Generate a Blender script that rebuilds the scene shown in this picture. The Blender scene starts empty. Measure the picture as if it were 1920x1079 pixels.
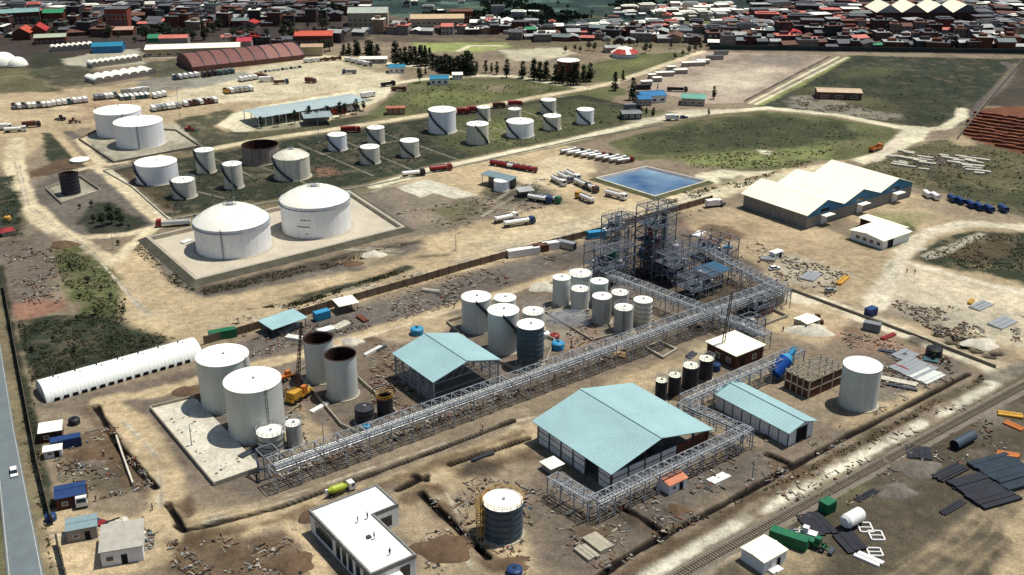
import bpy, math, random
import numpy as np
from mathutils import Vector, Matrix
random.seed(7)
R = math.radians
scene = bpy.context.scene
# ---------------------------------------------------------------- camera, sky, sun, exposure
CAMH, DEP, F = 140.0, R(23.3), 2000.0
cd = bpy.data.cameras.new('camera'); cam = bpy.data.objects.new('camera', cd)
scene.collection.objects.link(cam); scene.camera = cam
cam.location = (0, 0, CAMH); cam.rotation_euler = (R(90) - DEP, 0, 0)
cd.sensor_width = 36; cd.lens = 36 * F / 1920; cd.clip_start = 1; cd.clip_end = 20000
SUN_AZ, SUN_EL = R(64), R(69)                 # azimuth measured from +Y towards +X
w = bpy.data.worlds.new('World'); scene.world = w; w.use_nodes = True
nt = w.node_tree; bg = nt.nodes['Background']
sky = nt.nodes.new('ShaderNodeTexSky'); sky.sky_type = 'NISHITA'; sky.sun_disc = False
sky.sun_elevation = SUN_EL; sky.sun_rotation = SUN_AZ
nt.links.new(sky.outputs[0], bg.inputs[0]); bg.inputs[1].default_value = 0.088
sl = bpy.data.lights.new('sun', 'SUN'); sl.energy = 5.0; sl.angle = R(0.5); sl.color = (1, .955, .88)
so = bpy.data.objects.new('sun', sl); scene.collection.objects.link(so)
sd = Vector((math.sin(SUN_AZ) * math.cos(SUN_EL), math.cos(SUN_AZ) * math.cos(SUN_EL), math.sin(SUN_EL)))
so.rotation_euler = sd.to_track_quat('Z', 'Y').to_euler()
vs = scene.view_settings; vs.view_transform = 'Standard'; vs.look = 'None'; vs.exposure = 0.0; vs.gamma = 1
# ---------------------------------------------------------------- measuring the place
CD, SD = math.cos(DEP), math.sin(DEP)
def G(x, y, z=0.0):
    """the point of the photographed spot on the level z"""
    dx = (x - 960) / F; dy = (539.5 - y) / F
    d = (dx, CD + dy * SD, -SD + dy * CD); t = (z - CAMH) / d[2]
    return Vector((d[0] * t, d[1] * t, z))
def Hgt(p, yt):
    """height above p at which the picture row yt is reached"""
    dy = (539.5 - yt) / F; s = (-SD + dy * CD) / (CD + dy * SD)
    return CAMH + s * p.y
def px2m(p, px): return px / F * (p.y * CD + (CAMH - p.z) * SD)
ANG_A = R(36.5)
UA = Vector((math.cos(ANG_A), math.sin(ANG_A), 0)); UB = Vector((-UA.y, UA.x, 0))
def heading(x0, y0, x1, y1):
    a = G(x0, y0); b = G(x1, y1); return math.atan2(b.y - a.y, b.x - a.x)
# ---------------------------------------------------------------- mesh and object helpers
COL = scene.collection
class MB:
    def __init__(s): s.v = []; s.f = []; s.sm = []; s.mi = []; s.cm = 0
    def add(s, vs_, fs, smooth=False):
        n = len(s.v); s.v += [tuple(a) for a in vs_]
        for f in fs: s.f.append([i + n for i in f]); s.sm.append(smooth); s.mi.append(s.cm)
        return s
    def box(s, x0, x1, y0, y1, z0, z1):
        return s.add([(x0,y0,z0),(x1,y0,z0),(x1,y1,z0),(x0,y1,z0),(x0,y0,z1),(x1,y0,z1),(x1,y1,z1),(x0,y1,z1)],
              [(3,2,1,0),(4,5,6,7),(0,1,5,4),(1,2,6,5),(2,3,7,6),(3,0,4,7)])
    def obox(s, cx, cy, ang, hx, hy, z0, z1, tilt=0.0):
        c, n = math.cos(ang), math.sin(ang); P = []
        for z, o in ((z0, 0), (z1, tilt)):
            for a, b in ((-hx,-hy),(hx,-hy),(hx,hy),(-hx,hy)):
                P.append((cx + a*c - b*n + o, cy + a*n + b*c, z))
        return s.add(P, [(3,2,1,0),(4,5,6,7),(0,1,5,4),(1,2,6,5),(2,3,7,6),(3,0,4,7)])
    def bar(s, p, q, w, h=None):
        p = Vector(p); q = Vector(q); d = q - p
        if d.length < 1e-5: return s
        d.normalize(); up = Vector((0,0,1)) if abs(d.z) < .95 else Vector((0,1,0))
        a = d.cross(up).normalized() * w / 2; b = a.cross(d).normalized() * (h or w) / 2
        P = [p-a-b, p+a-b, p+a+b, p-a+b, q-a-b, q+a-b, q+a+b, q-a+b]
        return s.add(P, [(0,1,2,3),(7,6,5,4),(0,4,5,1),(1,5,6,2),(2,6,7,3),(3,7,4,0)])
    def tube(s, p, q, r, n=8, r2=None, cap=True):
        p = Vector(p); q = Vector(q); d = (q - p).normalized(); up = Vector((0,0,1)) if abs(d.z) < .95 else Vector((0,1,0))
        a = d.cross(up).normalized(); b = d.cross(a); r2 = r if r2 is None else r2
        A = [p + (a*math.cos(t)+b*math.sin(t))*r for t in [i*math.tau/n for i in range(n)]]
        B = [q + (a*math.cos(t)+b*math.sin(t))*r2 for t in [i*math.tau/n for i in range(n)]]
        s.add(A+B, [(i,(i+1)%n,n+(i+1)%n,n+i) for i in range(n)], True)
        if cap: s.add(A+B, [tuple(range(n))[::-1], tuple(range(n,2*n))])
        return s
    def lathe(s, prof, n=40, cx=0, cy=0, smooth=True, a0=0, a1=math.tau):
        full = abs(a1-a0-math.tau) < 1e-6; m = n if full else n+1
        for (r0,z0),(r1,z1) in zip(prof[:-1], prof[1:]):
            V = []
            for i in range(m):
                t = a0+(a1-a0)*i/n; V += [(cx+r0*math.cos(t),cy+r0*math.sin(t),z0),(cx+r1*math.cos(t),cy+r1*math.sin(t),z1)]
            s.add(V, [(2*i,2*((i+1)%m),2*((i+1)%m)+1,2*i+1) for i in range(n if full else m-1)], smooth)
        return s
    def disc(s, r, z, n=40, cx=0, cy=0):
        return s.add([(cx+r*math.cos(i*math.tau/n),cy+r*math.sin(i*math.tau/n),z) for i in range(n)], [tuple(range(n))])
    def poly(s, P): return s.add(P, [tuple(range(len(P)))])
    def prism(s, P, z0, z1):
        n = len(P); V = [(a,b,z0) for a,b in P]+[(a,b,z1) for a,b in P]
        return s.add(V, [tuple(range(n))[::-1], tuple(range(n,2*n))]+[(i,(i+1)%n,n+(i+1)%n,n+i) for i in range(n)])
    def mesh(s, name, mats):
        me = bpy.data.meshes.new(name); me.from_pydata(s.v, [], s.f)
        if not isinstance(mats, (list, tuple)): mats = [mats]
        for m in mats: me.materials.append(m)
        me.polygons.foreach_set('use_smooth', s.sm); me.polygons.foreach_set('material_index', s.mi); me.update()
        return me
    def build(s, name, mats, parent=None, loc=(0,0,0), rz=0):
        o = bpy.data.objects.new(name, s.mesh(name, mats)); COL.objects.link(o)
        o.location = loc; o.rotation_euler = (0,0,rz)
        if parent: o.parent = parent
        return o
def tag(o, label=None, cat=None, group=None, kind=None):
    if label: o['label'] = label
    if cat: o['category'] = cat
    if group: o['group'] = group
    if kind: o['kind'] = kind
    return o
def thing(name, label, cat, loc, rz=0, group=None):
    o = bpy.data.objects.new(name, None); COL.objects.link(o); o.location = loc; o.rotation_euler = (0,0,rz)
    o.empty_display_size = .5
    return tag(o, label, cat, group)
def dup(root, loc, rz, label, group=None, sc=None):
    r = root.copy(); COL.objects.link(r); r.location = loc; r.rotation_euler = (0,0,rz); r['label'] = label
    if group: r['group'] = group
    if sc: r.scale = sc if isinstance(sc, tuple) else (sc,sc,sc)
    for ch in KIDS.get(root.name, []):
        c = ch.copy(); COL.objects.link(c); c.parent = r
        for g in KIDS.get(ch.name, []):
            d = g.copy(); COL.objects.link(d); d.parent = c
    return r
KIDS = {}
def index_kids(root):
    KIDS[root.name] = [o for o in root.children]
    for c in KIDS[root.name]: KIDS[c.name] = [o for o in c.children]
_u = ['','first','second','third','fourth','fifth','sixth','seventh','eighth','ninth','tenth','eleventh','twelfth','thirteenth','fourteenth','fifteenth','sixteenth','seventeenth','eighteenth','nineteenth']
_t = ['','','twent','thirt','fort','fift','sixt','sevent','eight','ninet']
ORD = [(_u[n] if n < 20 else (_t[n//10]+'ieth' if n % 10 == 0 else _t[n//10]+'y-'+_u[n%10])) for n in range(1,100)]
NUM = ['one','two','three','four','five','six','seven','eight','nine','ten']
# ---------------------------------------------------------------- materials
def lin(c): return [((v/255)/12.92 if v/255 <= .04045 else ((v/255+.055)/1.055)**2.4) for v in c]
ALB = 0.80
MC = {}
def M(name, c, var=.12, scale=.6, rough=.75, metal=0.0, bump=0.0, streak=0.0, bands=0.0, corr=0.0, rust=0.0, fine=0.0, spec=.3, corr_axis=0, alb=None):
    if name in MC: return MC[name]
    m = bpy.data.materials.new(name); m.use_nodes = True; MC[name] = m
    n = m.node_tree.nodes; l = m.node_tree.links; b = n['Principled BSDF']
    b.inputs['Roughness'].default_value = rough; b.inputs['Metallic'].default_value = metal
    b.inputs['Specular IOR Level'].default_value = spec
    k = alb or ALB
    col = [min(.86, v*k) for v in lin(c)]
    tc = n.new('ShaderNodeTexCoord')
    def noise(sc, vec=None, det=4):
        t = n.new('ShaderNodeTexNoise'); t.inputs['Scale'].default_value = sc; t.inputs['Detail'].default_value = det
        l.new(vec or tc.outputs['Object'], t.inputs['Vector']); return t.outputs[0]
    def rng(x, a, bb, lo, hi):
        r = n.new('ShaderNodeMapRange'); l.new(x, r.inputs[0])
        for i, v in enumerate((a, bb, lo, hi)): r.inputs[1+i].default_value = v
        return r.outputs[0]
    def math_(op, x, y):
        r = n.new('ShaderNodeMath'); r.operation = op
        for i, v in ((0,x),(1,y)):
            if hasattr(v, 'links') : l.new(v, r.inputs[i])
            else: r.inputs[i].default_value = v
        return r.outputs[0]
    fac = rng(noise(scale), .3, .7, 1-var, 1+var)
    if fine: fac = math_('MULTIPLY', fac, rng(noise(scale*9), .3, .7, 1-fine, 1+fine))
    if streak:
        mp = n.new('ShaderNodeMapping'); mp.inputs['Scale'].default_value = (1.1, 1.1, .05); l.new(tc.outputs['Object'], mp.inputs[0])
        fac = math_('MULTIPLY', fac, rng(noise(1.0, mp.outputs[0], 5), .35, .6, 1-streak, 1+streak*.25))
    sep = None
    if bands or corr:
        sep = n.new('ShaderNodeSeparateXYZ'); l.new(tc.outputs['Object'], sep.inputs[0])
    if bands:
        fr = math_('FRACT', math_('DIVIDE', sep.outputs[2], 2.2), 0)
        fac = math_('MULTIPLY', fac, rng(fr, .0, .07, 1-bands, 1.0))
    mul = n.new('ShaderNodeMix'); mul.data_type = 'RGBA'; mul.blend_type = 'MULTIPLY'; mul.inputs[0].default_value = 1
    mul.inputs[6].default_value = (*col, 1)
    comb = n.new('ShaderNodeCombineColor')
    for i in range(3): l.new(fac, comb.inputs[i])
    l.new(comb.outputs[0], mul.inputs[7]); out = mul.outputs[2]
    if rust:
        mx = n.new('ShaderNodeMix'); mx.data_type = 'RGBA'; mx.inputs[7].default_value = (.13,.06,.03,1)
        mp = n.new('ShaderNodeMapping'); mp.inputs['Scale'].default_value = (.9,.9,.18); l.new(tc.outputs['Object'], mp.inputs[0])
        l.new(rng(noise(1.3, mp.outputs[0], 6), .56, .72, 0, rust), mx.inputs[0]); l.new(out, mx.inputs[6]); out = mx.outputs[2]
    l.new(out, b.inputs['Base Color'])
    hgt = None
    if corr: hgt = math_('SINE', math_('MULTIPLY', sep.outputs[corr_axis], 6.283/corr), 0)
    elif bump: hgt = noise(scale*6, None, 6)
    if hgt is not None:
        bp = n.new('ShaderNodeBump'); bp.inputs['Strength'].default_value = .6 if corr else bump
        bp.inputs['Distance'].default_value = .05 if corr else .3
        l.new(hgt, bp.inputs['Height']); l.new(bp.outputs[0], b.inputs['Normal'])
    return m
tank_white = M('tank_white', (244,246,240), .04, .25, .5, streak=.07, bands=.14, rust=.14, alb=.97)
tank_cream = M('tank_cream', (226,220,200), .08, .3, .55, streak=.2, bands=.14, rust=.3, alb=.9)
tank_grey = M('tank_grey', (206,209,199), .05, .25, .55, streak=.08, bands=.06, alb=.9)
tank_grey_old = M('tank_grey_old', (182,182,172), .08, .3, .6, streak=.22, bands=.16, rust=.12, alb=.9)
tank_dark = M('tank_dark', (88,102,110), .15, .4, .6, streak=.25, bands=.35, rust=.15)
tank_black = M('tank_black', (52,54,58), .2, .5, .6, streak=.25, bands=.4, rust=.3)
tank_rust = M('tank_rust', (66,38,26), .3, .5, .9, streak=.3, fine=.2)
tank_mixed = M('tank_mixed', (170,152,142), .12, .3, .7, streak=.35, rust=.8, bands=.2)
roof_white = M('roof_white', (240,238,222), .06, .3, .55, fine=.03, rust=.10, alb=.98)
roof_cream = M('roof_cream', (250,244,216), .07, .12, .6, fine=.05, rust=.06, alb=.92)
roof_teal = M('roof_teal', (156,190,190), .08, .12, .5, corr=1.0, alb=.86, fine=.05, rust=.06)
roof_teal_y = M('roof_teal_y', (156,190,190), .08, .12, .5, corr=1.0, corr_axis=1, alb=.86, fine=.05, rust=.06)
steel = M('steel', (158,164,168), .25, .6, .6, rust=.1)
steel_dark = M('steel_dark', (70,76,84), .2, .6, .55, metal=.2)
grating = M('grating', (76,84,94), .25, .9, .7, fine=.3)
concrete = M('concrete', (176,168,148), .16, .12, .9, fine=.12, bump=.15)
concrete_dark = M('concrete_dark', (128,122,108), .2, .2, .9, fine=.15, bump=.2)
concrete_pale = M('concrete_pale', (206,200,180), .2, .15, .9, fine=.2, bump=.1)
brick = M('brick', (112,66,48), .2, .5, .95, fine=.2)
brick_dark = M('brick_dark', (92,58,48), .25, .5, .95, fine=.2)
wall_white = M('wall_white', (226,226,222), .05, .4, .8, streak=.1, alb=.95)
wall_grey = M('wall_grey', (140,138,132), .1, .3, .7, streak=.25, corr=1.2, corr_axis=1)
wall_grey_x = M('wall_grey_x', (150,148,142), .1, .3, .7, streak=.25, corr=1.2)
wall_beige = M('wall_beige', (190,172,140), .12, .4, .9, fine=.08)
wall_plaster = M('wall_plaster', (168,158,146), .15, .4, .9, fine=.1)
blue_panel = M('blue_panel', (40,118,160), .08, .4, .5, streak=.1)
glass = M('glass', (38,48,58), .1, .5, .15, spec=.8)
dark_void = M('dark_void', (24,24,26), .1, .5, .9)
rubber = M('rubber', (26,26,27), .1, 1, .9)
paint_white = M('paint_white', (232,230,222), .06, .8, .4, alb=.95)
paint_red = M('paint_red', (150,44,44), .12, .8, .45)
paint_orange = M('paint_orange', (196,116,52), .12, .8, .5)
paint_yellow = M('paint_yellow', (206,156,58), .12, .8, .5)
paint_lime = M('paint_lime', (176,190,60), .1, .8, .45)
paint_blue = M('paint_blue', (38,66,112), .12, .8, .45)
paint_sky = M('paint_sky', (60,150,190), .12, .8, .5)
paint_teal = M('paint_teal', (70,104,106), .12, .8, .5)
paint_green = M('paint_green', (30,110,72), .12, .8, .5)
paint_grey = M('paint_grey', (132,136,138), .12, .8, .5)
paint_black = M('paint_black', (36,36,40), .12, .8, .5)
paint_brown = M('paint_brown', (110,72,54), .15, .8, .7)
paint_silver = M('paint_silver', (188,190,186), .08, .8, .35, metal=.5)
PAINT = dict(white=paint_white, red=paint_red, orange=paint_orange, yellow=paint_yellow, blue=paint_blue, teal=paint_teal,
             green=paint_green, grey=paint_grey, black=paint_black, brown=paint_brown, silver=paint_silver, sky=paint_sky, lime=paint_lime)
wood = M('wood', (176,146,104), .2, 1.2, .9, fine=.15)
mat_black = M('mat_black', (38,40,48), .25, .5, .75, fine=.15)
bark = M('bark', (70,56,42), .25, 2, .95, fine=.2)
leaf_dark = M('leaf_dark', (40,48,34), .5, .5, .9, fine=.35, alb=.9)
leaf_mid = M('leaf_mid', (58,68,42), .5, .6, .9, fine=.35, alb=.9)
skin = M('skin', (150,104,78), .05, 2, .7)
cloth_navy = M('cloth_navy', (40,46,66), .2, 3, .9)
cloth_dark = M('cloth_dark', (52,50,50), .2, 3, .9)
cloth_red = M('cloth_red', (176,44,36), .2, 3, .9)
cloth_orange = M('cloth_orange', (214,112,44), .2, 3, .9)
# ================================================================= GROUND
def vnoise(x, y, s, seed):
    x = x/s; y = y/s; xi = np.floor(x).astype(np.int64); yi = np.floor(y).astype(np.int64); fx = x-xi; fy = y-yi
    fx = fx*fx*(3-2*fx); fy = fy*fy*(3-2*fy)
    def h(a, b):
        n = (a*374761393 + b*668265263 + seed*974711) & 0xffffffff
        n = ((n ^ (n >> 13))*1274126177) & 0xffffffff
        return ((n ^ (n >> 16)) & 0xffff)/65535.0
    return (h(xi,yi)*(1-fx)+h(xi+1,yi)*fx)*(1-fy)+(h(xi,yi+1)*(1-fx)+h(xi+1,yi+1)*fx)*fy
def fbm(x, y, s, seed, o=4):
    t = 0; a = .5; k = 0
    for i in range(o): t = t + a*vnoise(x, y, s/2**i, seed+i*17); k += a; a *= .5
    return t/k*2-1
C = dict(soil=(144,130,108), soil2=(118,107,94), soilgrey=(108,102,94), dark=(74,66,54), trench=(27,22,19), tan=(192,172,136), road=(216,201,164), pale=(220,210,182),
  cream=(226,218,184), yard=(94,86,70), yard2=(82,76,64), grassd=(57,63,45), grassdd=(54,60,45), grass=(98,102,66), grassl=(124,130,78), lime=(156,164,100),
  olive=(98,95,68), conc=(176,170,148), concp=(208,202,180), reddish=(148,112,92), brickr=(122,80,58), brown=(104,86,66), town=(72,64,58),
  blueg=(50,68,64), bluegl=(98,126,112), asph=(104,116,118), verge=(126,116,90), lot=(178,162,142), grav=(146,138,120), white=(220,214,190), black=(44,44,42), rubble=(160,152,136))
BASE = 'soil'
PAINTS = []
def P(c, pts, soft=1.2, jit=2.5, a=1.0, dz=0.0): PAINTS.append((0, c, [G(x,y) for x,y in pts], 0, soft, jit, a, dz))
def L(c, pts, wd, soft=.9, jit=.8, a=1.0, dz=0.0): PAINTS.append((1, c, [G(x,y) for x,y in pts], wd, soft, jit, a, dz))
# -- far side, town grounds and hills
P('town', [(-400,-40),(640,-40),(700,30),(700,75),(560,92),(250,100),(60,130),(-400,160)], 6, 8)
P('blueg', [(560,-60),(2200,-60),(1700,12),(1440,28),(1280,52),(1000,62),(780,36),(640,12)], 6, 10)  # bluish distance haze is painted into this hill ground colour
L('bluegl', [(640,8),(800,2),(920,16),(1060,20)], 14, 8, 10, .8)
L('bluegl', [(700,-6),(860,6),(1000,4)], 10, 6, 10, .7)
random.seed(12)
for k in range(130):
    x = random.uniform(640,1700); y = random.uniform(-30,34); w_ = random.uniform(14,60); h_ = random.uniform(1.5,4)
    P(random.choice(['bluegl','grassd','grass','verge','blueg','black']), [(x-w_,y),(x-w_*.3,y-h_),(x+w_*.8,y-h_*.7),(x+w_,y+h_*.4),(x,y+h_)], 5, 8, random.uniform(.4,.8))
P('grassl', [(1110,44),(1340,38),(1440,34),(1330,56),(1150,58)], 4, 8, .8)
P('town', [(1300,60),(1420,40),(1640,12),(2400,-20),(2400,110),(1920,98),(1500,95),(1330,92)], 5, 6)
P('town', [(650,22),(950,55),(1300,62),(1320,90),(950,86),(700,78)], 5, 6, .7)
P('verge', [(780,72),(1320,72),(1330,94),(1200,96),(950,92)], 4, 5, .7)
L('black', [(1330,93),(1500,95),(1920,101),(2200,104)], 8, 3, 2, .85)
L('road', [(1318,60),(1400,46),(1470,32)], 8, 2, 2)
# -- upper left
P('tan', [(-300,178),(90,170),(180,165),(350,140),(480,122),(600,104),(690,108),(760,150),(700,200),(560,250),(420,245),(150,240),(0,300),(-300,330)], 3, 4, .85)
P('olive', [(-200,128),(60,128),(95,148),(110,172),(-200,184)], 3, 4)
L('verge', [(-60,152),(40,142),(85,150),(95,162)], 5, 2, 2)
P('grassd', [(55,100),(180,108),(175,160),(110,165),(60,140)], 3, 5, .85)
P('reddish', [(150,185),(260,190),(240,225),(150,225)], 5, 6, .5)
P('grassd', [(270,118),(370,105),(360,140),(280,150)], 3, 4, .8)
P('concp', [(270,100),(440,86),(450,92),(430,101),(280,110)], 1.5, 2)
P('conc', [(115,112),(180,98),(260,92),(270,120),(180,128),(130,122)], 2, 3)
P('cream', [(360,152),(480,126),(600,104),(690,112),(745,140),(740,158),(500,190),(300,195)], 4, 5, .6)
P('asph', [(260,150),(370,140),(460,135),(470,142),(380,165),(260,175)], 3, 4, .6)
P('grassd', [(330,225),(430,205),(450,212),(400,236),(430,248),(640,222),(760,205),(640,245),(460,268),(340,290)], 1.5, 3, .9)
P('cream', [(408,236),(440,212),(500,198),(690,165),(745,163),(720,185),(650,215),(590,236),(500,246),(440,247)], 1.2, 1.5, .95)
P('olive', [(480,238),(620,226),(600,250),(460,262)], 1.5, 3, .7)
L('asph', [(484,222),(690,188)], 6, 1.5, 1, .8)
# -- lawns
P('grass', [(668,230),(775,152),(850,147),(960,148),(1060,158),(1085,170),(1000,190),(800,212)], 1.5, 2.5)
P('grassl', [(760,185),(820,170),(960,172),(900,190),(800,200)], 5, 6, .6)
P('soil', [(912,160),(950,160),(955,170),(920,172)], 5, 5, .7)
P('grass', [(1085,125),(1200,102),(1290,98),(1300,103),(1150,152),(1095,158)], 1.5, 2.5)
P('grassl', [(1110,130),(1200,108),(1230,110),(1150,140)], 5, 6, .5)
P('lime', [(770,80),(950,80),(960,88),(900,98),(790,98)], 2, 2)
L('cream', [(860,96),(880,86),(940,86)], 4, 1.5, 1)
P('grass', [(1040,172),(1150,162),(1180,172),(1140,195),(1060,185)], 1.5, 3)
P('cream', [(940,95),(1050,90),(1080,100),(1020,115),(960,115)], 3, 4, .7)
P('verge', [(640,112),(780,112),(790,128),(730,140),(660,125)], 2, 4, .6)
# -- lot and fields right
P('lot', [(1310,97),(1562,105),(1395,192),(1330,196),(1215,168),(1210,145)], 1.5, 2)
P('pale', [(1330,130),(1440,128),(1450,150),(1380,180),(1300,165)], 8, 8, .55)
P('soilgrey', [(1390,100),(1540,106),(1480,125),(1360,115)], 8, 8, .6)
P('grassdd', [(1592,104),(1930,112),(1895,145),(1862,190),(1800,232),(1745,240),(1560,218),(1455,204),(1420,200)], 1.5, 2)
P('grassd', [(1500,150),(1700,130),(1800,190),(1740,236),(1540,212),(1470,195)], 8, 8, .7)
P('olive', [(1480,165),(1560,160),(1700,200),(1690,232),(1500,206)], 4, 6, .7)
P('grass', [(1600,125),(1690,128),(1660,142),(1560,150)], 6, 8, .5)
L('lime', [(1425,196),(1500,160),(1590,108)], 4, 1.5, 1.5, .8)
L('cream', [(1405,194),(1480,155),(1572,107)], 2.2, .7, .4); L('cream', [(1416,196),(1492,158),(1588,108)], 2.2, .7, .4)
L('black', [(1396,190),(1468,152),(1556,106)], 1.6, .7, .5)
P('rubble', [(1480,180),(1560,178),(1600,200),(1680,215),(1700,228),(1560,215),(1480,204)], 3, 6, .6)
# -- main field
P('grass', [(1140,268),(1290,228),(1430,208),(1560,222),(1670,240),(1692,258),(1650,285),(1590,302),(1540,300),(1480,318),(1400,322),(1240,300),(1180,300)], 1.5, 2.5)
P('grassd', [(1180,262),(1300,232),(1440,215),(1580,232),(1620,255),(1480,278),(1300,286),(1200,290)], 6, 8, .75)
P('lime', [(1260,300),(1400,282),(1560,276),(1540,296),(1400,318),(1300,316)], 4, 6, .45)
P('white', [(1420,281),(1448,284),(1440,290),(1424,287)], 1.5, 2)
P('cream', [(1300,330),(1350,318),(1440,322),(1470,318),(1380,352),(1340,345)], 1.5, 3)
P('grassl', [(1230,372),(1330,352),(1380,350),(1340,362),(1250,384)], 1.5, 2.5, .8)
P('olive', [(1350,335),(1390,330),(1385,345),(1345,348)], 1.5, 2.5, .8)
P('olive', [(1605,318),(1700,282),(1760,262),(1860,272),(1960,295),(1960,420),(1880,395),(1760,362),(1710,352)], 1.5, 3)
P('grassd', [(1720,310),(1800,345),(1930,360),(1930,395),(1780,360)], 4, 5, .7)
P('brickr', [(1795,250),(1835,205),(1960,190),(1960,300),(1900,285),(1850,272)], 1.5, 2)
P('yard2', [(1840,200),(1905,110),(1960,110),(1960,200)], 2, 3)
L('verge', [(1790,262),(1905,120)], 3, 1.0, 1)
L('soilgrey', [(1795,235),(1890,150),(1900,130),(1885,118)], 5, 1.5, 2)
L('cream', [(1700,248),(1770,240),(1800,222),(1806,205)], 6, 1.5, 1.5)
P('tan', [(1780,262),(1800,250),(1830,272),(1800,275)], 2, 2, .7)
# -- tank farm
P('grassdd', [(205,322),(330,292),(440,272),(640,246),(800,220),(960,196),(1090,178),(1260,215),(1170,243),(820,316),(690,345),(320,412),(296,398)], 1, 1)
P('grass', [(860,222),(1000,196),(1080,186),(1230,218),(1160,238),(900,292),(820,270)], 4, 6, .55)
P('grassl', [(905,232),(960,225),(1000,205),(1010,240),(950,270),(910,262)], 5, 6, .45)
P('brown', [(210,325),(260,318),(330,400),(300,400)], 3, 5, .6)
L('soil', [(222,330),(262,360),(300,395),(330,398)], 2, 1.5, 2, .7)
for a in [(360,278,470,330),(455,300,655,375),(560,270,700,330),(640,262,770,318),(720,250,860,300),(840,240,960,270),(880,230,1010,262),(960,200,1060,240),(250,330,420,372),(380,310,560,286),(600,290,760,262)]:
    L('grav', [a[:2], a[2:]], .9, .5, .2, .8)
P('reddish', [(585,318),(620,312),(640,326),(600,332)], 2, 2, .6)
P('conc', [(143,264),(200,236),(330,232),(378,274),(214,306)], 1, 1)
P('grav', [(300,262),(370,272),(300,288),(270,284)], 3, 3, .6)
L('soilgrey', [(128,248),(150,262),(214,310)], 4, 1, 1); 
P('grassd', [(78,250),(108,250),(168,318),(150,330),(110,318),(86,300)], 1.2, 2)
P('brown', [(108,300),(150,296),(160,325),(60,332),(48,326)], 2, 3)
# -- roads round the tank farm
L('road', [(150,262),(170,288),(188,306),(180,316)], 5, 1, 1); L('tan', [(100,245),(150,300),(175,312)], 4, 1, 1)
L('road', [(60,350),(70,340),(120,325),(178,312),(262,302),(300,292)], 4, 1, 1)
L('verge', [(262,304),(380,285),(480,266),(630,243),(800,217),(960,192),(1095,167)], 10, 1.2, 1)
L('road', [(380,283),(480,264),(630,242),(800,216),(960,191),(1095,167),(1150,156),(1317,97)], 6, 1, .8)
L('cream', [(1095,165),(1020,154),(960,143),(880,142),(780,150),(720,160)], 6, 1, 1)
L('cream', [(690,115),(790,126),(880,130)], 6, 1, 1)
L('verge', [(285,424),(700,352),(820,318),(1050,270),(1235,226),(1400,207)], 14, 1.4, 1.5)
L('cream', [(700,350),(820,316),(1050,268),(1235,224),(1330,212),(1440,203),(1570,216),(1700,242),(1730,248)], 6.5, 1, 1)
L('cream', [(700,360),(830,322),(1060,276)], 3, 1, 1, .8)
P('cream', [(1690,236),(1738,238),(1736,262),(1680,285),(1620,308),(1590,300),(1670,280),(1694,258)], 1.2, 1.5)
P('pale', [(1165,232),(1250,208),(1330,205),(1400,205),(1250,228)], 2, 3, .7)
P('grass', [(1180,210),(1240,206),(1270,212),(1210,222)], 1.5, 2, .8)
L('road', [(192,320),(240,360),(306,420)], 7, .9, .6); L('concp', [(205,318),(250,352),(300,400),(318,410)], 1.2, .4, .1)
L('soilgrey', [(170,320),(280,424)], 4, 1.5, 1.5, .7)
# -- truck yard
P('tan', [(220,500),(280,445),(262,455),(370,545),(640,500),(790,440),(700,360),(830,320),(1060,272),(1120,298),(1105,332),(1230,376),(1320,352),(1470,318),(1590,300),(1500,335),(1378,362),(1330,382),(1050,460),(860,512),(620,580),(380,645),(330,640),(240,600)], 2, 2.5)
P('road', [(860,470),(1000,410),(1180,385),(1330,352),(1330,376),(1050,456),(880,500)], 8, 8, .6)
P('cream', [(1240,380),(1380,345),(1560,305),(1500,330),(1380,360),(1330,376)], 3, 3, .8)
P('road', [(950,330),(1050,285),(1100,300),(1090,340),(1000,360)], 6, 6, .6)
P('soilgrey', [(660,365),(760,345),(900,370),(1010,340),(1060,380),(960,400),(880,420),(800,445),(740,420)], 3, 4, .75)
P('grassd', [(935,335),(1010,350),(1030,372),(960,382),(900,365)], 2, 3, .8)
P('olive', [(798,392),(862,374),(935,390),(850,416)], 2, 3, .9)
P('concp', [(742,352),(800,336),(896,366),(852,374),(812,362),(790,372)], .6, .5)
P('soilgrey', [(262,455),(300,446),(372,545),(790,445),(800,470),(640,515),(380,560),(330,540)], 2, 3, .9)
P('dark', [(372,540),(560,497),(720,460),(800,448),(790,458),(640,498),(470,535),(385,553)], 1.5, 2, .8)
L('grassdd', [(455,580),(560,562),(680,530),(762,503)], 5, 1.5, 2, .95, .25)
L('grassd', [(780,482),(840,478)], 3, 1.5, 2, .7)
P('tan', [(640,492),(700,470),(760,480),(690,500)], 3, 3, .5)
# loop road on the left
P('soilgrey', [(48,345),(100,325),(180,325),(280,420),(210,450),(130,440),(60,380)], 2, 3, .85)
P('grassdd', [(140,420),(180,375),(215,378),(275,420),(240,436),(175,440)], 1.5, 2.5)
P('conc', [(92,352),(150,330),(185,358),(120,380)], 1, 1)
P('tan', [(-60,265),(60,245),(80,270),(50,300),(0,310),(-60,310)], 3, 3, .8)
L('road', [(30,262),(28,300),(30,340),(52,385),(105,432),(180,480),(230,540),(270,590),(350,616),(450,596)], 9, 1.3, 1.5)
L('road', [(150,446),(240,440),(300,425)], 5, 1, 1); L('road', [(215,495),(240,465),(285,432)], 5, 1, 1)
P('tan', [(200,500),(260,480),(320,540),(400,570),(560,560),(500,600),(380,640),(330,635),(235,600)], 2, 3, .9)
P('soilgrey', [(40,425),(110,440),(150,470),(100,470),(60,450)], 3, 3, .7)
P('grassdd', [(-60,330),(24,330),(40,400),(42,440),(-60,450)], 2, 3)
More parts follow.
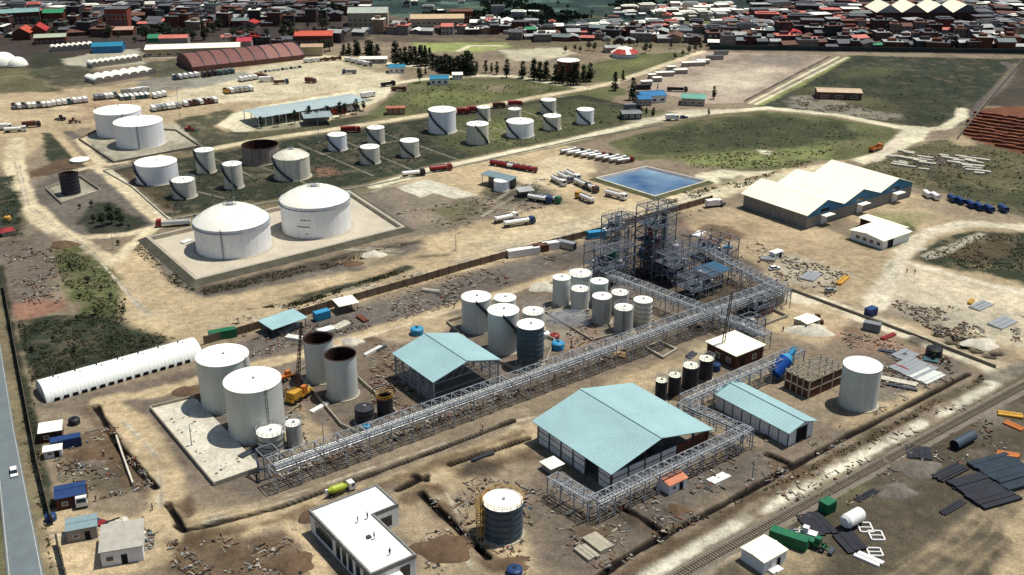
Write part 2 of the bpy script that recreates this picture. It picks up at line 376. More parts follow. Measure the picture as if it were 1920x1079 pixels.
P('soil2', [(-60,450),(100,450),(110,540),(60,600),(-60,600)], 3, 4)
P('grass', [(96,455),(140,458),(210,505),(235,560),(232,600),(170,610),(130,560),(104,500)], 2, 3)
P('grassdd', [(30,600),(120,590),(235,600),(330,636),(230,672),(60,716),(35,650)], 1.5, 2.5)
P('grassd', [(140,620),(240,610),(320,635),(260,655),(150,650)], 4, 5, .7)
P('reddish', [(20,575),(60,560),(124,565),(120,582),(50,600),(24,600)], 1.5, 1.5)
L('tan', [(235,560),(240,600),(330,636)], 4, 2, 2, .7)
# -- highway and its verge
P('verge', [(-300,480),(0,480),(60,800),(110,1100),(110,1400),(-300,1400)], 1, 1)
L('olive', [(-60,700),(-40,900),(-10,1000),(10,1120)], 7, 1, 1)
L('grassdd', [(-2,500),(38,700),(86,900),(112,1110)], 2.6, .8, 1)
# -- plant grounds
P('soil2', [(60,760),(380,690),(470,640),(860,530),(1120,455),(1340,385),(1500,440),(1530,540),(1300,640),(900,780),(480,940),(300,900),(180,790)], 2, 3, .9)
P('soilgrey', [(400,655),(620,590),(860,520),(1110,455),(1130,470),(870,560),(620,635),(400,690)], 2, 3, .85)
L('soilgrey', [(480,668),(640,622),(860,555),(1040,505)], 2.5, 1, 1, .8)
L('tan', [(190,752),(300,735),(420,700),(560,668),(700,622),(860,574),(1040,520),(1115,500)], 5, 1.2, 1.5)
P('tan', [(700,632),(790,596),(860,590),(850,620),(760,645)], 2, 3, .7)
P('yard', [(95,820),(220,800),(290,915),(190,935),(110,900)], 3, 4, .8)
P('brown', [(120,810),(200,800),(220,850),(160,880),(110,860)], 3, 4, .7)
L('tan', [(196,756),(240,790),(290,850),(318,905),(305,960),(240,985),(120,970)], 8, 1.2, 1.6)
P('tan', [(100,985),(300,960),(560,940),(760,880),(980,795),(1180,735),(1240,720),(1130,790),(1000,835),(840,900),(720,905),(590,960),(470,1010),(300,1060),(120,1100),(80,1040)], 1.8, 2.5)
P('tan', [(880,850),(990,810),(1010,840),(900,890),(840,940),(980,1000),(1010,1090),(790,1100),(780,1020),(745,930),(800,890)], 2.5, 4, .75)
P('soil', [(760,930),(860,920),(900,1040),(1000,1090),(790,1100)], 3, 4, .5)
P('brown', [(310,1010),(470,1000),(560,985),(590,1040),(640,1090),(330,1110)], 2, 4, .8)
L('tan', [(540,980),(580,1020),(605,1100)], 4, 1.2, 1.5)
P('rubble', [(236,975),(290,1000),(285,1030),(240,1040)], 2, 3, .8)
P('concp', [(288,768),(355,750),(420,830),(468,882),(402,898)], .8, .8)
P('soil2', [(355,752),(480,720),(560,700),(580,760),(560,830),(470,880),(420,830)], 2, 3, .8)
P('tan', [(560,760),(600,800),(640,830),(560,860),(540,820)], 2, 3, .6)
P('brown', [(690,640),(740,650),(750,700),(810,740),(740,790),(690,740)], 3, 4, .6)
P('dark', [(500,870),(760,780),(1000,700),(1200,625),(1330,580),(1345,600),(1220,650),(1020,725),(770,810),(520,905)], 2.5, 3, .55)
P('dark', [(1120,500),(1230,470),(1340,520),(1480,560),(1440,600),(1340,590),(1230,560)], 3, 4, .7)
P('conc', [(1020,570),(1130,530),(1220,590),(1200,640),(1100,660),(1010,640)], 3, 4, .45)
P('reddish', [(1040,640),(1110,615),(1150,640),(1060,665)], 3, 4, .5)
P('tan', [(1170,705),(1290,665),(1320,655),(1340,670),(1250,725),(1130,745),(1120,730)], 2, 3, .9)
P('road', [(1290,650),(1400,620),(1450,620),(1380,650),(1300,668)], 3, 3, .5)
P('soil2', [(1020,860),(1150,930),(1420,830),(1570,790),(1600,820),(1230,1005),(1110,1090),(1010,1060),(1000,930)], 2, 4, .8)
P('soilgrey', [(1160,930),(1400,850),(1440,880),(1240,985),(1180,1000)], 3, 4, .7)
P('reddish', [(1260,420),(1370,395),(1500,435),(1640,480),(1600,500),(1440,470),(1300,440)], 3, 4, .45)
P('tan', [(1270,385),(1370,390),(1560,435),(1700,480),(1650,520),(1560,575),(1480,545),(1400,490),(1290,430)], 2, 3, .7)
P('concp', [(1440,470),(1520,490),(1600,520),(1540,545),(1450,520)], 4, 5, .5)
L('pale', [(1500,560),(1560,575),(1690,620),(1870,690)], 9, 1.2, 1.5)
P('tan', [(1440,570),(1560,570),(1600,600),(1540,650),(1500,640),(1440,620)], 3, 4, .8)
P('reddish', [(1560,610),(1680,640),(1780,670),(1740,690),(1620,665),(1560,640)], 3, 4, .5)
P('soilgrey', [(1600,660),(1790,670),(1820,700),(1700,750),(1640,780)], 3, 4, .6)
P('tan', [(1630,760),(1700,740),(1760,715),(1700,770),(1600,800),(1560,800)], 2, 3, .7)
# -- right side plain
P('tan', [(1540,390),(1700,360),(1960,420),(1960,690),(1870,690),(1690,620),(1560,560),(1700,450)], 2, 3, .75)
P('pale', [(1690,500),(1960,560),(1960,650),(1850,640),(1700,590),(1620,540)], 6, 8, .6)
P('soilgrey', [(1610,570),(1700,560),(1800,590),(1760,620),(1680,605)], 5, 6, .6)
P('conc', [(1720,560),(1920,590),(1920,625),(1780,610)], 4, 6, .5)
P('soilgrey', [(1740,612),(1830,628),(1900,665),(1860,672),(1760,640)], 3, 3, .5)
P('grassd', [(1700,485),(1760,446),(1830,432),(1960,440),(1960,545),(1850,515),(1780,505)], 1.5, 2)
P('brown', [(1790,455),(1880,440),(1900,480),(1830,490),(1770,478)], 3, 3, .6)
P('conc', [(1755,468),(1835,436),(1850,440),(1780,476)], .7, .5); P('conc', [(1722,480),(1750,470),(1772,478),(1740,487)], .7, .5)
P('olive', [(1578,448),(1620,428),(1700,418),(1722,432),(1690,462),(1630,470)], 1.5, 2)
P('grassl', [(1650,398),(1740,400),(1750,412),(1700,425),(1640,410)], 3, 4, .6)
L('pale', [(1700,250),(1640,300)], 6, 1.5, 1)
L('pale', [(1640,575),(1660,530),(1700,470),(1740,438),(1800,420),(1960,428)], 7, 1.5, 2)
L('pale', [(1700,492),(1800,520),(1960,560)], 4, 1.5, 1.5)
P('soilgrey', [(1700,372),(1790,380),(1960,408),(1960,425),(1790,410)], 3, 3, .4)
# -- railway corridor and yard bottom right
P('yard', [(1270,1120),(1560,930),(1790,800),(1960,710),(2400,500),(2400,1300),(1270,1300)], 1.2, 1.5)
P('grav', [(1120,1120),(1500,895),(1820,718),(1960,660),(1960,715),(1560,925),(1280,1100)], 1.5, 2)
L('grassd', [(1150,1110),(1330,985),(1560,862),(1840,712)], 3.4, 1.2, 2, .75, .15)
L('white', [(1170,1110),(1350,1000),(1560,885),(1860,722)], 4.4, 1.0, 2)
L('brown', [(1180,1120),(1370,1012),(1590,890),(1870,735),(1960,690)], 2, .9, 2, .8)
P('yard2', [(1640,880),(1760,820),(1960,760),(1960,980),(1760,960),(1640,930)], 5, 6, .5)
P('grass', [(1480,960),(1600,900),(1640,920),(1540,980)], 4, 5, .35)
for i, k in enumerate(range(0, 70, 9)):
    L('tan' if i % 2 else 'soil', [(1560+k*3,1130),(1760+k*2,1010),(1890+k,900),(1960+k,820)], 1.2, 1, 1.5, .45)
P('tan', [(1850,1120),(1905,960),(1960,880),(2100,900),(2000,1130)], 2, 3, .8)
P('tan', [(1380,1040),(1500,1000),(1560,1060),(1450,1110)], 3, 4, .5)
P('rubble', [(1830,760),(1890,745),(1900,800),(1840,820)], 3, 4, .5)
# -- tyre tracks on the dirt
random.seed(3)
for pts, n_ in [([(100,1010),(300,995),(560,930),(900,815),(1180,740)],5),([(230,540),(280,590),(380,612),(620,560),(900,480),(1180,400),(1330,360)],6),
                ([(30,300),(50,385),(180,480),(270,590)],3),([(1560,572),(1700,622),(1870,692)],3),([(1640,560),(1700,470),(1800,420)],3),
                ([(560,668),(860,574),(1060,514)],2),([(230,790),(300,860),(300,960)],3),([(900,400),(1060,300),(1110,290)],3),([(820,900),(860,960),(880,1060)],3),
                ([(640,460),(860,470),(1100,410)],3),([(0,200),(200,210),(600,150)],3)]:
    for k in range(n_*3):
        o = random.uniform(-12,12)
        L('soil2' if k % 2 else 'pale', [(x+o*.6,y+o*.8) for x,y in pts], .38, .35, 1.0, random.uniform(.2,.55))
# -- trenches (dug, with heaps of soil beside them)
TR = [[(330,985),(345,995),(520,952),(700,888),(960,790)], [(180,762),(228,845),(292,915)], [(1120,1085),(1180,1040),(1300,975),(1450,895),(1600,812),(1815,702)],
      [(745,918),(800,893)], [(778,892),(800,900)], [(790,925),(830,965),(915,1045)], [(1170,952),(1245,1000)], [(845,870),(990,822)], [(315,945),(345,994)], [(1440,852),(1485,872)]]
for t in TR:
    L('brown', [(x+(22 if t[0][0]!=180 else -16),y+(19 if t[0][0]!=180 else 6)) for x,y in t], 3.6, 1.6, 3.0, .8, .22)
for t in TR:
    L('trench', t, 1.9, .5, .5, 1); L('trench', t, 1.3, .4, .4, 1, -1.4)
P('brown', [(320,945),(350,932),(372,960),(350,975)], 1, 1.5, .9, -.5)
for c in [(420,740,24),(830,1030,26),(590,975,14),(1110,1000,20),(1270,950,14),(370,735,14),(960,1065,20),(1720,640,16),(450,1040,26),(1000,860,16),(900,880,26),(1360,440,22),(700,640,10),(1330,430,16),(1600,620,12),(1400,640,18),
          (130,850,16),(170,870,14),(1090,960,14),(1050,1050,18),(1180,975,14),(1830,850,18),(1680,865,16)]:
    x,y,r = c; P(random.choice(['brown','soil2','dark']), [(x+r*math.cos(t)*1.5, y+r*.6*math.sin(t)) for t in [i*.8 for i in range(8)]], 1.6, 2.5, .8, random.uniform(.4,1.0))
# rows of pits on the right plain
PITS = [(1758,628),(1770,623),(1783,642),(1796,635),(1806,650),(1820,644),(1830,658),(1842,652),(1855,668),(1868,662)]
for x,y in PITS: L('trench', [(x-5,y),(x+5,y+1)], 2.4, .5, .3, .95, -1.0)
def ground():
    # rings whose spacing grows with distance, finer in the sector the photograph covers
    ang = np.concatenate([np.linspace(-180,-62,40)[:-1], np.linspace(-62,-36,90)[:-1], np.linspace(-36,36,1150), np.linspace(36,62,90)[1:], np.linspace(62,180,40)[1:-1]])
    rad = np.concatenate([np.linspace(2,150,24)[:-1], 150*np.exp(np.linspace(0, math.log(1250/150), 900)), np.geomspace(1250, 9000, 60)[1:]])
    A, Rr = np.meshgrid(np.radians(ang), rad); X = (np.sin(A)*Rr).ravel(); Y = (np.cos(A)*Rr).ravel(); n = len(X)
    base = np.array(lin(C[BASE])); col = np.tile(base, (n,1)); z = np.zeros(n)
    m1 = fbm(X, Y, 14, 5); m2 = fbm(X, Y, 3.2, 91); jn = fbm(X, Y, 6, 33, 4)
    for kind, c, pts, wd, soft, jit, a, dz in PAINTS:
        px = np.array([p.x for p in pts]); py = np.array([p.y for p in pts]); mg = wd+soft+jit+1
        idx = np.nonzero((X > px.min()-mg)&(X < px.max()+mg)&(Y > py.min()-mg)&(Y < py.max()+mg))[0]
        if len(idx) == 0: continue
        x = X[idx]; y = Y[idx]; d2 = np.full(len(idx), 1e18); ins = np.zeros(len(idx), bool); k = len(px)
        for i in range(k if kind == 0 else k-1):
            j = (i+1) % k; ax,ay,bx,by = px[i],py[i],px[j],py[j]; ex,ey = bx-ax,by-ay; q = ex*ex+ey*ey+1e-9
            t = np.clip(((x-ax)*ex+(y-ay)*ey)/q, 0, 1); d2 = np.minimum(d2, (x-ax-t*ex)**2+(y-ay-t*ey)**2)
            if kind == 0 and ay != by:
                cr = ((ay > y) != (by > y)) & (x < ex*(y-ay)/(by-ay+1e-12)+ax); ins ^= cr
        d = np.sqrt(d2); s = np.where(ins, d, -d) if kind == 0 else wd/2-d
        s = s + jn[idx]*jit
        al = np.clip((s+soft)/(2*soft), 0, 1); al = al*al*(3-2*al)*a
        if c[:5] in ('grass','olive','lime'): al = al*np.clip(.98+.45*m2[idx]+.4*jn[idx],0,1)
        keep = al > .002; idx = idx[keep]; al = al[keep][:,None]
        col[idx] = col[idx]*(1-al)+np.array(lin(C[c]))*al
        if dz:
            lump = (.65+.55*m2[idx]) if dz > 0 else 1.0
            z[idx] = z[idx]*(1-al[:,0]) + dz*al[:,0]*lump
    near = np.clip(1-Rr.ravel()/1400, 0, 1)
    z += (m1*.10+m2*.09)*near
    # the valley sides far beyond the plain
    far = np.clip((Rr.ravel()-1150)/2600, 0, 1); z += far**1.4*420*(.55+.45*fbm(X,Y,1500,3,5)); 
    ff = np.clip((Rr.ravel()-1050)/200,0,1)[:,None]; col = col*(1-ff)+np.array(lin((52,70,66)))*ff  # far slopes fade to the same blue-green, haze put into the colour
    m3 = fbm(X, Y, 45, 61)
    col *= (1+.24*m1+.22*m2+.16*m3)[:,None]*.70
    na, nr = len(ang), len(rad); i = np.arange(nr-1)[:,None]*na; j = np.arange(na)[None,:]; jj = (j+1) % na
    F4 = np.stack([i+j, i+jj, i+na+jj, i+na+j], -1).reshape(-1,4)[:, ::-1]
    me = bpy.data.meshes.new('ground'); nf = len(F4)
    me.vertices.add(n+1); co = np.zeros((n+1,3)); co[:n,0]=X; co[:n,1]=Y; co[:n,2]=z; me.vertices.foreach_set('co', co.ravel())
    tri = np.stack([np.full(na,n), np.arange(na), (np.arange(na)+1)%na], -1)[:, ::-1]
    me.loops.add(nf*4+na*3); me.polygons.add(nf+na)
    me.loops.foreach_set('vertex_index', np.concatenate([F4.ravel(), tri.ravel()]).astype(np.int32))
    me.polygons.foreach_set('loop_start', np.concatenate([np.arange(nf)*4, nf*4+np.arange(na)*3]).astype(np.int32))
    me.polygons.foreach_set('use_smooth', np.ones(nf+na, bool))
    at = me.color_attributes.new('soil', 'FLOAT_COLOR', 'POINT'); cc = np.ones((n+1,4), np.float32); cc[:n,:3] = np.clip(col,0.004,.8); cc[n,:3] = base*ALB
    at.data.foreach_set('color', cc.ravel()); me.update(); me.validate()
    m = bpy.data.materials.new('ground'); m.use_nodes = True; nn = m.node_tree.nodes; l = m.node_tree.links; b = nn['Principled BSDF']
    b.inputs['Roughness'].default_value = .95; b.inputs['Specular IOR Level'].default_value = .15
    a = nn.new('ShaderNodeAttribute'); a.attribute_name = 'soil'; tc = nn.new('ShaderNodeTexCoord'); out = a.outputs['Color']
    for sc, lo, hi, det in ((.05,.86,1.14,5),(.45,.80,1.2,5),(1.7,.78,1.22,3)):
        t = nn.new('ShaderNodeTexNoise'); t.inputs['Scale'].default_value = sc; t.inputs['Detail'].default_value = det; l.new(tc.outputs['Object'], t.inputs['Vector'])
        r = nn.new('ShaderNodeMapRange'); r.inputs[1].default_value=.32; r.inputs[2].default_value=.68; r.inputs[3].default_value=lo; r.inputs[4].default_value=hi; l.new(t.outputs[0], r.inputs[0])
        v = nn.new('ShaderNodeVectorMath'); v.operation = 'SCALE'; l.new(out, v.inputs[0]); l.new(r.outputs[0], v.inputs['Scale']); out = v.outputs[0]
    l.new(out, b.inputs['Base Color'])
    t = nn.new('ShaderNodeTexNoise'); t.inputs['Scale'].default_value = .9; t.inputs['Detail'].default_value = 8; l.new(tc.outputs['Object'], t.inputs['Vector'])
    bp = nn.new('ShaderNodeBump'); bp.inputs['Strength'].default_value = .55; bp.inputs['Distance'].default_value = .5; l.new(t.outputs[0], bp.inputs['Height']); l.new(bp.outputs[0], b.inputs['Normal'])
    me.materials.append(m); o = bpy.data.objects.new('ground', me); COL.objects.link(o); tag(o, kind='structure')
ground()
def highway():
    Lf = [(-60,420),(-34,640),(-12,809),(14,1085),(60,1300)]; Rt = [(-34,420),(0,640),(28,809),(84,1085),(140,1300)]
    A_ = [G(x,y) for x,y in Lf]; B_ = [G(x,y) for x,y in Rt]; A_.insert(0, A_[0]+(A_[0]-A_[1])*8); B_.insert(0, B_[0]+(B_[0]-B_[1])*8); n = len(A_)
    e = M('asphalt',(112,122,124),.10,.25,.85,fine=.06,bump=.1); g = MB(); V = []
    for a,b in zip(A_,B_): V += [(a.x,a.y,.26),(b.x,b.y,.26)]
    g.add(V,[(2*i,2*i+2,2*i+3,2*i+1) for i in range(n-1)])
    g.add([(x,y,z if k%2==0 else -.4) for x,y,z in V for k in (0,)]+[(x,y,-.4) for x,y,z in V],[(2*i,2*n+2*i,2*n+2*i+2,2*i+2) for i in range(n-1)]+[(2*i+1,2*i+3,2*n+2*i+3,2*n+2*i+1) for i in range(n-1)])
    tag(g.build('road', e), kind='structure')
    for f0,f1 in ((.05,.075),(.925,.95)):
        g = MB(); V = []
        for a,b in zip(A_,B_): p = a.lerp(b,f0); q = a.lerp(b,f1); V += [(p.x,p.y,.266),(q.x,q.y,.266)]
        g.add(V,[(2*i,2*i+2,2*i+3,2*i+1) for i in range(n-1)]); tag(g.build('road_marking', M('line_paint',(190,188,176),.2,1.5,.8)), kind='structure')
highway()
# ================================================================= TANKS
def stair_parts(t, r, h, a_top, a_bot, m=steel_dark):
    """a flight of steps wound round the shell with its handrail"""
    st = MB(); n = max(8, int(abs(a_top-a_bot)*r/1.1)); prev = None
    for i in range(n+1):
        a = R(a_bot+(a_top-a_bot)*i/n); z = .2+(h-.2)*i/n; c, s_ = math.cos(a), math.sin(a)
        if i % 1 == 0: st.obox((r+.42)*c, (r+.42)*s_, a, .38, .2, z-.04, z+.02)
        o = Vector(((r+.82)*c,(r+.82)*s_,z)); q = Vector(((r+.08)*c,(r+.08)*s_,z))
        if prev: st.bar(prev[0],o,.08,.16); st.bar(prev[1],q,.06,.12)
        prev = (o,q)
    st.build('staircase', m, t)
    hr = MB(); prev = None
    for i in range(n+1):
        a = R(a_bot+(a_top-a_bot)*i/n); z = .2+(h-.2)*i/n; o = Vector(((r+.82)*math.cos(a),(r+.82)*math.sin(a),z+1.0))
        if prev is not None: hr.bar(prev,o,.07)
        if i % 2 == 0: hr.bar(o-Vector((0,0,1)),o,.06)
        prev = o
    hr.build('handrail', m, t)
def tank(px, yb, wpx, yr, label, mat, group=None, roof='cone', apex=None, roofmat=None, stair=None, rails=False, bands=False, girder=False,
         open_top=False, legs=0, ladder=None, rz=0, name='storage_tank', cat='tank', manh=True, nozzle=True):
    p = G(px, yb); r = px2m(p, wpx)/2
    for _ in range(3):
        q = G(px, yb) + Vector((p.x, p.y, 0)).normalized()*r; r = px2m(q, wpx)/2
    p = Vector((q.x, q.y, 0)); h = Hgt(p, yr)
    t = thing(name, label, cat, p, rz, group); N = 56 if r > 3 else 36
    base = MB(); base.lathe([(r*1.06+.25,-.4),(r*1.06+.25,.22),(0.01,.24)], N); base.build('foundation_ring', concrete, t)
    z0 = legs
    sh = MB(); sh.lathe([(r,max(.2,z0)),(r,h)], N)
    if z0: sh.lathe([(0.05,z0),(r,z0)], N)
    if open_top: sh.lathe([(r-.12,h),(r-.12,.3)], N); sh.lathe([(r,h),(r-.12,h)], N)
    shell = sh.build('shell', mat, t)
    if open_top:
        i_ = MB(); i_.lathe([(r-.14,h-.15),(r-.14,.35),(0.02,.35)], N); i_.build('rusty_lining', tank_rust, t)
        g = MB(); g.lathe([(r-.14,h-.05),(r+.14,h-.05),(r+.14,h+.1),(r-.14,h+.1),(r-.14,h-.05)], N, smooth=False); g.build('rim', tank_rust, t)
    else:
        zr = (Hgt(p, apex)-h)*.78 if apex else max(.25, r*.06)
        rf = MB()
        if roof == 'dome':
            prof = [(r*math.cos(a)/math.cos(0) if False else r*(1-(k/10)**1), 0) for k in range(1)]
            prof = [(r*s_, h+zr*(1-s_**2.2)) for s_ in [1,.94,.86,.76,.64,.5,.36,.22,.1,.001]]
            rf.lathe([(r+.1,h-.06),(r+.1,h+.02)]+prof, N)
        else: rf.lathe([(r+.08,h-.1),(r+.08,h+.02),(.001,h+zr)], N)
        rf.build('roof', roofmat or roof_white, t)
        if roof == 'dome':
            rb = MB(); K = 24
            for k in range(K):
                a = k*math.tau/K; pv = None
                for s_ in [1,.8,.6,.4,.2,.12]:
                    q = Vector((r*s_*math.cos(a), r*s_*math.sin(a), h+zr*(1-s_**2.2)+.06))
                    if pv is not None: rb.bar(pv,q,.12)
                    pv = q
            rb.build('roof_rib', roof_white, t)
            cp = MB(); cp.lathe([(r*.11,h+zr*.97),(r*.11,h+zr+.55),(.01,h+zr+.75)], 20)
            for k in range(16):
                a = k*math.tau/16; q = Vector((r*.17*math.cos(a), r*.17*math.sin(a), h+zr*.97)); cp.bar(q,q+Vector((0,0,1.1)),.08)
                a2 = (k+1)*math.tau/16; q2 = Vector((r*.17*math.cos(a2), r*.17*math.sin(a2), h+zr*.97)); cp.bar(q+Vector((0,0,1.1)),q2+Vector((0,0,1.1)),.08)
            cp.build('roof_vent', steel, t)
        elif manh:
            mh = MB(); mh.lathe([(.35,h+.1),(.35,h+zr+.35),(.01,h+zr+.4)], 12, cx=r*.05, cy=0)
            mh.build('roof_vent', steel, t)
    if girder:
        g = MB(); g.lathe([(r,h-1.15),(r+.45,h-1.15),(r+.45,h-1.0),(r,h-1.0)], N, smooth=False); g.lathe([(r,h-.05),(r+.3,h-.05),(r+.3,h+.1),(r,h+.1)], N, smooth=False)
        g.build('wind_girder', steel, t)
    if bands:
        g = MB(); k = 1
        while z0+k*1.55 < h-.3: z = z0+k*1.55; g.lathe([(r,z-.12),(r+.1,z-.12),(r+.1,z+.12),(r,z+.12)], N, smooth=False); k += 1
        g.build('hoop', bands if bands is not True else steel_dark, t)
    if rails:
        g = MB(); K = 16; m_ = rails if rails is not True else steel
        for k in range(K):
            a = k*math.tau/K; a2 = (k+1)*math.tau/K; u = Vector(((r+.12)*math.cos(a),(r+.12)*math.sin(a),h)); v = Vector(((r+.12)*math.cos(a2),(r+.12)*math.sin(a2),h))
            g.bar(u,u+Vector((0,0,1.1)),.09)
            for zz in (.55,1.1): g.bar(u+Vector((0,0,zz)),v+Vector((0,0,zz)),.08)
        g.build('guardrail', m_, t)
    if stair: stair_parts(t, r, h, stair[0], stair[1])
    if ladder is not None:
        a = R(ladder); g = MB(); c, s_ = math.cos(a), math.sin(a)
        for o in (-.25,.25): g.bar(((r+.22)*c-o*s_,(r+.22)*s_+o*c,.2),((r+.22)*c-o*s_,(r+.22)*s_+o*c,h+1),.08)
        z = .5
        while z < h+.8: g.bar(((r+.22)*c+.25*s_,(r+.22)*s_-.25*c,z),((r+.22)*c-.25*s_,(r+.22)*s_+.25*c,z),.05); z += .5
        z = 2.5
        while z < h+1:
            for k in range(6):
                b0, b1 = R(-90+k*30), R(-60+k*30)
                f_ = lambda b_: Vector(((r+.22+.55*math.cos(b_))*c-(.4*math.sin(b_))*s_,(r+.22+.55*math.cos(b_))*s_+(.4*math.sin(b_))*c,z))
                g.bar(f_(b0),f_(b1),.05)
            z += 1.2
        g.build('ladder', steel_dark, t)
    if legs:
        for k in range(8):
            a = k*math.tau/8+.2; g = MB(); g.bar(((r-.2)*math.cos(a),(r-.2)*math.sin(a),.1),((r-.2)*math.cos(a),(r-.2)*math.sin(a),legs+.1),.35); g.build('leg', steel_dark, t)
    if nozzle and r > 1.5 and not legs:
        g = MB(); a = R(-100); c, s_ = math.cos(a), math.sin(a)
        g.tube((r*c,r*s_,.7),((r+.4)*c,(r+.4)*s_,.7),.32,12); g.build('manhole', mat, t)
    return t, p, r, h
def big_numbers(t, r, h):
    for i, (a, z, w_) in enumerate([(-103,.62,1.1),(-97,.62,1.1),(-91,.62,.9),(-108,.40,1.6),(-101,.40,1.8),(-94,.40,1.6),(-96,.18,1.0)]):
        a = R(a); g = MB(); g.obox((r+.03)*math.cos(a),(r+.03)*math.sin(a),a+math.pi/2,w_/2,.02,h*z-.22,h*z+.22); g.build('marking', paint_grey, t)
GB = 'big white domed tanks in the walled basin'
t1 = tank(442,487,138,411,'large white domed storage tank, left of the two in the walled concrete basin',tank_white,GB,'dome',376,stair=(-188,-262),girder=True,ladder=-92)
t2 = tank(596,449,128,371,'large white domed storage tank, right of the two in the walled concrete basin',tank_white,GB,'dome',343,stair=(-185,-262),girder=True)
big_numbers(t2[0],t2[2],t2[3])
GF = 'white storage tanks of the grassy tank farm'
tank(228,260,84,206,'white cone-roofed tank on grey pad, the farther one half hidden by its twin',tank_white,'pair of tanks on the grey pad','cone',196,stair=(-190,-250),ladder=-60)
tank(266,281,88,227,'white cone-roofed tank on grey pad, the nearer one by the yard corner',tank_white,'pair of tanks on the grey pad','cone',215,ladder=-75)
tank(298,349,76,303,'wide white tank at the left end of the dark grass tank farm',tank_white,GF,stair=(-166,-104),girder=False)
tank(348,375,43,337,'short cream tank just in front of the wide white farm tank',tank_cream,GF,stair=(-165,-70),rails=True)
tank(388,327,35,281,'slim cream tank between wide white tank and the brown rimmed one',tank_cream,GF,stair=(-165,-60))
tank(440,356,35,307,'tall slim cream tank right behind the left domed tank',tank_cream,GF,stair=(-165,-60),ladder=-80)
tank(491,311,67,271,'rust stained tank with a dark open rim behind the domed cream tank',tank_mixed,GF,open_top=True,bands=False,ladder=-80)
tank(550,341,66,292,'cream tank with a pointed dome beside the dark rimmed tank',tank_cream,GF,'dome',277,roofmat=tank_cream,stair=(-170,-80))
tank(634,285,35,252,'small white tank nearest the red truck on the tank farm road',tank_white,GF,stair=(-165,-70))
tank(706,272,32,239,'small cream tank at the far road edge, mid tank farm',tank_cream,GF,stair=(-165,-60))
tank(695,310,36,275,'small cream ribbed tank nearest the loading road, mid tank farm',tank_cream,GF,stair=(-165,-60))
tank(769,297,35,263,'small cream tank standing alone halfway along the tank farm',tank_cream,GF,stair=(-165,-60))
tank(830,253,51,205,'tall broad white tank with a dark diagonal stair, mid tank farm',tank_white,GF,stair=(-160,-68))
tank(907,229,25,201,'thin cream tank far back beside the two dark red trucks',tank_cream,GF,stair=(-165,-60))
tank(896,273,41,232,'cream ribbed tank in front of the thin far tank',tank_cream,GF,stair=(-100,-30))
tank(965,227,25,204,'thin cream tank hidden behind the wide short white tank',tank_cream,GF,rails=True)
tank(975,261,51,227,'wide short white tank on the bright grass of the tank farm',tank_white,GF,stair=(-165,-95))
tank(1028,215,29,187,'cream tank at the far back right of the tank farm',tank_cream,GF,stair=(-165,-60))
tank(1035,246,33,217,'cream tank second from the right end of tank farm',tank_cream,GF,stair=(-165,-60))
tank(1097,235,32,205,'white tank at the far right end of the tank farm',tank_white,GF,stair=(-165,-60))
tank(941,361,30,338,'small white tank beside the grey loading canopy',tank_white,None,manh=False)
tank(135,368,34,326,'dark grey ribbed tank under construction inside the low walled square',tank_black,None,bands=True,open_top=True,rails=steel_dark)
tank(1065,152,42,113,'rust red tank with pale roof behind the row of dark trees',M('tank_red',(150,70,50),.1,.3,.7,streak=.2),None)
GP = 'tall grey white tanks at the left of the plant'
tank(430,777,95,666,'tall pale tank at left of plant, the one behind',tank_grey,'pair of tall closed tanks on the rubble platform',ladder=-20)
tank(486,833,104,712,'tall pale tank at left of plant, the one in front',tank_grey,'pair of tall closed tanks on the rubble platform',ladder=-52)
tank(603,722,54,634,'open topped tank with rusty inside, the farther of the two',tank_grey,'pair of open rusty-mouthed tanks',open_top=True)
tank(644,753,58,664,'open topped tank with rusty inside, the nearer of the two',tank_grey,'pair of open rusty-mouthed tanks',open_top=True)
tank(511,853,50,808,'small old grey tank with roof railings, in front of the tall pale pair',tank_grey_old,None,rails=True,bands=True)
tank(554,840,30,793,'small old grey tank beside the railed one, behind the pipe rack',tank_grey_old,None,rails=True)
tank(685,799,36,764,'dark grey squat tank with a blue grey lid beside the pipe rack',tank_black,None,bands=True,roofmat=tank_black)
tank(723,786,30,745,'dark green tank ringed with yellow scaffold beside the pipe rack',tank_black,None,rails=paint_yellow,open_top=True)
GC = 'cluster of tall pale tanks behind the open hall'
tank(894,628,55,556,'pale tall tank at the far left of the five tank cluster',tank_grey,GC,stair=(-90,10))
tank(947,622,41,558,'pale tank at the back of the five tank cluster, mostly hidden',tank_grey,GC)
tank(944,668,58,581,'pale tall tank in the middle front of the five tank cluster',tank_grey,GC,stair=(-90,20))
tank(1000,625,42,583,'pale tank behind the dark hooped one of the cluster',tank_grey,GC,rails=True)
tank(994,694,50,608,'dark teal hooped tank on short steel legs with a pale roof',tank_dark,GC,bands=M('hoop_teal',(66,92,98),.1,.5,.6),legs=2.6)
GS = 'silos behind the pipe rack'
tank(1052,576,33,520,'pale silo at the far left of the eight silos',tank_grey,GS)
tank(1087,563,44,512,'broadest pale silo at the back left of the eight silos',tank_grey,GS,rails=True)
tank(1087,584,34,541,'pale silo in front of the broadest silo',tank_grey,GS,rails=steel)
tank(1122,577,33,527,'pale silo right of the broadest silo in the back row',tank_grey,GS)
tank(1127,611,36,555,'pale silo in the middle of the front row of silos',tank_grey_old,GS,ladder=-40)
tank(1161,590,33,548,'pale silo with cluttered top at the back right of silos',tank_grey_old,GS,rails=steel)
tank(1168,627,36,576,'pale ribbed silo nearest the pipe rack',tank_grey_old,GS,ladder=-95,rails=steel)
tank(1203,616,35,562,'cream topped silo at the far right of the eight silos',tank_cream,GS,bands=M('hoop_pale',(170,166,152),.1,.5,.7))
GD = 'row of four small dark tanks by the big hall'
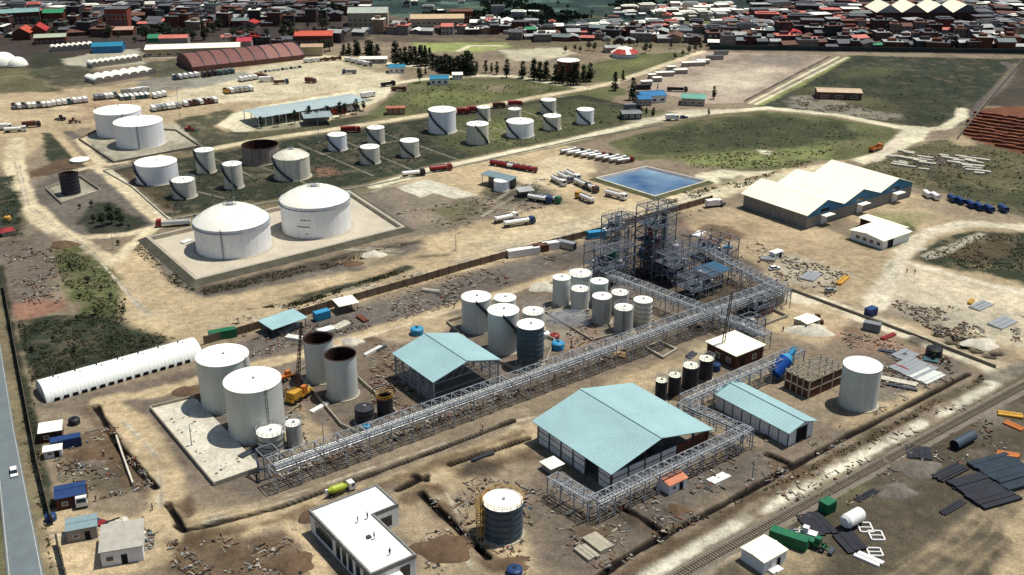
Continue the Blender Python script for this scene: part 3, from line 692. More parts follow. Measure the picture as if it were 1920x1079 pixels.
tank(1238,756,22,713,'small dark tank nearest the big teal hall, leftmost of four',tank_black,GD,rails=steel,roofmat=roof_cream)
tank(1263,748,24,703,'small dark tank second from the left of four',tank_black,GD,rails=steel,roofmat=roof_cream)
tank(1292,734,30,685,'bigger dark green tank third from the left of four',tank_black,GD,rails=steel,roofmat=roof_cream)
tank(1321,716,28,672,'dark green tank rightmost of four, nearest the brick building',tank_black,GD,rails=steel,roofmat=roof_cream)
tank(1605,773,70,684,'big lone pale tank right of the brick frame building',tank_grey,None,manh=False)
tF = tank(943,1023,74,938,'dark blue grey hooped tank with pale lid and yellow guardrail near the office',tank_dark,None,bands=M('hoop_blue',(58,74,84),.1,.5,.6),rails=paint_yellow,ladder=200)
def scaffold(t, r, h, a0, a1, m):
    g = MB()
    for k in range(7):
        a = R(a0+(a1-a0)*k/6); c, s_ = math.cos(a), math.sin(a)
        for q in (r+.5, r+1.5): g.bar((q*c,q*s_,0),(q*c,q*s_,h+.8),.1)
        for z in [2,4,6,8]:
            if z < h+1:
                g.bar(((r+.5)*c,(r+.5)*s_,z),((r+1.5)*c,(r+1.5)*s_,z),.09)
                if k < 6:
                    a2 = R(a0+(a1-a0)*(k+1)/6)
                    for q in (r+.5,r+1.5): g.bar((q*c,q*s_,z),(q*math.cos(a2),q*math.sin(a2),z),.09)
    g.build('scaffold', m, t)
scaffold(tF[0], tF[2], tF[3], 150, 215, paint_yellow)
# white round cover on the left
q = G(150,303); t = thing('water_cistern','white round low cistern beside the dirt track left of the tank farm','cistern',q)
MB().lathe([(4.2,0),(4.2,.9),(4.0,.9)],40).build('wall', concrete_pale, t); MB().lathe([(4.3,.9),(4.3,1.05),(.01,1.5)],40).build('lid', roof_white, t)
# far left white domes
for (x,y,w_,hh,lb) in [(8,122,50,26,'biggest white balloon dome at the left edge of the town'),(34,124,36,20,'smaller white balloon dome beside the biggest one')]:
    q = G(x,y); r = px2m(q,w_)/2; t = thing('dome_tent', lb, 'dome', q, 0, 'white balloon domes')
    MB().lathe([(r*math.cos(a), r*.95*math.sin(a)) for a in [i*math.pi/20 for i in range(11)]],40).build('membrane', roof_white, t)
    MB().lathe([(r+.3,0),(r+.3,.8),(r,.8)],40).build('base_ring', concrete, t)
# ================================================================= BUILDINGS
def frame_of(near, aend, bend, zz=0.0):
    a = G(*near, zz); b = G(*aend, zz); c = G(*bend, zz); X = (b-a); lx = X.length; X.normalize(); Yv = Vector((-X.y, X.x, 0)); ly = (c-a).dot(Yv)
    if ly < 0: raise RuntimeError('order')
    return Vector((a.x,a.y,0)), math.atan2(X.y,X.x), lx, ly
def flat_to(near, aend, bend, z): return frame_of(near, aend, bend, z)
# --- simple gabled / shed / flat building; local x along the first side, y along the second
def building(name, label, cat, org, rz, lx, ly, eave, rise, ridge='y', wall=wall_plaster, roofm=roof_cream, over=.6, windows=(), doors=(), group=None, wallh=None,
             gable_mat=None, closed=True, winm=None, parapet=False, frac=.5):
    t = thing(name, label, cat, org, rz, group); W = MB(); zt = wallh or eave; th = .25
    if closed:
        W.box(0,lx,0,th,-.3,zt); W.box(0,lx,ly-th,ly,-.3,zt); W.box(0,th,th,ly-th,-.3,zt); W.box(lx-th,lx,th,ly-th,-.3,zt)
        if rise and not wallh:
            if ridge == 'y':
                for y0,y1 in ((0,th),(ly-th,ly)): gp = MB(); gp.add([(0,y0,eave),(lx,y0,eave),(lx*frac,y0,eave+rise),(0,y1,eave),(lx,y1,eave),(lx*frac,y1,eave+rise)],[(0,1,2),(5,4,3),(0,2,5,3),(1,4,5,2)]); gp.build('gable', gable_mat or wall, t)
            else:
                for x0,x1 in ((0,th),(lx-th,lx)): gp = MB(); gp.add([(x0,0,eave),(x0,ly,eave),(x0,ly*frac,eave+rise),(x1,0,eave),(x1,ly,eave),(x1,ly*frac,eave+rise)],[(2,1,0),(3,4,5),(3,5,2,0),(2,5,4,1)]); gp.build('gable', gable_mat or wall, t)
        W.build('wall', wall, t)
    rf = MB(); k = .14
    if parapet:
        rf.box(th,lx-th,th,ly-th,eave-.7,eave-.5); rf.build('roof', roofm, t)
        pp = MB(); pp.box(-.1,lx+.1,-.1,th+.1,eave+.002,eave+.15); pp.box(-.1,lx+.1,ly-th-.1,ly+.1,eave+.002,eave+.15)
        pp.box(-.1,th+.1,th+.1,ly-th-.1,eave+.002,eave+.15); pp.box(lx-th-.1,lx+.1,th+.1,ly-th-.1,eave+.002,eave+.15); pp.build('parapet', concrete, t)
    elif rise == 0: rf.box(-over,lx+over,-over,ly+over,eave+.01,eave+.22); rf.build('roof', roofm, t)
    elif ridge == 'y':
        sl = rise/(lx*frac); x0 = -over; z0 = eave-over*sl+.03; sr = rise/(lx*(1-frac)); z1 = eave-over*sr+.03
        for A,B_ in (((x0,z0),(lx*frac,eave+rise+.03)),((lx*frac,eave+rise+.03),(lx+over,z1))):
            rf.add([(A[0],-over,A[1]),(B_[0],-over,B_[1]),(B_[0],ly+over,B_[1]),(A[0],ly+over,A[1]),(A[0],-over,A[1]+k),(B_[0],-over,B_[1]+k),(B_[0],ly+over,B_[1]+k),(A[0],ly+over,A[1]+k)],
                   [(3,2,1,0),(4,5,6,7),(0,1,5,4),(1,2,6,5),(2,3,7,6),(3,0,4,7)])
        rf.build('roof', roofm, t)
        MB().bar((lx*frac,-over-.02,eave+rise+k+.04),(lx*frac,ly+over+.02,eave+rise+k+.04),.4,.12).build('ridge_cap', roofm, t)
    else:
        sl = rise/(ly*frac); z0 = eave-over*sl+.03; sr = rise/(ly*(1-frac)); z1 = eave-over*sr+.03
        for A,B_ in (((-over,z0),(ly*frac,eave+rise+.03)),((ly*frac,eave+rise+.03),(ly+over,z1))):
            rf.add([(-over,A[0],A[1]),(lx+over,A[0],A[1]),(lx+over,B_[0],B_[1]),(-over,B_[0],B_[1]),(-over,A[0],A[1]+k),(lx+over,A[0],A[1]+k),(lx+over,B_[0],B_[1]+k),(-over,B_[0],B_[1]+k)],
                   [(3,2,1,0),(4,5,6,7),(0,1,5,4),(1,2,6,5),(2,3,7,6),(3,0,4,7)])
        rf.build('roof', roofm, t)
        MB().bar((-over-.02,ly*frac,eave+rise+k+.04),(lx+over+.02,ly*frac,eave+rise+k+.04),.4,.12).build('ridge_cap', roofm, t)
    # openings: (side, from, to, z0, z1) side in 'x0','x1','y0','y1'
    for nm, lst, m_ in (('window', windows, winm or glass), ('door', doors, dark_void)):
        for (sd_, a, b, z0, z1) in lst:
            g = MB(); fr = MB()
            def slab(mb, a, b, z0, z1, d0, d1):
                if sd_ == 'y0': mb.box(a,b,-d1,-d0,z0,z1)
                elif sd_ == 'y1': mb.box(a,b,ly+d0,ly+d1,z0,z1)
                elif sd_ == 'x0': mb.box(-d1,-d0,a,b,z0,z1)
                else: mb.box(lx+d0,lx+d1,a,b,z0,z1)
            slab(g,a,b,z0,z1,.004,.03); o = g.build(nm, m_, t)
            for aa,bb,c0,c1 in ((a-.12,a,z0,z1),(b,b+.12,z0,z1),(a-.12,b+.12,z1,z1+.12),(a-.12,b+.12,z0-.12,z0)): slab(fr,aa,bb,c0,c1,.004,.09)
            fr.build('frame', paint_white if nm == 'window' else steel_dark, o)
    return t
# --- cream roofed warehouse of three bays with blue gables
a = G(1510,430); Lb = (G(1376,394)-a).dot(UB)
xs = [0, (G(1578,410)-a).dot(UA), (G(1650,390)-a).dot(UA), (G(1710,369)-a).dot(UA)]
EV = Hgt(a,402)
t = thing('warehouse','three-bay warehouse with bright cream roofs and blue gable tops','warehouse',a,ANG_A)
Ltot = xs[3]; W = MB(); gm = MB(); rf = MB(); Lb_ = Lb
W.box(0,.3,0,Lb_,-.3,EV); W.box(.3,Ltot,Lb_-.3,Lb_,-.3,EV); W.box(Ltot-.3,Ltot,0,Lb_-.3,-.3,EV)
W.build('side_wall', wall_grey, t)
for i in range(3):
    x0, x1 = xs[i], xs[i+1]; xm = (x0+x1)/2; rs = Hgt(G((1547,1621,1687)[i], (422,402,378)[i]), (371,349,327)[i])-EV
    rs = max(3.0, min(3.8, rs))
    g = MB(); g.box(x0+.31,x1-.002,0,.3,-.3,EV-.1); g.build('front_wall', wall_grey_x, t)
    g = MB(); g.add([(x0+.05,-.05,EV-1.6),(x1-.05,-.05,EV-1.6),(x1-.05,-.05,EV),(xm,-.05,EV+rs),(x0+.05,-.05,EV),(x0+.05,.28,EV-1.6),(x1-.05,.28,EV-1.6),(x1-.05,.28,EV),(xm,.28,EV+rs),(x0+.05,.28,EV)],
            [(0,1,2,3,4),(9,8,7,6,5),(0,4,9,5),(4,3,8,9),(3,2,7,8),(2,1,6,7),(1,0,5,6)]); g.build('blue_gable', blue_panel, t)
    for A,B_ in (((x0-(1 if i==0 else 0),EV-(.35 if i==0 else -.04)),(xm,EV+rs+.05)),((xm,EV+rs+.05),(x1+(1 if i==2 else 0),EV-(.35 if i==2 else -.04)))):
        rf.add([(A[0],-1,A[1]),(B_[0],-1,B_[1]),(B_[0],Lb_+1,B_[1]),(A[0],Lb_+1,A[1]),(A[0],-1,A[1]+.15),(B_[0],-1,B_[1]+.15),(B_[0],Lb_+1,B_[1]+.15),(A[0],Lb_+1,A[1]+.15)],
           [(3,2,1,0),(4,5,6,7),(0,1,5,4),(1,2,6,5),(2,3,7,6),(3,0,4,7)])
    MB().box(xm-1.8,xm+1.8,-.12,-.06,0,4.0).build('door', wall_white, t)
    MB().box(xm-2.8,xm+2.8,-3.2,-.1,4.1,4.25).build('door_canopy', roof_white, t)
    g = MB(); g.box(xm-2.6,xm+2.6,-.12,-.06,EV-1.1,EV+.2); g.build('window', dark_void if i==0 else glass, t)
rf.build('roof', roof_cream, t)
MB().box(-.05,Ltot,Lb_*.0+.0,.0+.001,-.2,0.0) 
# --- white industrial building right of it with a dark red shed behind
o_,rz,lx,ly = frame_of((1655,468),(1664,476),(1604,453)) if False else (G(1655,469),ANG_A,0,0)
a = G(1654,469); lx = (G(1700,450)-a).dot(UA); ly = (G(1602,458)-a).dot(UB)
building('store_building','white low building with a pale tin roof inside the grassy oval','building',a,ANG_A,max(lx,14),max(ly,14),Hgt(a,452),.8,'x',wall_white,roof_cream,
         windows=[('x0',i*3+1,i*3+2.6,1.2,2.4) for i in range(int(max(ly,14)//3.2))],doors=[('y0',3,6,0,3)])
b = G(1690,450)
building('long_shed','low dark red shed with cream roof behind the white low building','shed',b+UB*1.5,ANG_A,5,17,Hgt(b,434),.4,'y',brick_dark,roof_cream)
# --- big teal hall
def roofpt(x,y,z): return G(x,y,z)
a = roofpt(1146,892,5.6); bb = roofpt(1337,805,5.6); c = roofpt(990,794,5.6)
ov = 1.2; lx = (bb-a).dot(UA)-2*ov; ly = (c-a).dot(UB)-2*ov; org = a+UA*ov+UB*ov; org.z = 0
pr = roofpt(1250,829,9.4); fr_ = max(.35,min(.65,((pr-a).dot(UA)-ov)/lx))
t = thing('process_hall','big open-sided hall with a wide teal roof in the near plant','hall',org,ANG_A)
def hall_roof(t, lx, ly, ov, ev, top, fr_, m, und=True):
    for i,(A,B_) in enumerate((((-ov,ev),(lx*fr_,top)),((lx*fr_,top),(lx+ov,ev)))):
        rf = MB(); rf.add([(A[0],-ov,A[1]),(B_[0],-ov,B_[1]),(B_[0],ly+ov,B_[1]),(A[0],ly+ov,A[1]),(A[0],-ov,A[1]+.2),(B_[0],-ov,B_[1]+.2),(B_[0],ly+ov,B_[1]+.2),(A[0],ly+ov,A[1]+.2)],
           [(3,2,1,0),(4,5,6,7),(0,1,5,4),(1,2,6,5),(2,3,7,6),(3,0,4,7)]); rf.build('roof', m, t)
    MB().bar((lx*fr_,-ov,top+.26),(lx*fr_,ly+ov,top+.26),.7,.1).build('ridge_cap', m, t)
hall_roof(t, lx, ly, ov, 5.6, 9.6, fr_, roof_teal_y)
n1 = 6
for k in range(n1+1):
    for x in (0,lx): MB().bar((x,ly*k/n1,-.2),(x,ly*k/n1,5.55),.4).build('column', steel_dark if k else brick_dark, t)
for k in range(1,6): MB().bar((lx*k/6,0,-.2),(lx*k/6,0,5.5+3.6*(1-abs(k/6-fr_)/max(fr_,1-fr_))),.3).build('column', steel_dark, t)
for k in range(n1):
    if k != 1: MB().box(-.1,.1,ly*k/n1+.25,ly*(k+1)/n1-.25,0,4.5).build('wall_panel', wall_white, t)
for k in range(6): MB().box(lx*k/6+.25,lx*(k+1)/6-.25,-.1,.1,0 if k not in (3,) else 2.2,4.9).build('wall_panel', wall_white if k<4 else brick, t)
MB().box(0,lx,ly-.1,ly+.1,0,4.5).build('back_wall', wall_plaster, t); MB().box(.15,lx-.15,.15,ly-.15,0,.12).build('floor', concrete_dark, t)
g = MB()
for k in range(n1+1):
    y = ly*k/n1; g.bar((0,y,5.3),(lx*fr_,y,9.2),.3); g.bar((lx*fr_,y,9.2),(lx,y,5.3),.3); g.bar((0,y,5.2),(lx,y,5.2),.2)
for z in (1.8,3.5):
    g.bar((-.15,0,z),(-.15,ly,z),.12); g.bar((0,-.15,z),(lx,-.15,z),.12)
g.build('truss', steel_dark, t)
for k,(x,y,h) in enumerate([(6,6,2.6),(12,12,3.2),(18,7,2.4),(20,18,3.0),(8,20,2.6)]):
    m_ = thing('machine','%s machine under the big teal hall roof' % ['low grey','green squat','long grey','pale tall','dark square'][k],'machine',org+UA*x*lx/26+UB*y*ly/26,ANG_A)
    MB().box(-1.6,1.6,-1.2,1.2,.12,h*.6).build('housing',[paint_grey,paint_green,paint_silver,paint_white,paint_black][k],m_); MB().tube((-.8,0,h*.6),(-.8,0,h),.6,14).build('drum',paint_grey,m_); MB().tube((.2,0,h*.5),(2.4,0,h*.5),.25,8).build('pipe',steel,m_)
# --- open steel hall with teal roof
a = roofpt(812,719,7.0); bb = roofpt(942,677,7.0); c = roofpt(735,664,7.0); ov = .6
lx = (bb-a).dot(UA)-2*ov; ly = (c-a).dot(UB)-2*ov; org = a+UA*ov+UB*ov; org.z = 0
pr = roofpt(880,683,9.5); fr_ = max(.4,min(.6,((pr-a).dot(UA)-ov)/lx))
t = thing('steel_hall','unwalled steel frame hall with a teal roof behind the main pipe rack','hall',org,ANG_A)
hall_roof(t, lx, ly, ov, 7.0, 10.0, fr_, roof_teal_y)
for k in range(6):
    for x in (0,lx): MB().bar((x,ly*k/5,-.2),(x,ly*k/5,6.95),.35).build('column', steel, t)
g = MB()
for k in range(6):
    y = ly*k/5; g.bar((0,y,6.8),(lx*fr_,y,9.7),.25); g.bar((lx*fr_,y,9.7),(lx,y,6.8),.25); g.bar((0,y,6.2),(lx,y,6.2),.18)
    for q in range(8): x0,x1 = lx*q/8, lx*(q+1)/8; zz = lambda x: 6.8+2.9*(1-abs(x-lx*fr_)/(lx*(fr_ if x<lx*fr_ else 1-fr_))); g.bar((x0,y,6.2),(x1,y,zz(x1)),.12)
g.build('truss', steel, t); g = MB()
for x in (0,lx):
    for z in (1.3,2.6,3.9,5.2): g.bar((x,0,z),(x,ly,z),.14)
    for q in range(30): y0 = ly*q/30; g.bar((x,y0,.2),(x,y0,6.6),.1)
    for q in range(5): g.bar((x,ly*q/5,0),(x,ly*(q+1)/5,6.6),.15)
for z in (3.4,): g.bar((0,0,z),(lx,0,z),.16)
g.build('wall_framing', steel, t)
MB().box(.3,lx-.3,.3,ly-.3,0,.1).build('floor', concrete_dark, t)
# --- small white hall with teal roof
a = G(1476,838); b_ = G(1521,816); c = G(1340,758)
lx = (b_-a).dot(UA); EV = 4.2; ly = (roofpt(1340,730,EV)-roofpt(1478,803,EV)).dot(UB)-.5
t = thing('workshop','long white workshop with a narrow teal roof and dark posts','workshop',a,ANG_A)
hall_roof(t, lx, ly, .8, EV-.1, EV+1.5, .55, roof_teal_y)
nb = 8
for k in range(nb):
    MB().box(0,.15,ly*k/nb+.12,ly*(k+1)/nb-.12,-.1,EV-.5).build('wall_panel', wall_white, t)
    MB().box(-.1,.25,ly*k/nb-.12,ly*k/nb+.1,-.1,EV-.15).build('post', steel_dark, t)
g = MB(); g.box(0,lx*.28,-.02,.15,-.1,EV-.2); g.box(lx*.78,lx,-.02,.15,-.1,EV-.2); g.add([(0,0,EV-.2),(lx,0,EV-.2),(lx*.55,0,EV+1.3),(0,.15,EV-.2),(lx,.15,EV-.2),(lx*.55,.15,EV+1.3)],[(0,1,2),(5,4,3),(0,2,5,3),(1,4,5,2),(0,3,4,1)]); g.box(lx-.15,lx,.2,ly,-.1,EV-.2); g.box(.2,lx-.2,ly-.15,ly,-.1,EV-.2); g.build('wall', wall_white, t)
MB().box(lx*.28,lx*.78,.2,.4,-.1,EV-.2).build('door', dark_void, t)
[MB().bar((lx*k_,-.1,-.1),(lx*k_,-.1,EV+.1),.22).build('door_post', paint_white, t) for k_ in (.02,.28,.78,.98)]
# --- white office with flat roof (L shaped)
ZR = 5.6
cor = [(695,1076),(777,1037),(701,963),(741,940),(702,908),(586,956)]
pts = [G(x,y,ZR) for x,y in cor]; org = pts[0].copy(); org.z = 0
loc = [((p-pts[0]).dot(UA), (p-pts[0]).dot(UB)) for p in pts]
X1 = loc[1][0]; X2 = loc[3][0]; Y1 = loc[2][1]; Y2 = (loc[4][1]+loc[5][1])/2
OUT = [(0,0),(X1,0),(X1,Y1),(X2,Y1),(X2,Y2),(0,Y2)]
t = thing('office_building','white flat-roofed office with grey parapet and workers on its roof','office',org,ANG_A)
INN = [(.3,.3),(X1-.3,.3),(X1-.3,Y1+.3),(X2-.3,Y1+.3),(X2-.3,Y2-.3),(.3,Y2-.3)]
g = MB()
for i in range(6):
    a0,a1 = OUT[i],OUT[(i+1)%6]; b0,b1 = INN[i],INN[(i+1)%6]
    g.add([(*a0,-.3),(*a1,-.3),(*a1,ZR-.9),(*a0,ZR-.9),(*b0,-.3),(*b1,-.3),(*b1,ZR-.9),(*b0,ZR-.9)],[(0,1,2,3),(7,6,5,4),(3,2,6,7)])
g.build('wall', wall_white, t)
g = MB(); o5 = [(x+(-.12 if i in (0,5) else .12), y+(-.12 if i in (0,1) else (.12 if i>3 else (.0)))) for i,(x,y) in enumerate(OUT)]
for i in range(6):
    a0,a1 = o5[i],o5[(i+1)%6]; b0,b1 = INN[i],INN[(i+1)%6]
    g.add([(*a0,ZR-1.0),(*a1,ZR-1.0),(*a1,ZR),(*a0,ZR),(*b0,ZR-.6),(*b1,ZR-.6),(*b1,ZR),(*b0,ZR)],[(0,1,2,3),(7,6,5,4),(3,2,6,7),(1,0,4,5)])
g.build('parapet', wall_grey, t)
MB().poly([(x,y,ZR-.35) for x,y in INN]).build('roof', M('roof_membrane',(232,232,224),.05,.25,.5,fine=.03,alb=.95), t)
def opening(nm, m_, sd_, a, b, z0, z1, parent=t):
    g = MB(); fr = MB()
    def s_(mb,a,b,z0,z1,d0,d1):
        if sd_ == 'x0': mb.box(-d1,-d0,a,b,z0,z1)
        elif sd_ == 'y0': mb.box(a,b,-d1,-d0,z0,z1)
        else: mb.box(a,b,Y1-d1,Y1-d0,z0,z1)
    s_(g,a,b,z0,z1,.005,.04); o = g.build(nm,m_,parent)
    for q in ((a-.1,a,z0,z1),(b,b+.1,z0,z1),(a-.1,b+.1,z1,z1+.1),(a-.1,b+.1,z0-.1,z0),((a+b)/2-.04,(a+b)/2+.04,z0,z1)): s_(fr,*q,.006,.09)
    fr.build('frame', steel_dark, o)
opening('window', glass, 'x0', Y2*.62, Y2*.90, 1.2, 4.0)
for q in (.52,.42,.32,.2,.08): opening('window', glass, 'x0', Y2*q-.75, Y2*q+.75, .7, 4.2)
for q in (.2,.75): opening('window', glass, 'y0', X1*q-1, X1*q+1, 1.4, 3.8)
opening('door', dark_void, 'y0', X1*.47-1, X1*.47+1, 0, 2.6)
opening('window', glass, 'i', X1+(X2-X1)*.3, X1+(X2-X1)*.7, 1, 3.4)
MB().box(X1*.3,X1*.62,-1.6,-.1,3.2,3.4).build('entrance_canopy', roof_white, t)
g = MB(); g.box(X1*.5,X1*.5+.9,Y1*.6,Y1*.6+.9,ZR-.35,ZR+.1); g.build('roof_hatch', steel_dark, t)
# --- arch shed
a = G(88,757); e = G(382,672); d = (e-a); Ls = d.length; d.normalize(); rz = math.atan2(d.y,d.x); rr = 5.2
t = thing('arched_shed','long white arched shed beside the wall at left','shed',a+Vector((-d.y,d.x,0))*rr,rz)
g = MB(); n = int(Ls/1.1)
for i in range(n):
    x0 = Ls*i/n; V = []
    for k in range(17):
        a_ = math.pi*k/16
        for xx, rd in ((x0,rr-.10),(x0+Ls/n/2,rr),(x0+Ls/n,rr-.10)): V.append((xx, -rd*math.cos(a_), max(-.1,rd*.82*math.sin(a_))))
    g.add(V, [(3*k+j,3*k+j+1,3*k+4+j,3*k+3+j) for k in range(16) for j in (0,1)], True)
g.build('ribbed_cover', M('membrane',(232,236,226),.05,.3,.6,streak=.06,alb=.95), t)
for x in (0,Ls): 
    g = MB(); g.add([(x,0,0)]+[(x,-(rr-.1)*math.cos(math.pi*k/16),(rr-.1)*.82*math.sin(math.pi*k/16)) for k in range(17)],[(0,k+1,k+2) for k in range(16)]); g.build('end_wall', roof_white, t)
for k in range(7):
    x = Ls*(.09+.133*k); g = MB(); g.bar((x,.6,rr*.82-.1),(x,.6,rr*.82+.5),.35); g.bar((x+1.0,-.6,rr*.82-.15),(x+1.0,-.6,rr*.82+.35),.2); g.build('roof_vent', steel_dark, t)
for i in range(int(Ls/2.4)-2): MB().box(i*2.4+2,i*2.4+3.4,-rr-.25,-rr+.05,0,.9).build('base_vent', dark_void, t)
# --- teal roofed lean-to by the wall, and canopy
a = roofpt(511,616,3.4); e = roofpt(574,594,3.4); c_ = roofpt(487,602,3.4); d = (e-a); lx = d.length; d.normalize(); n_ = Vector((-d.y,d.x,0)); ly = (c_-a).dot(n_)
def canopy(name,label,org,rz,lx,ly,h,m_,group=None,drop=.4,cat='canopy',np_=4,stuff=True):
    t = thing(name,label,cat,org,rz,group)
    MB().add([(-.4,-.4,h-drop),(lx+.4,-.4,h-drop),(lx+.4,ly+.4,h),(-.4,ly+.4,h),(-.4,-.4,h-drop+.15),(lx+.4,-.4,h-drop+.15),(lx+.4,ly+.4,h+.15),(-.4,ly+.4,h+.15)],
        [(3,2,1,0),(4,5,6,7),(0,1,5,4),(1,2,6,5),(2,3,7,6),(3,0,4,7)]).build('roof', m_, t)
    for k in range(np_):
        for y in (.2,ly-.2): MB().bar((.2+(lx-.4)*k/(np_-1),y,-.1),(.2+(lx-.4)*k/(np_-1),y,h-drop+.02+(drop*.9 if y>1 else 0)),.2).build('post', steel_dark, t)
    MB().box(.3,lx-.3,ly-.3,ly-.15,0,h-.6).build('back_wall', wall_plaster, t)
    return t
org = Vector((a.x,a.y,0)); canopy('shelter','pale teal roofed shelter against the boundary wall near the crane',org,math.atan2(d.y,d.x),lx,max(ly,5),3.4,roof_teal)
a = roofpt(637,573,3.2); canopy('shelter','small cream roofed shelter against the boundary wall',Vector((a.x,a.y,0)),ANG_A-.1,6,5,3.2,roof_cream)
# --- brick building with cream roof, concrete frame building, small site cabins
a = G(1378,692); building('brick_house','red brick building with cream flat roof beside the right pipe rack','building',a,ANG_A,11.5,11,Hgt(a,668),0,wall=brick_dark,roofm=roof_cream,over=.5,windows=[('x0',2,3.4,1,2.4),('x0',6,7.4,1,2.4),('y0',7,8.4,1,2.4)],doors=[('y0',2,4,0,2.6)])
a = G(1515,748); c = G(1467,728); e = G(1571,715); lx = (e-a).dot(UA); ly = (c-a).dot(UB); H2 = Hgt(a,716)
t = thing('frame_building','unfinished brick building with concrete frame and open roof beams','building',a,ANG_A)
g = MB(); ni,nj = 3,4
for i in range(ni+1):
    for j in range(nj+1): 
        if i in (0,ni) or j in (0,nj): MB().box(lx*i/ni-.18,lx*i/ni+.18,ly*j/nj-.18,ly*j/nj+.18,-.2,H2+.6).build('column', concrete, t)
for z in (H2*.5,H2):
    for j in (range(nj+1) if z==H2 else (0,nj)): g.bar((.2,ly*j/nj,z),(lx-.2,ly*j/nj,z),.3)
    for i in (range(ni+1) if z==H2 else (0,ni)): g.bar((lx*i/ni,.2,z-.002),(lx*i/ni,ly-.2,z-.002),.28)
for j in range(nj*3+1): g.bar((0,ly*j/nj/3,H2+.22),(lx,ly*j/nj/3,H2+.22),.1)
g.build('beams', concrete, t)
for i in range(ni):
    for z0,z1 in ((0,H2*.42),(H2*.54,H2*.92)): MB().box(lx*i/ni+.2,lx*(i+1)/ni-.2,-.08,.08,z0,z1).build('brick_panel', brick_dark, t)
for j in range(nj):
    for z0,z1 in ((0,H2*.42),(H2*.54,H2*.92)): MB().box(-.08,.08,ly*j/nj+.2,ly*(j+1)/nj-.2,z0,z1).build('brick_panel', brick_dark, t)
def cabin(label,x,y,lx,ly,h,wm,rm,rz=ANG_A,group=None,name='site_cabin',rise=.5):
    return building(name,label,'cabin',G(x,y),rz,lx,ly,h,rise,'x' if lx>ly else 'y',wm,rm,over=.25,doors=[('y0',lx*.6,lx*.6+.9,0,min(2,h-.3))],windows=[('y0',lx*.2,lx*.2+1,1,min(1.8,h-.4))],group=group)
cabin('small white site cabin with an orange roof in front of the big hall',1254,929,5.6,4.0,2.5,wall_white,M('roof_orange',(206,130,96),.15,.6,.7))
cabin('red walled cabin with a blue roof beside the highway wall',108,958,6.2,5.2,3.0,brick_dark,paint_blue,rz=ANG_A-.25)
cabin('red brick hut with a white roof beside the arched shed end',76,832,5.2,5.0,2.8,brick_dark,roof_white,rz=ANG_A-.3,rise=.1)
cabin('low white hut below the red brick hut by the highway wall',84,862,4.0,2.6,2.0,wall_white,roof_white,rz=ANG_A-.3,rise=.05)
cabin('grey blue roofed hut at the gate near the bottom left',128,1019,6.0,4.6,3.0,wall_plaster,M('roof_greyblue',(136,158,160),.1,.6,.6),rz=ANG_A-.3,rise=.2)
a = G(192,1064); building('gate_house','flat white roofed gate house at the bottom left corner','building',a,ANG_A-.35,8.2,9.5,3.6,0,wall=wall_white,roofm=M('roof_gate',(180,176,162),.12,.6,.7),over=.3,windows=[('y0',1,2.4,1.2,2.3)],doors=[('y0',4,5,0,2.2)])
cabin('low white flat cabin by the yard at the right side of pond wall',1452,487,4.2,2.4,2.2,wall_white,roof_white,rise=.1)
cabin('white shed with tan roof on the dirt right of the racks',1512,622,6,5,2.4,wall_plaster,roof_cream,rise=.3)
cabin('cream roofed hut in the yard at the bottom edge',1430,1078,7,6,3,wall_white,roof_cream,rise=.2)
# --- far landmarks
def bl(name,label,cat,x,y,wpx,dpt,h,rise,wm,rm,rz=0.0,ridge='x',nw=0,group=None,fl=1,**kw):
    a = G(x-wpx/2,y); lx = px2m(a,wpx)/max(.5,math.cos(rz)); win = [('y0',lx*(k+.25)/nw,lx*(k+.7)/nw,f_*3+1,f_*3+2.3) for k in range(nw) for f_ in range(fl)] if nw else []
    return building(name,label,cat,a,rz,lx,dpt,h,rise,ridge,wm,rm,over=.4,windows=win,group=group,**kw)
pink = M('roof_pink',(206,120,104),.15,.3,.7); redr = M('roof_red',(178,52,44),.12,.3,.6); tin = M('roof_tin',(176,178,172),.15,.2,.5,streak=.1)
darkr = M('roof_darktin',(96,98,100),.2,.2,.7); greenr = M('roof_green',(50,140,96),.12,.3,.6); bluer = M('roof_blue',(48,120,170),.12,.3,.5); skyr = M('roof_sky',(40,130,160),.1,.3,.5); rustr = M('roof_rusty',(112,78,64),.25,.3,.8)
bl('school_building','long grey school block with pale teal roof at the top left','building',35,48,64,12,9,2,brick_dark,M('roof_paleteal',(130,168,160),.1,.3,.6),.35,nw=8,fl=2)
bl('green_roofed_house','dark house with a bright green roof at top left','house',100,42,36,14,7,2,brick,greenr,.1,nw=4)
bl('red_roofed_house','house with bright red gabled roof at the left of the town','house',70,72,30,14,5,4,brick,redr,.2,ridge='y')
bl('orange_roofed_house','house with an orange red gabled roof left of the bright red roof','house',40,76,32,14,5,3.5,brick_dark,M('roof_or',(190,84,58),.1,.3,.7),.1,ridge='y')
bl('long_house','long low house with a pale grey green roof below the red roofs','house',92,84,54,12,4.5,1.5,brick,M('roof_gg',(176,186,160),.1,.3,.7),.25,nw=6)
bl('apartment_block','tall red brick block in the middle of the left town','building',220,56,40,14,15,0,M('brick_bright',(140,72,54),.15,.4,.9),darkr,.1,nw=5,fl=4)
bl('tin_roofed_shed','shed with a pinkish cream roof beneath the tall brick block','shed',218,68,58,12,4,1.5,brick,M('roof_pc',(190,150,130),.1,.3,.7),.15)
bl('sports_hall','bright blue curved roofed sports hall at the left','hall',200,101,54,14,4.5,1.6,bluer,skyr,.18)
bl('green_stall','small green roofed kiosk among the town trees','kiosk',290,80,24,8,3,2,greenr,greenr,.1)
bl('long_store','very long cream roofed store behind the brown vaulted hall','building',358,108,170,18,5,1.5,wall_beige,roof_cream,.16,nw=10)
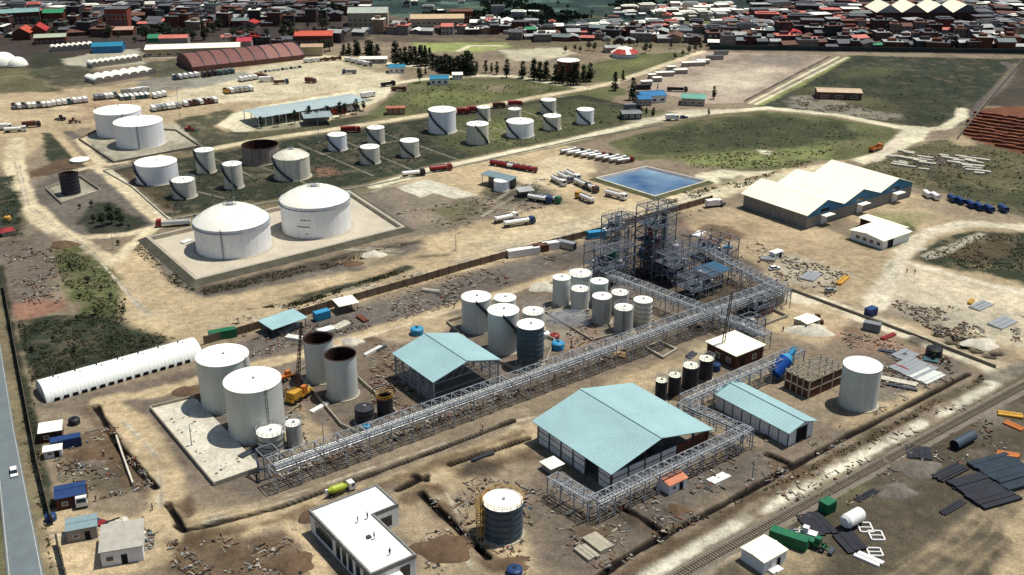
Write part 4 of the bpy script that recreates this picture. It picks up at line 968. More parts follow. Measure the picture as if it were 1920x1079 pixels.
bl('pink_roofed_house','house with a salmon pink roof on the long cream store','house',325,86,52,10,5,1.5,wall_plaster,pink,.1)
bl('red_house_roof','house with magenta red roof right of the long store','house',458,92,26,10,5,2,wall_plaster,M('roof_magenta',(190,60,76),.1,.3,.6),.1)
bl('warehouse_long_red','long building with an orange red roof among dark trees','building',588,84,70,14,6,2.2,brick,M('roof_orr',(206,92,70),.1,.3,.7),.05,nw=8)
bl('market_hall','pale building with round greenish cream roof right of the red long roof','building',690,50,74,18,10,3,wall_beige,M('roof_gc',(176,184,168),.1,.3,.6),.05,nw=8,fl=2)
bl('church_hall','ochre building with arches in the centre of the town','building',820,56,100,16,8,2,wall_beige,M('roof_ochre',(206,180,140),.1,.3,.7),.05,nw=10,fl=2)
bl('apartment_block_far','red brown block behind the ochre building','building',865,44,42,12,9,1,brick,rustr,.05,nw=6,fl=2)
bl('tan_store','tan block beside the brown vaulted hall','building',585,106,40,12,6,1,wall_beige,M('roof_tan',(190,160,128),.1,.3,.7),.1)
# brown hall with ten transverse vaults
a = G(362,136); e = G(572,112); d = e-a; Lh = d.length; d.normalize(); rz = math.atan2(d.y,d.x); NV = 9
t = thing('vaulted_hall','long brown hall roofed with a row of nine curved vaults','hall',a,rz); D = 34
MB().box(0,Lh,0,.4,-.2,3.2).build('wall', M('wall_brown',(118,84,72),.1,.3,.8), t); MB().box(0,.4,.4,D,-.2,3.2).build('side_wall', M('wall_brown',()), t); MB().box(Lh-.4,Lh,.4,D,-.2,3.2).build('side_wall', M('wall_brown',()), t); MB().box(.4,Lh-.4,D-.4,D,-.2,3.2).build('rear_wall', M('wall_brown',()), t)
vb = [M('vault_brown',(128,84,76),.1,.3,.7,streak=.05), M('vault_brown2',(150,104,94),.1,.3,.7)]
for k in range(NV):
    x0,x1 = Lh*k/NV, Lh*(k+1)/NV; g = MB(); V = []
    for i in range(13):
        s_ = i/12; z = 3.1+5.4*math.sin(math.pi*s_)**.8; V += [(x0+.02,D*s_,z),(x1-.5,D*s_,z)]
    g.add(V,[(2*i,2*i+1,2*i+3,2*i+2) for i in range(12)],True); g.build('vault', vb[1] if k>5 else vb[0], t)
    g = MB(); pv = None
    for i in range(13):
        s_ = i/12; q = Vector((x1-.25,D*s_,3.1+5.4*math.sin(math.pi*s_)**.8+.25))
        if pv is not None: g.bar(pv,q,.5,.5)
        pv = q
    g.build('vault_rib', steel_dark, t)
    for xx,fl in ((x0+.02,1),(x1-.5,0)):
        if k in (0,NV-1): g = MB(); g.add([(xx,D*i/12,3.1+5.4*math.sin(math.pi*i/12)**.8) for i in range(13)],[tuple(range(13))]); g.build('end_gable', vb[0], t)
# rows of small white vaulted tents
def tents(x0,y0,x1,y1,n,w_,label,grp,dd):
    for k in range(n):
        f_ = k/(n-1); p = G(x0+(x1-x0)*f_, y0+(y1-y0)*f_); o = thing('vault_shed','%s from the left in %s' % (ORD[k], label),'shed',p,heading(x0,y0,x1,y1),grp)
        W = w_; g = MB(); V = []
        for i in range(9):
            s_ = math.pi*i/8; V += [(-W/2*math.cos(s_),0,2.2+1.8*math.sin(s_)),(-W/2*math.cos(s_),dd,2.2+1.8*math.sin(s_))]
        g.add(V,[(2*i,2*i+2,2*i+3,2*i+1) for i in range(8)],True); g.build('vault', roof_white, o)
        MB().box(-W/2,W/2,.2,dd-.2,0,2.2).build('wall', wall_plaster, o)
        g = MB(); g.add([(-W/2*math.cos(math.pi*i/8),.1,2.2+1.8*math.sin(math.pi*i/8)) for i in range(9)],[tuple(range(9))[::-1]]); g.build('gable', wall_plaster, o)
tents(187,158,285,142,7,5.6,'front row of small white vaulted sheds','white vaulted sheds, front row',14)
tents(178,128,262,116,9,3.8,'middle row of small white vaulted sheds','white vaulted sheds, middle row',8)
tents(102,98,172,92,8,3.6,'back row of small white vaulted sheds','white vaulted sheds, back row',8)
# long light blue canopy with posts
a = roofpt(482,222,5); e = roofpt(686,190,5); d = e-a; Lc = d.length; d.normalize(); nn_ = Vector((-d.y,d.x,0)); wd_ = (roofpt(500,196,5)-a).dot(nn_)
wd_ = max(10,min(20,wd_)); t = thing('long_canopy','very long pale blue truck canopy on posts beside the forecourt','canopy',Vector((a.x,a.y,0)),math.atan2(d.y,d.x))
g = MB(); g.add([(0,0,4.8),(Lc,0,4.8),(Lc,wd_/2,6.2),(0,wd_/2,6.2),(0,wd_,4.8),(Lc,wd_,4.8),(0,0,5),(Lc,0,5),(Lc,wd_/2,6.4),(0,wd_/2,6.4),(0,wd_,5),(Lc,wd_,5)],[(6,7,8,9),(9,8,11,10),(3,2,1,0),(4,5,2,3),(0,1,7,6),(5,4,10,11),(1,2,8,7),(2,5,11,8),(3,0,6,9),(4,3,9,10)])
g.build('roof', M('roof_paleblue',(172,190,188),.08,.2,.5,corr=1.2), t)
for k in range(17):
    for y in (.8,wd_-.8): MB().bar((1+(Lc-2)*k/16,y,-.1),(1+(Lc-2)*k/16,y,4.85),.35).build('post', wall_white, t)
for k in range(6): MB().box(Lc*(k+.4)/6.5,Lc*(k+.4)/6.5+5,wd_*.4,wd_*.4+1.4,0,.3).build('island', concrete, t)
a = G(572,238); canopy('forecourt_canopy','grey blue roofed canopy below the long pale one',a,ANG_A-.35,14,11,4.6,M('roof_bg2',(150,164,164),.1,.3,.6),np_=3)
a = G(903,346); t_ = canopy('loading_canopy','grey blue loading rack roof beside the small white tank',a,R(-38),15,5,4.8,M('roof_lc',(120,142,146),.1,.3,.6),np_=5)
a = G(975,372); canopy('shelter','small pale grey roof shelter near the parked blue cab tanker',a,ANG_A-.3,6,4.5,3,tin,np_=2)
for (x,y,w_,dp,h,ris,wm,rm,rz,lb) in [(1210,199,24,10,3.6,1,wall_plaster,bluer,.1,'small house with a sky blue roof left of the bigger blue roof'),
  (1228,195,46,12,4,1.4,wall_white,bluer,.25,'wide house with a bright blue roof at the gate'),(1298,198,42,12,4,1.2,wall_plaster,M('roof_seag',(110,172,150),.1,.3,.6),-.2,'house with a sea green roof right of the blue roofs'),
  (1185,225,36,8,3,.6,steel_dark,M('roof_greysh',(130,136,134),.1,.3,.6),.1,'open grey shed at the right end of the tank farm'),
  (742,216,34,5,3.4,0,M('wall_or',(150,96,70),.2,.4,.8),M('roof_or2',(170,110,84),.2,.4,.8),.12,'low orange brick pump house on the lawn'),
  (824,160,34,9,3.5,1.2,wall_white,skyr,.1,'house with a turquoise roof beside the big lawn'),(744,138,30,9,3.5,1,wall_white,skyr,.1,'house with a turquoise roof and pale annex at the lawn corner'),
  (858,150,18,6,3,.8,wall_white,roof_white,.1,'little white kiosk right of the turquoise roof'),(700,120,50,8,3,.8,wall_plaster,roof_cream,.05,'long cream roofed depot by the truck lot'),
  (1572,186,80,11,4,.8,rustr,M('roof_cr2',(206,180,150),.1,.3,.7),-.13,'long rusty brick shed with a pale roof on the dark field'),
  (1150,100,30,8,3.5,1,wall_plaster,tin,.1,'low tin roofed house behind the red round pavilion')]:
    bl('small_house',lb,'house',x,y,w_,dp,h,ris,wm,rm,rz,nw=3)
# round red and white pavilion
q = G(1171,106); t = thing('round_pavilion','round pavilion with red and white banded roof on the far lawn','pavilion',q)
r = px2m(q,52)/2
MB().lathe([(r*.9,0),(r*.9,3)],16,smooth=False).build('wall', wall_white, t); MB().lathe([(r*1.02,2.9),(r*.55,5.4)],16,smooth=False).build('lower_roof', redr, t)
MB().lathe([(r*.55,5.4),(r*.2,6.4),(.01,7)],16,smooth=False).build('upper_roof', roof_cream, t)
g = MB()
for k in range(0,16,4): a_ = k*math.tau/16; a2 = (k+1)*math.tau/16; g.add([(r*1.025*math.cos(a_),r*1.025*math.sin(a_),2.95),(r*1.025*math.cos(a2),r*1.025*math.sin(a2),2.95),(r*.56*math.cos(a2),r*.56*math.sin(a2),5.46),(r*.56*math.cos(a_),r*.56*math.sin(a_),5.46)],[(0,1,2,3)])
g.build('white_band', roof_white, t)
# large pale multi gabled building at top right
q = G(1640,46); t = thing('gabled_factory','large pale factory with four gables on the slope at upper right','factory',q,0)
m2 = px2m(q,1); Wf = 190*m2
MB().box(0,Wf,0,30,-.3,9).build('wall', brick_dark, t)
for k in range(4):
    x0 = Wf*k/4; x1 = Wf*(k+1)/4; xm = (x0+x1)/2; g = MB(); g.add([(x0,-.4,9),(x1,-.4,9),(xm,-.4,15)],[(0,1,2)]); g.build('gable', [tin,M('gable_p',(150,130,120),.1,.3,.7),darkr,darkr][k], t)
    g = MB(); g.add([(x0,-1,9.05),(xm,-1,15.1),(xm,30.5,15.1),(x0,30.5,9.05)],[(0,1,2,3)]); g.add([(xm,-1,15.1),(x1,-1,9.05),(x1,30.5,9.05),(xm,30.5,15.1)],[(0,1,2,3)]); g.build('roof', roof_cream, t)
    for j in range(3): MB().box(x0+(x1-x0)*(j+.2)/3,x0+(x1-x0)*(j+.7)/3,-.1,-.02,3,6).build('window', glass, t)
# ================================================================= WALLS, BASINS
def wall_line(name,label,cat,pts,h,th,m,posts=0,cap=None,z0=-.4,close=False,group=None):
    P_ = [G(x,y) for x,y in pts]; o = P_[0].copy(); t = thing(name,label,cat,o,0,group); g = MB(); n = len(P_); loc = [p-o for p in P_]
    seg = [(i,(i+1)%n) for i in range(n if close else n-1)]
    for i,j in seg:
        a,b = loc[i],loc[j]; d = (b-a); l_ = d.length; ang = math.atan2(d.y,d.x); u = d.normalized()
        a2 = a+u*(th/2 if (i or close) else 0); c_ = (a2+b+u*th/2)/2; g.obox(c_.x,c_.y,ang,(b+u*th/2-a2).length/2,th/2,z0,h)
    g.build('wall', m, t)
    if posts:
        g = MB(); k_ = 0
        for i,j in seg:
            a,b = loc[i],loc[j]; l_ = (b-a).length; u = (b-a).normalized(); s_ = 0
            while s_ < l_ and k_ < 95: q = a+u*s_; MB().obox(q.x,q.y,math.atan2(u.y,u.x),th*.9,th*.9,z0,h+.12).build('pier', cap or m, t); s_ += posts; k_ += 1
    return t
wall_line('boundary_wall','long brown boundary wall between truck yard and plant','wall',[(384,646),(470,622),(620,578),(760,538),(862,508),(1000,470),(1120,440),(1230,408),(1335,378)],2.6,.25,M('wall_earth',(122,104,86),.2,.3,.9,streak=.2),4.5)
wall_line('boundary_wall','tall dark boundary wall running beside the highway','wall',[(8,540),(30,660),(52,775),(72,880),(98,985)],2.8,.25,M('wall_mud',(88,80,64),.2,.3,.9,streak=.2),5)
wall_line('boundary_wall','dark boundary wall at the bottom left below the gate','wall',[(108,1022),(118,1060),(132,1120)],2.6,.25,MC['wall_mud'],5)
wall_line('low_wall','low pale kerb wall of the left end of the tank farm','kerb wall',[(1235,236),(1090,262),(820,322),(692,350),(318,414),(248,352),(194,321),(262,308)],.7,.3,concrete_pale)
wall_line('low_wall','low square wall round the dark tank under construction','kerb wall',[(86,356),(116,384),(190,360),(150,333)],1.1,.25,concrete,close=True)
wall_line('low_wall','low kerb wall of the pad below the pair of cone roofed tanks','kerb wall',[(148,262),(214,306),(376,276),(330,246),(200,238)],.9,.3,concrete_dark,close=True)
wall_line('field_wall','thin wall along the track by the brick yard at right','wall',[(1795,262),(1850,195),(1915,118)],2.0,.3,concrete_dark)
wall_line('field_wall','long dark wall under the town at upper right','wall',[(1330,93),(1500,95),(1700,98),(1925,101)],3.0,.4,M('wall_darkgreen',(56,66,62),.2,.1,.9))
wall_line('plant_wall','low wall along the pale road at the right of the plant','wall',[(1480,544),(1560,574),(1690,622),(1866,690)],.9,.25,concrete_dark)
wall_line('yard_wall','broken pale block wall beside the long ditch at lower left','wall',[(219,823),(232,862),(250,912)],1.2,.4,concrete_pale)
wall_line('low_wall','concrete containment wall round the two open rusty tanks','kerb wall',[(556,700),(640,800),(665,812),(745,778),(650,692),(590,682)],1.0,.25,concrete,close=True)
wall_line('low_wall','concrete containment wall round the five tank cluster','kerb wall',[(838,606),(905,668),(965,694),(1025,680),(1040,640),(905,586)],1.0,.25,concrete,close=True)
wall_line('low_wall','concrete kerb round the eight silos','kerb wall',[(1020,585),(1110,640),(1232,608),(1120,545)],.7,.25,concrete,close=True)
# the basin of the two domed tanks: sloping banks, concrete floor and inner walls
def basin():
    ins = [G(x,y) for x,y in [(372,528),(752,432),(652,366),(284,452)]]; o = sum(ins, Vector((0,0,0)))/4; t = thing('tank_basin','walled concrete basin under the two big domed tanks','basin',o)
    I = [(p-o) for p in ins]; g = MB(); g.poly([(p.x,p.y,.1) for p in I][:]); g.build('floor', M('basin_floor',(196,186,164),.12,.12,.9,fine=.08), t)
    def off(P_, d):
        n = len(P_); out = []
        for i in range(n):
            a,b,c_ = P_[i-1],P_[i],P_[(i+1)%n]; u = (b-a).normalized(); v = (c_-b).normalized(); n1 = Vector((u.y,-u.x,0)); n2 = Vector((v.y,-v.x,0)); m_ = (n1+n2).normalized(); out.append(b+m_*d/max(.3,m_.dot(n1)))
        return out
    A = off(I,.15); B_ = off(I,1.4); D = off(I,4.6); g = MB()
    for i in range(4):
        j = (i+1)%4
        g.add([(I[i].x,I[i].y,0),(I[j].x,I[j].y,0),(A[j].x,A[j].y,1.5),(A[i].x,A[i].y,1.5)],[(3,2,1,0)])
        g.add([(A[i].x,A[i].y,1.5),(A[j].x,A[j].y,1.5),(B_[j].x,B_[j].y,1.5),(B_[i].x,B_[i].y,1.5)],[(3,2,1,0)])
    g.build('crest', concrete, t); g = MB()
    for i in range(4):
        j = (i+1)%4; g.add([(B_[i].x,B_[i].y,1.5),(B_[j].x,B_[j].y,1.5),(D[j].x,D[j].y,-.25),(D[i].x,D[i].y,-.25)],[(3,2,1,0)])
    g.build('bank', M('bank',(84,82,68),.25,.3,.95,fine=.2,bump=.3), t)
basin()
# rubble platform at the left of the plant
Pf = [G(x,y) for x,y in [(402,912),(492,880),(366,748),(282,768)]]; o = Pf[0]; t = thing('platform','pale rubble strewn concrete platform left of the tall pale tanks','platform',o)
loc = [p-o for p in Pf]; MB().prism([(p.x,p.y) for p in loc],-.3,.35).build('slab', concrete_pale, t)
g = MB()
for i in (0,2,3):
    a,b = loc[i],loc[(i+1)%4]; d = b-a; c_ = (a+b)/2; g.obox(c_.x,c_.y,math.atan2(d.y,d.x),d.length/2-.2,.15,-.3,1.1)
g.build('kerb', concrete, t)
# pale slab beside the loading yard
Pf = [G(x,y) for x,y in [(1236,672),(1282,668),(1262,650),(1214,654)]]
wall_line('sump','square open concrete sump beside the main pipe rack','sump',[(1211,655),(1243,673),(1268,658),(1236,643)],.8,.5,concrete,close=True)
# pond
Pp = [G(x,y) for x,y in [(1227,368),(1312,343),(1212,319),(1131,338)]]; o = Pp[0]; t = thing('pond_basin','lined rectangular pond bank in the truck yard','basin',o)
def off2(P_, d):
    n = len(P_); out = []
    for i in range(n):
        a,b,c_ = P_[i-1],P_[i],P_[(i+1)%n]; u = (b-a).normalized(); v = (c_-b).normalized(); n1 = Vector((u.y,-u.x,0)); n2 = Vector((v.y,-v.x,0)); m_ = (n1+n2).normalized(); out.append(b+m_*d/max(.3,m_.dot(n1)))
    return out
I = [p-o for p in Pp]; A = off2(I,1.6); B_ = off2(I,2.4); D = off2(I,5.0)
for nm,(U,zu),(V,zv),m_ in (('lining',(I,.3),(A,1.0),M('liner',(120,122,130),.15,.3,.5)),('crest',(A,1.0),(B_,1.0),concrete_pale),('bank',(B_,1.0),(D,-.3),M('pond_bank',(92,92,62),.25,.3,.95,fine=.2))):
    g = MB()
    for i in range(4):
        j = (i+1)%4; g.add([(U[i].x,U[i].y,zu),(U[j].x,U[j].y,zu),(V[j].x,V[j].y,zv),(V[i].x,V[i].y,zv)],[(3,2,1,0)])
    g.build(nm, m_, t)
wm = bpy.data.materials.new('water'); wm.use_nodes = True; b = wm.node_tree.nodes['Principled BSDF']; b.inputs['Base Color'].default_value = (.016,.075,.20,1); b.inputs['Roughness'].default_value = .06
n_ = wm.node_tree.nodes; tn = n_.new('ShaderNodeTexNoise'); tn.inputs['Scale'].default_value = .022; tn.inputs['Detail'].default_value = 4; cr = n_.new('ShaderNodeValToRGB')
cr.color_ramp.elements[0].position = .36; cr.color_ramp.elements[0].color = (.012,.05,.15,1); cr.color_ramp.elements[1].position = .56; cr.color_ramp.elements[1].color = (.22,.34,.40,1)  # pale end of the ramp paints sky reflection into the water colour
tc = n_.new('ShaderNodeTexCoord'); wm.node_tree.links.new(tc.outputs['Object'], tn.inputs[0]); wm.node_tree.links.new(tn.outputs[0], cr.inputs[0]); wm.node_tree.links.new(cr.outputs[0], b.inputs['Base Color'])
tn2 = n_.new('ShaderNodeTexNoise'); tn2.inputs['Scale'].default_value = 1.5; bp = n_.new('ShaderNodeBump'); bp.inputs['Strength'].default_value = .06; wm.node_tree.links.new(tn2.outputs[0], bp.inputs['Height']); wm.node_tree.links.new(bp.outputs[0], b.inputs['Normal'])
wo = MB().poly([(p.x,p.y,.34) for p in I]).build('water', wm, None, o); tag(wo, kind='structure')
# railway
def rail():
    A_ = [G(1215,1120),G(1290,1071),G(1560,922),G(1760,812),G(1960,703)]; o = A_[0]
    bl_ = MB()
    for a,b in zip(A_[:-1],A_[1:]):
        d = b-a; n = Vector((-d.y,d.x,0)).normalized()
        for s_,zz,w0,w1 in ((0,0,2.4,1.7),): 
            P_ = [a-n*2.6,a-n*1.5,a+n*1.5,a+n*2.6,b-n*2.6,b-n*1.5,b+n*1.5,b+n*2.6]; Z = [-.1,.32,.32,-.1]*2
            bl_.add([(p.x-o.x,p.y-o.y,z) for p,z in zip(P_,Z)],[(0,4,5,1),(1,5,6,2),(2,6,7,3)])
    t = thing('railway_track','single railway track on grey ballast across the lower right','railway',o); bl_.build('ballast', M('ballast',(128,120,104),.2,.6,.95,fine=.3,bump=.4), t)
    sl_ = MB(); L0 = 0
    for a,b in zip(A_[:-1],A_[1:]):
        d = (b-a); l_ = d.length; u = d/l_; s_ = 0
        while s_ < l_: q = a+u*s_-o; sl_.obox(q.x,q.y,math.atan2(u.y,u.x),.13,1.25,.3,.42); s_ += .75
    x = sl_.build('sleepers', M('sleeper',(74,62,50),.2,1,.95), t); x['kind'] = 'stuff'
    for k in (-.72,.72):
        g = MB()
        for a,b in zip(A_[:-1],A_[1:]):
            n = Vector((-(b-a).y,(b-a).x,0)).normalized()*k; g.bar(a+n-o+Vector((0,0,.5)),b+n-o+Vector((0,0,.5)),.12,.16)
        g.build('rail', M('railsteel',(150,138,118),.1,1,.4,metal=.4), t)
rail()
# ================================================================= PIPE RACKS AND PROCESS STEEL
def rack(label, p0, p1, wd, h, hb, bay, npipes=4, m=steel, group=None, name='pipe_rack', cat='pipe rack', post_gap=1):
    d = p1-p0; Lr = d.length; ang = math.atan2(d.y,d.x); t = thing(name,label,cat,Vector((p0.x,p0.y,0)),ang,group); n = max(2,int(round(Lr/bay)))
    X = [Lr*k/n for k in range(n+1)]
    for k,x in enumerate(X):
        if k % post_gap: continue
        g = MB()
        for y in (-wd/2,wd/2): g.bar((x,y,-.2),(x,y,h),.22)
        g.bar((x,-wd/2,hb),(x,wd/2,hb),.16); g.bar((x,-wd/2,h),(x,wd/2,h),.16); g.bar((x,-wd/2,.3),(x,wd/2,hb-.1),.12); g.build('portal_frame', m, t)
    for y in (-wd/2,wd/2):
        g = MB()
        for z in (hb,h): g.bar((0,y,z),(Lr,y,z),.18)
        q = bay/2; s_ = 0; k = 0
        while s_+q <= Lr+.01:
            g.bar((s_,y,hb if k%2 else h),(s_+q,y,h if k%2 else hb),.09); g.bar((s_+q,y,hb),(s_+q,y,h),.08); s_ += q; k += 1
        g.build('side_truss', m, t)
    g = MB(); s_ = 0; k = 0
    while s_ < Lr-.1:
        g.bar((s_,-wd/2,h),(min(Lr,s_+bay/2),wd/2,h),.08); g.bar((s_,wd/2,h),(min(Lr,s_+bay/2),-wd/2,h),.08); g.bar((s_,-wd/2,h),(s_,wd/2,h),.12); s_ += bay/2
    g.build('top_bracing', m, t)
    for i in range(npipes):
        y = -wd/2+.7+(wd-1.4)*i/max(1,npipes-1); r = (.16,.24,.12,.2,.15)[i%5]
        MB().tube((.2+.3*i,y,hb+.14+r),(Lr-.2-.4*i,y,hb+.14+r),r,8).build('pipe', (paint_silver,steel,paint_silver,tank_grey)[i%4], t)
    for k in range(0,n,3):
        MB().bar((X[k]+.8,-wd/2,hb-.6),(X[k]+bay-.4,-wd/2,.6),.1).build('brace', m, t)
    return t, Lr, ang
Rh = 7.2
rack('long main steel pipe rack crossing the plant from lower left to the process towers', G(508,867,Rh)*Vector((1,1,0)) if False else Vector((G(508,867,Rh).x,G(508,867,Rh).y,0)), Vector((G(1468,528,Rh).x,G(1468,528,Rh).y,0)), 4.6, Rh, 5.2, 6.0, 5)
def fl(x,y,z): p = G(x,y,z); return Vector((p.x,p.y,0))
rack('short pipe rack turning the corner in front of the big teal hall', fl(1036,890,5.6), fl(1112,934,5.6), 3.2, 5.6, 4.0, 4.5, 3)
rack('pipe rack running along the gable of the big teal hall', fl(1116,936,5.6), fl(1404,800,5.6), 3.2, 5.6, 4.0, 4.5, 3)
rack('pipe rack linking big hall and white workshop', fl(1278,752,5.6), fl(1402,806,5.6), 3.2, 5.6, 4.0, 4.5, 3)
rack('pipe rack from the workshop up past the brick building', fl(1284,744,6.2), fl(1500,652,6.2), 3.4, 6.2, 4.4, 4.5, 4)
rack('pipe rack on the front left side of the process towers', fl(1122,502,6.5), fl(1330,580,6.5), 4, 6.5, 4.6, 5, 4)
rack('pipe rack on the far right side of the process towers', fl(1330,468,6.5), fl(1476,545,6.5), 3.6, 6.5, 4.6, 5, 3)
rack('low pipe rack branching right of the main rack end', fl(1345,585,5.6), fl(1440,625,5.6), 3.2, 5.6, 4.0, 4.5, 4)
steel_tower = M('steel_tower', (126,132,140), .3, .6, .6, rust=.15)
def tower(label, x, y, w_, d_, levels, nx, ny, ht=None, top=None, decks=(), name='process_tower', vessels=(), m=steel_tower, rot=ANG_A, rails=True):
    p = G(x,y); h = ht or Hgt(p, top); t = thing(name,label,'steel structure',p,rot)
    for i in range(nx+1):
        for j in range(ny+1): MB().bar((w_*i/nx,d_*j/ny,-.2),(w_*i/nx,d_*j/ny,h),.26).build('column', m, t)
    for l_ in range(1,levels+1):
        z = h*l_/levels-.05; g = MB()
        for j in range(ny+1): g.bar((0,d_*j/ny,z),(w_,d_*j/ny,z),.24)
        for i in range(nx+1): g.bar((w_*i/nx,0,z-.003),(w_*i/nx,d_,z-.003),.22)
        g.build('floor_beams', m, t)
        if l_ in decks:
            if l_ == levels: # the top is open, only a walkway of bars
                g = MB(); yy = .3
                while yy < d_-.2: g.bar((.1,yy,z+.14),(w_-.1,yy,z+.14),.1); yy += .8
                g.build('joists', m, t)
            else:
                kk = random.random()*.25; MB().box(.2,w_*(.55+kk),.2,d_-.2,z+.13,z+.2).build('deck', grating, t)
                for q_ in range(5):
                    cx_,cy_ = random.uniform(1,w_-1.5),random.uniform(1,d_-1.5); rr_ = random.uniform(.35,.8); mt_ = random.choice([tank_grey,paint_silver,tank_black,steel_dark,paint_teal])
                    MB().lathe([(.01,z+.2),(rr_,z+.25),(rr_,z+.25+rr_*2),(.01,z+.4+rr_*2)],14,cx=cx_,cy=cy_).build('drum', mt_, t)
                for q_ in range(6):
                    y0_ = random.uniform(.5,d_-.5); MB().tube((-.4,y0_,z-.5-q_*.3),(w_+.4,y0_,z-.5-q_*.3),.13,6).build('pipe', random.choice([paint_silver,steel,tank_grey]), t)
                    x0_ = random.uniform(.5,w_-.5); MB().tube((x0_,-.3,.3),(x0_,-.3,z),.12,6).build('riser_pipe', random.choice([paint_silver,steel,paint_red]), t)
        if l_ in decks and rails:
            g = MB()
            for zz in (.6,1.1):
                P_ = [(0,0),(w_,0),(w_,d_),(0,d_)]
                for k in range(4): a,b = P_[k],P_[(k+1)%4]; g.bar((*a,z+zz),(*b,z+zz),.07)
            for k in range(int(w_/1.5)+1):
                for yy in (0,d_): g.bar((min(w_,k*1.5),yy,z),(min(w_,k*1.5),yy,z+1.1),.06)
            for k in range(int(d_/1.5)+1):
                for xx in (0,w_): g.bar((xx,min(d_,k*1.5),z),(xx,min(d_,k*1.5),z+1.1),.06)
            g.build('guardrail', m, t)
    g = MB()
    for l_ in range(levels):
        z0,z1 = h*l_/levels,h*(l_+1)/levels
        for i in range(nx):
            if (i+l_) % 2 == 0:
                for yy in (0,d_): g.bar((w_*i/nx,yy,z0),(w_*(i+1)/nx,yy,z1),.12)
        for j in range(ny):
            if (j+l_) % 2 == 0:
                for xx in (0,w_): g.bar((xx,d_*j/ny,z1),(xx,d_*(j+1)/ny,z0),.12)
    g.build('bracing', m, t)
    g = MB(); z = 0; k = 0
    while z < h-2.9:
        g.bar((-.9,0 if k%2 else 3.2,z),(-.9,3.2 if k%2 else 0,z+2.8),.5,.12); g.box(-1.3,-.2,-.6 if not k%2 else 3.2,0 if not k%2 else 3.8,z+2.75,z+2.85); z += 2.8; k += 1
    if k: g.build('stair_flight', grating, t)
    for (nm,vx,vy,z0,z1,r,mt,lb) in vessels:
        q = p+Vector((math.cos(rot)*vx-math.sin(rot)*vy, math.sin(rot)*vx+math.cos(rot)*vy, z0)); o = thing(nm,lb,'vessel',q,rot)
        hh = z1-z0; MB().lathe([(r*.02,0),(r*.7,.15*r),(r,.5*r),(r,hh-.5*r),(r*.7,hh-.15*r),(.01,hh)],20).build('shell',mt,o); MB().tube((0,0,hh-.05),(0,0,hh+.8),r*.25,10).build('nozzle',steel,o); MB().tube((r*.9,0,hh*.5),(r+1.0,0,hh*.5),r*.18,8).build('side_pipe',steel,o)
    return t
tower('lower left block of the process steelwork, nearest the silos',1134,545,13,11,4,3,2,ht=13,decks=(1,2,4),vessels=[('vessel',4,5,.2,9,1.4,tank_black,'dark vessel inside the lower left steel block'),('vessel',9,6,.2,11,1.2,paint_green,'green vessel inside the lower left steel block'),('vessel',9,3,3.3,8,1.0,paint_silver,'silver drum inside the lower left steel block')])
tower('slim upper steel tower rising over the lower left block',1150,520,9,7,6,2,2,ht=20,decks=(5,6),vessels=[('column_vessel',4,3.5,3,21,.9,paint_silver,'slim silver column in the upper left tower')])
tower('tallest steel tower of the process plant with dark columns inside',1222,524,10,9,8,2,2,ht=24,decks=(2,4,6,8),vessels=[('column_vessel',6.5,2.5,.2,22,.8,tank_black,'tall black column inside the tallest tower'),('column_vessel',3,5,.2,17,.9,paint_red,'red primed column inside the tallest tower'),('vessel',3.0,2.2,6,10,1.1,paint_silver,'silver drum halfway up the tallest tower')])
tower('wide middle steel platform right of the tallest tower',1262,540,14,16,3,3,3,ht=10,decks=(1,2,3),vessels=[('vessel',4,5,.2,5,1.6,tank_grey,'pale vessel under the wide middle platform'),('vessel',9,9,6.9,11,1.3,paint_silver,'silver vessel on top of the wide middle platform')])
tower('low front steel platform with dark grating right of the towers',1300,566,13,8,2,3,2,ht=6.5,decks=(1,2),vessels=[('vessel',5,3,6.7,9,.9,paint_silver,'small silver drum on the low front platform')])
tower('open steel frame behind the wide platform, far right of the process area',1342,500,11,13,2,2,3,ht=8,decks=(1,))
tower('small steel frame at the end of the main pipe rack',1418,598,9,7,2,2,2,ht=6,decks=(1,2))
tower('low cluttered steel frame beside the end of the main rack',1395,640,9,6,2,2,2,ht=5,decks=(1,))
tower('lattice pipe support under the bend of the main rack left end',498,900,4,4,2,1,1,ht=6.4)
a = G(1330,548); canopy('steel_canopy','dark blue roofed canopy at the right of the process platforms',a,ANG_A,9,7,6.2,M('roof_dkblue',(44,92,120),.1,.3,.6),np_=3)
for k,(x,y,c,lb) in enumerate([(1222,455,'red','red primed steel bundle left of the tallest tower'),(1205,470,'brown','rusty steel bundle at the foot of the tallest tower')]):
    p = G(x,y+40); t = thing('steel_bundle',lb,'steel parts',p,.8+k); 
    for i in range(5): MB().box(-3,3,-1.2+i*.5,-.9+i*.5,0,.5+.2*(i%3)).build('beam',PAINT[c],t)
# crane with lattice boom
p = G(562,748); t = thing('mobile_crane','yellow crane with tall dark lattice boom between the tall tank pairs','crane',p,R(60))
MB().box(-4.2,4.2,-1.3,1.3,.9,1.6).build('chassis',paint_yellow,t); MB().box(-3.6,-.2,-1.4,1.4,1.62,3.4).build('engine_housing',paint_yellow,t); MB().box(.4,2.0,-1.3,-.1,1.62,3.6).build('cab',paint_orange,t); MB().box(2.0,2.05,-1.2,-.2,2.3,3.4).build('windscreen',glass,t)
for x in (-3.2,-1.4,1.4,3.2):
    for s_ in (-1,1): MB().tube((x,s_*1.0,.65),(x,s_*1.45,.65),.65,14).build('wheel',rubber,t)
tip_h = Hgt(p,604); g = MB(); rz_ = R(60)
base_ = Vector((0,.6,2.6)); tipw = G(577,0) ; tx = (577-562)/F*(p.y*CD+(CAMH)*SD)
tipl = Vector((math.cos(-rz_)*tx, math.sin(-rz_)*tx, tip_h)); 
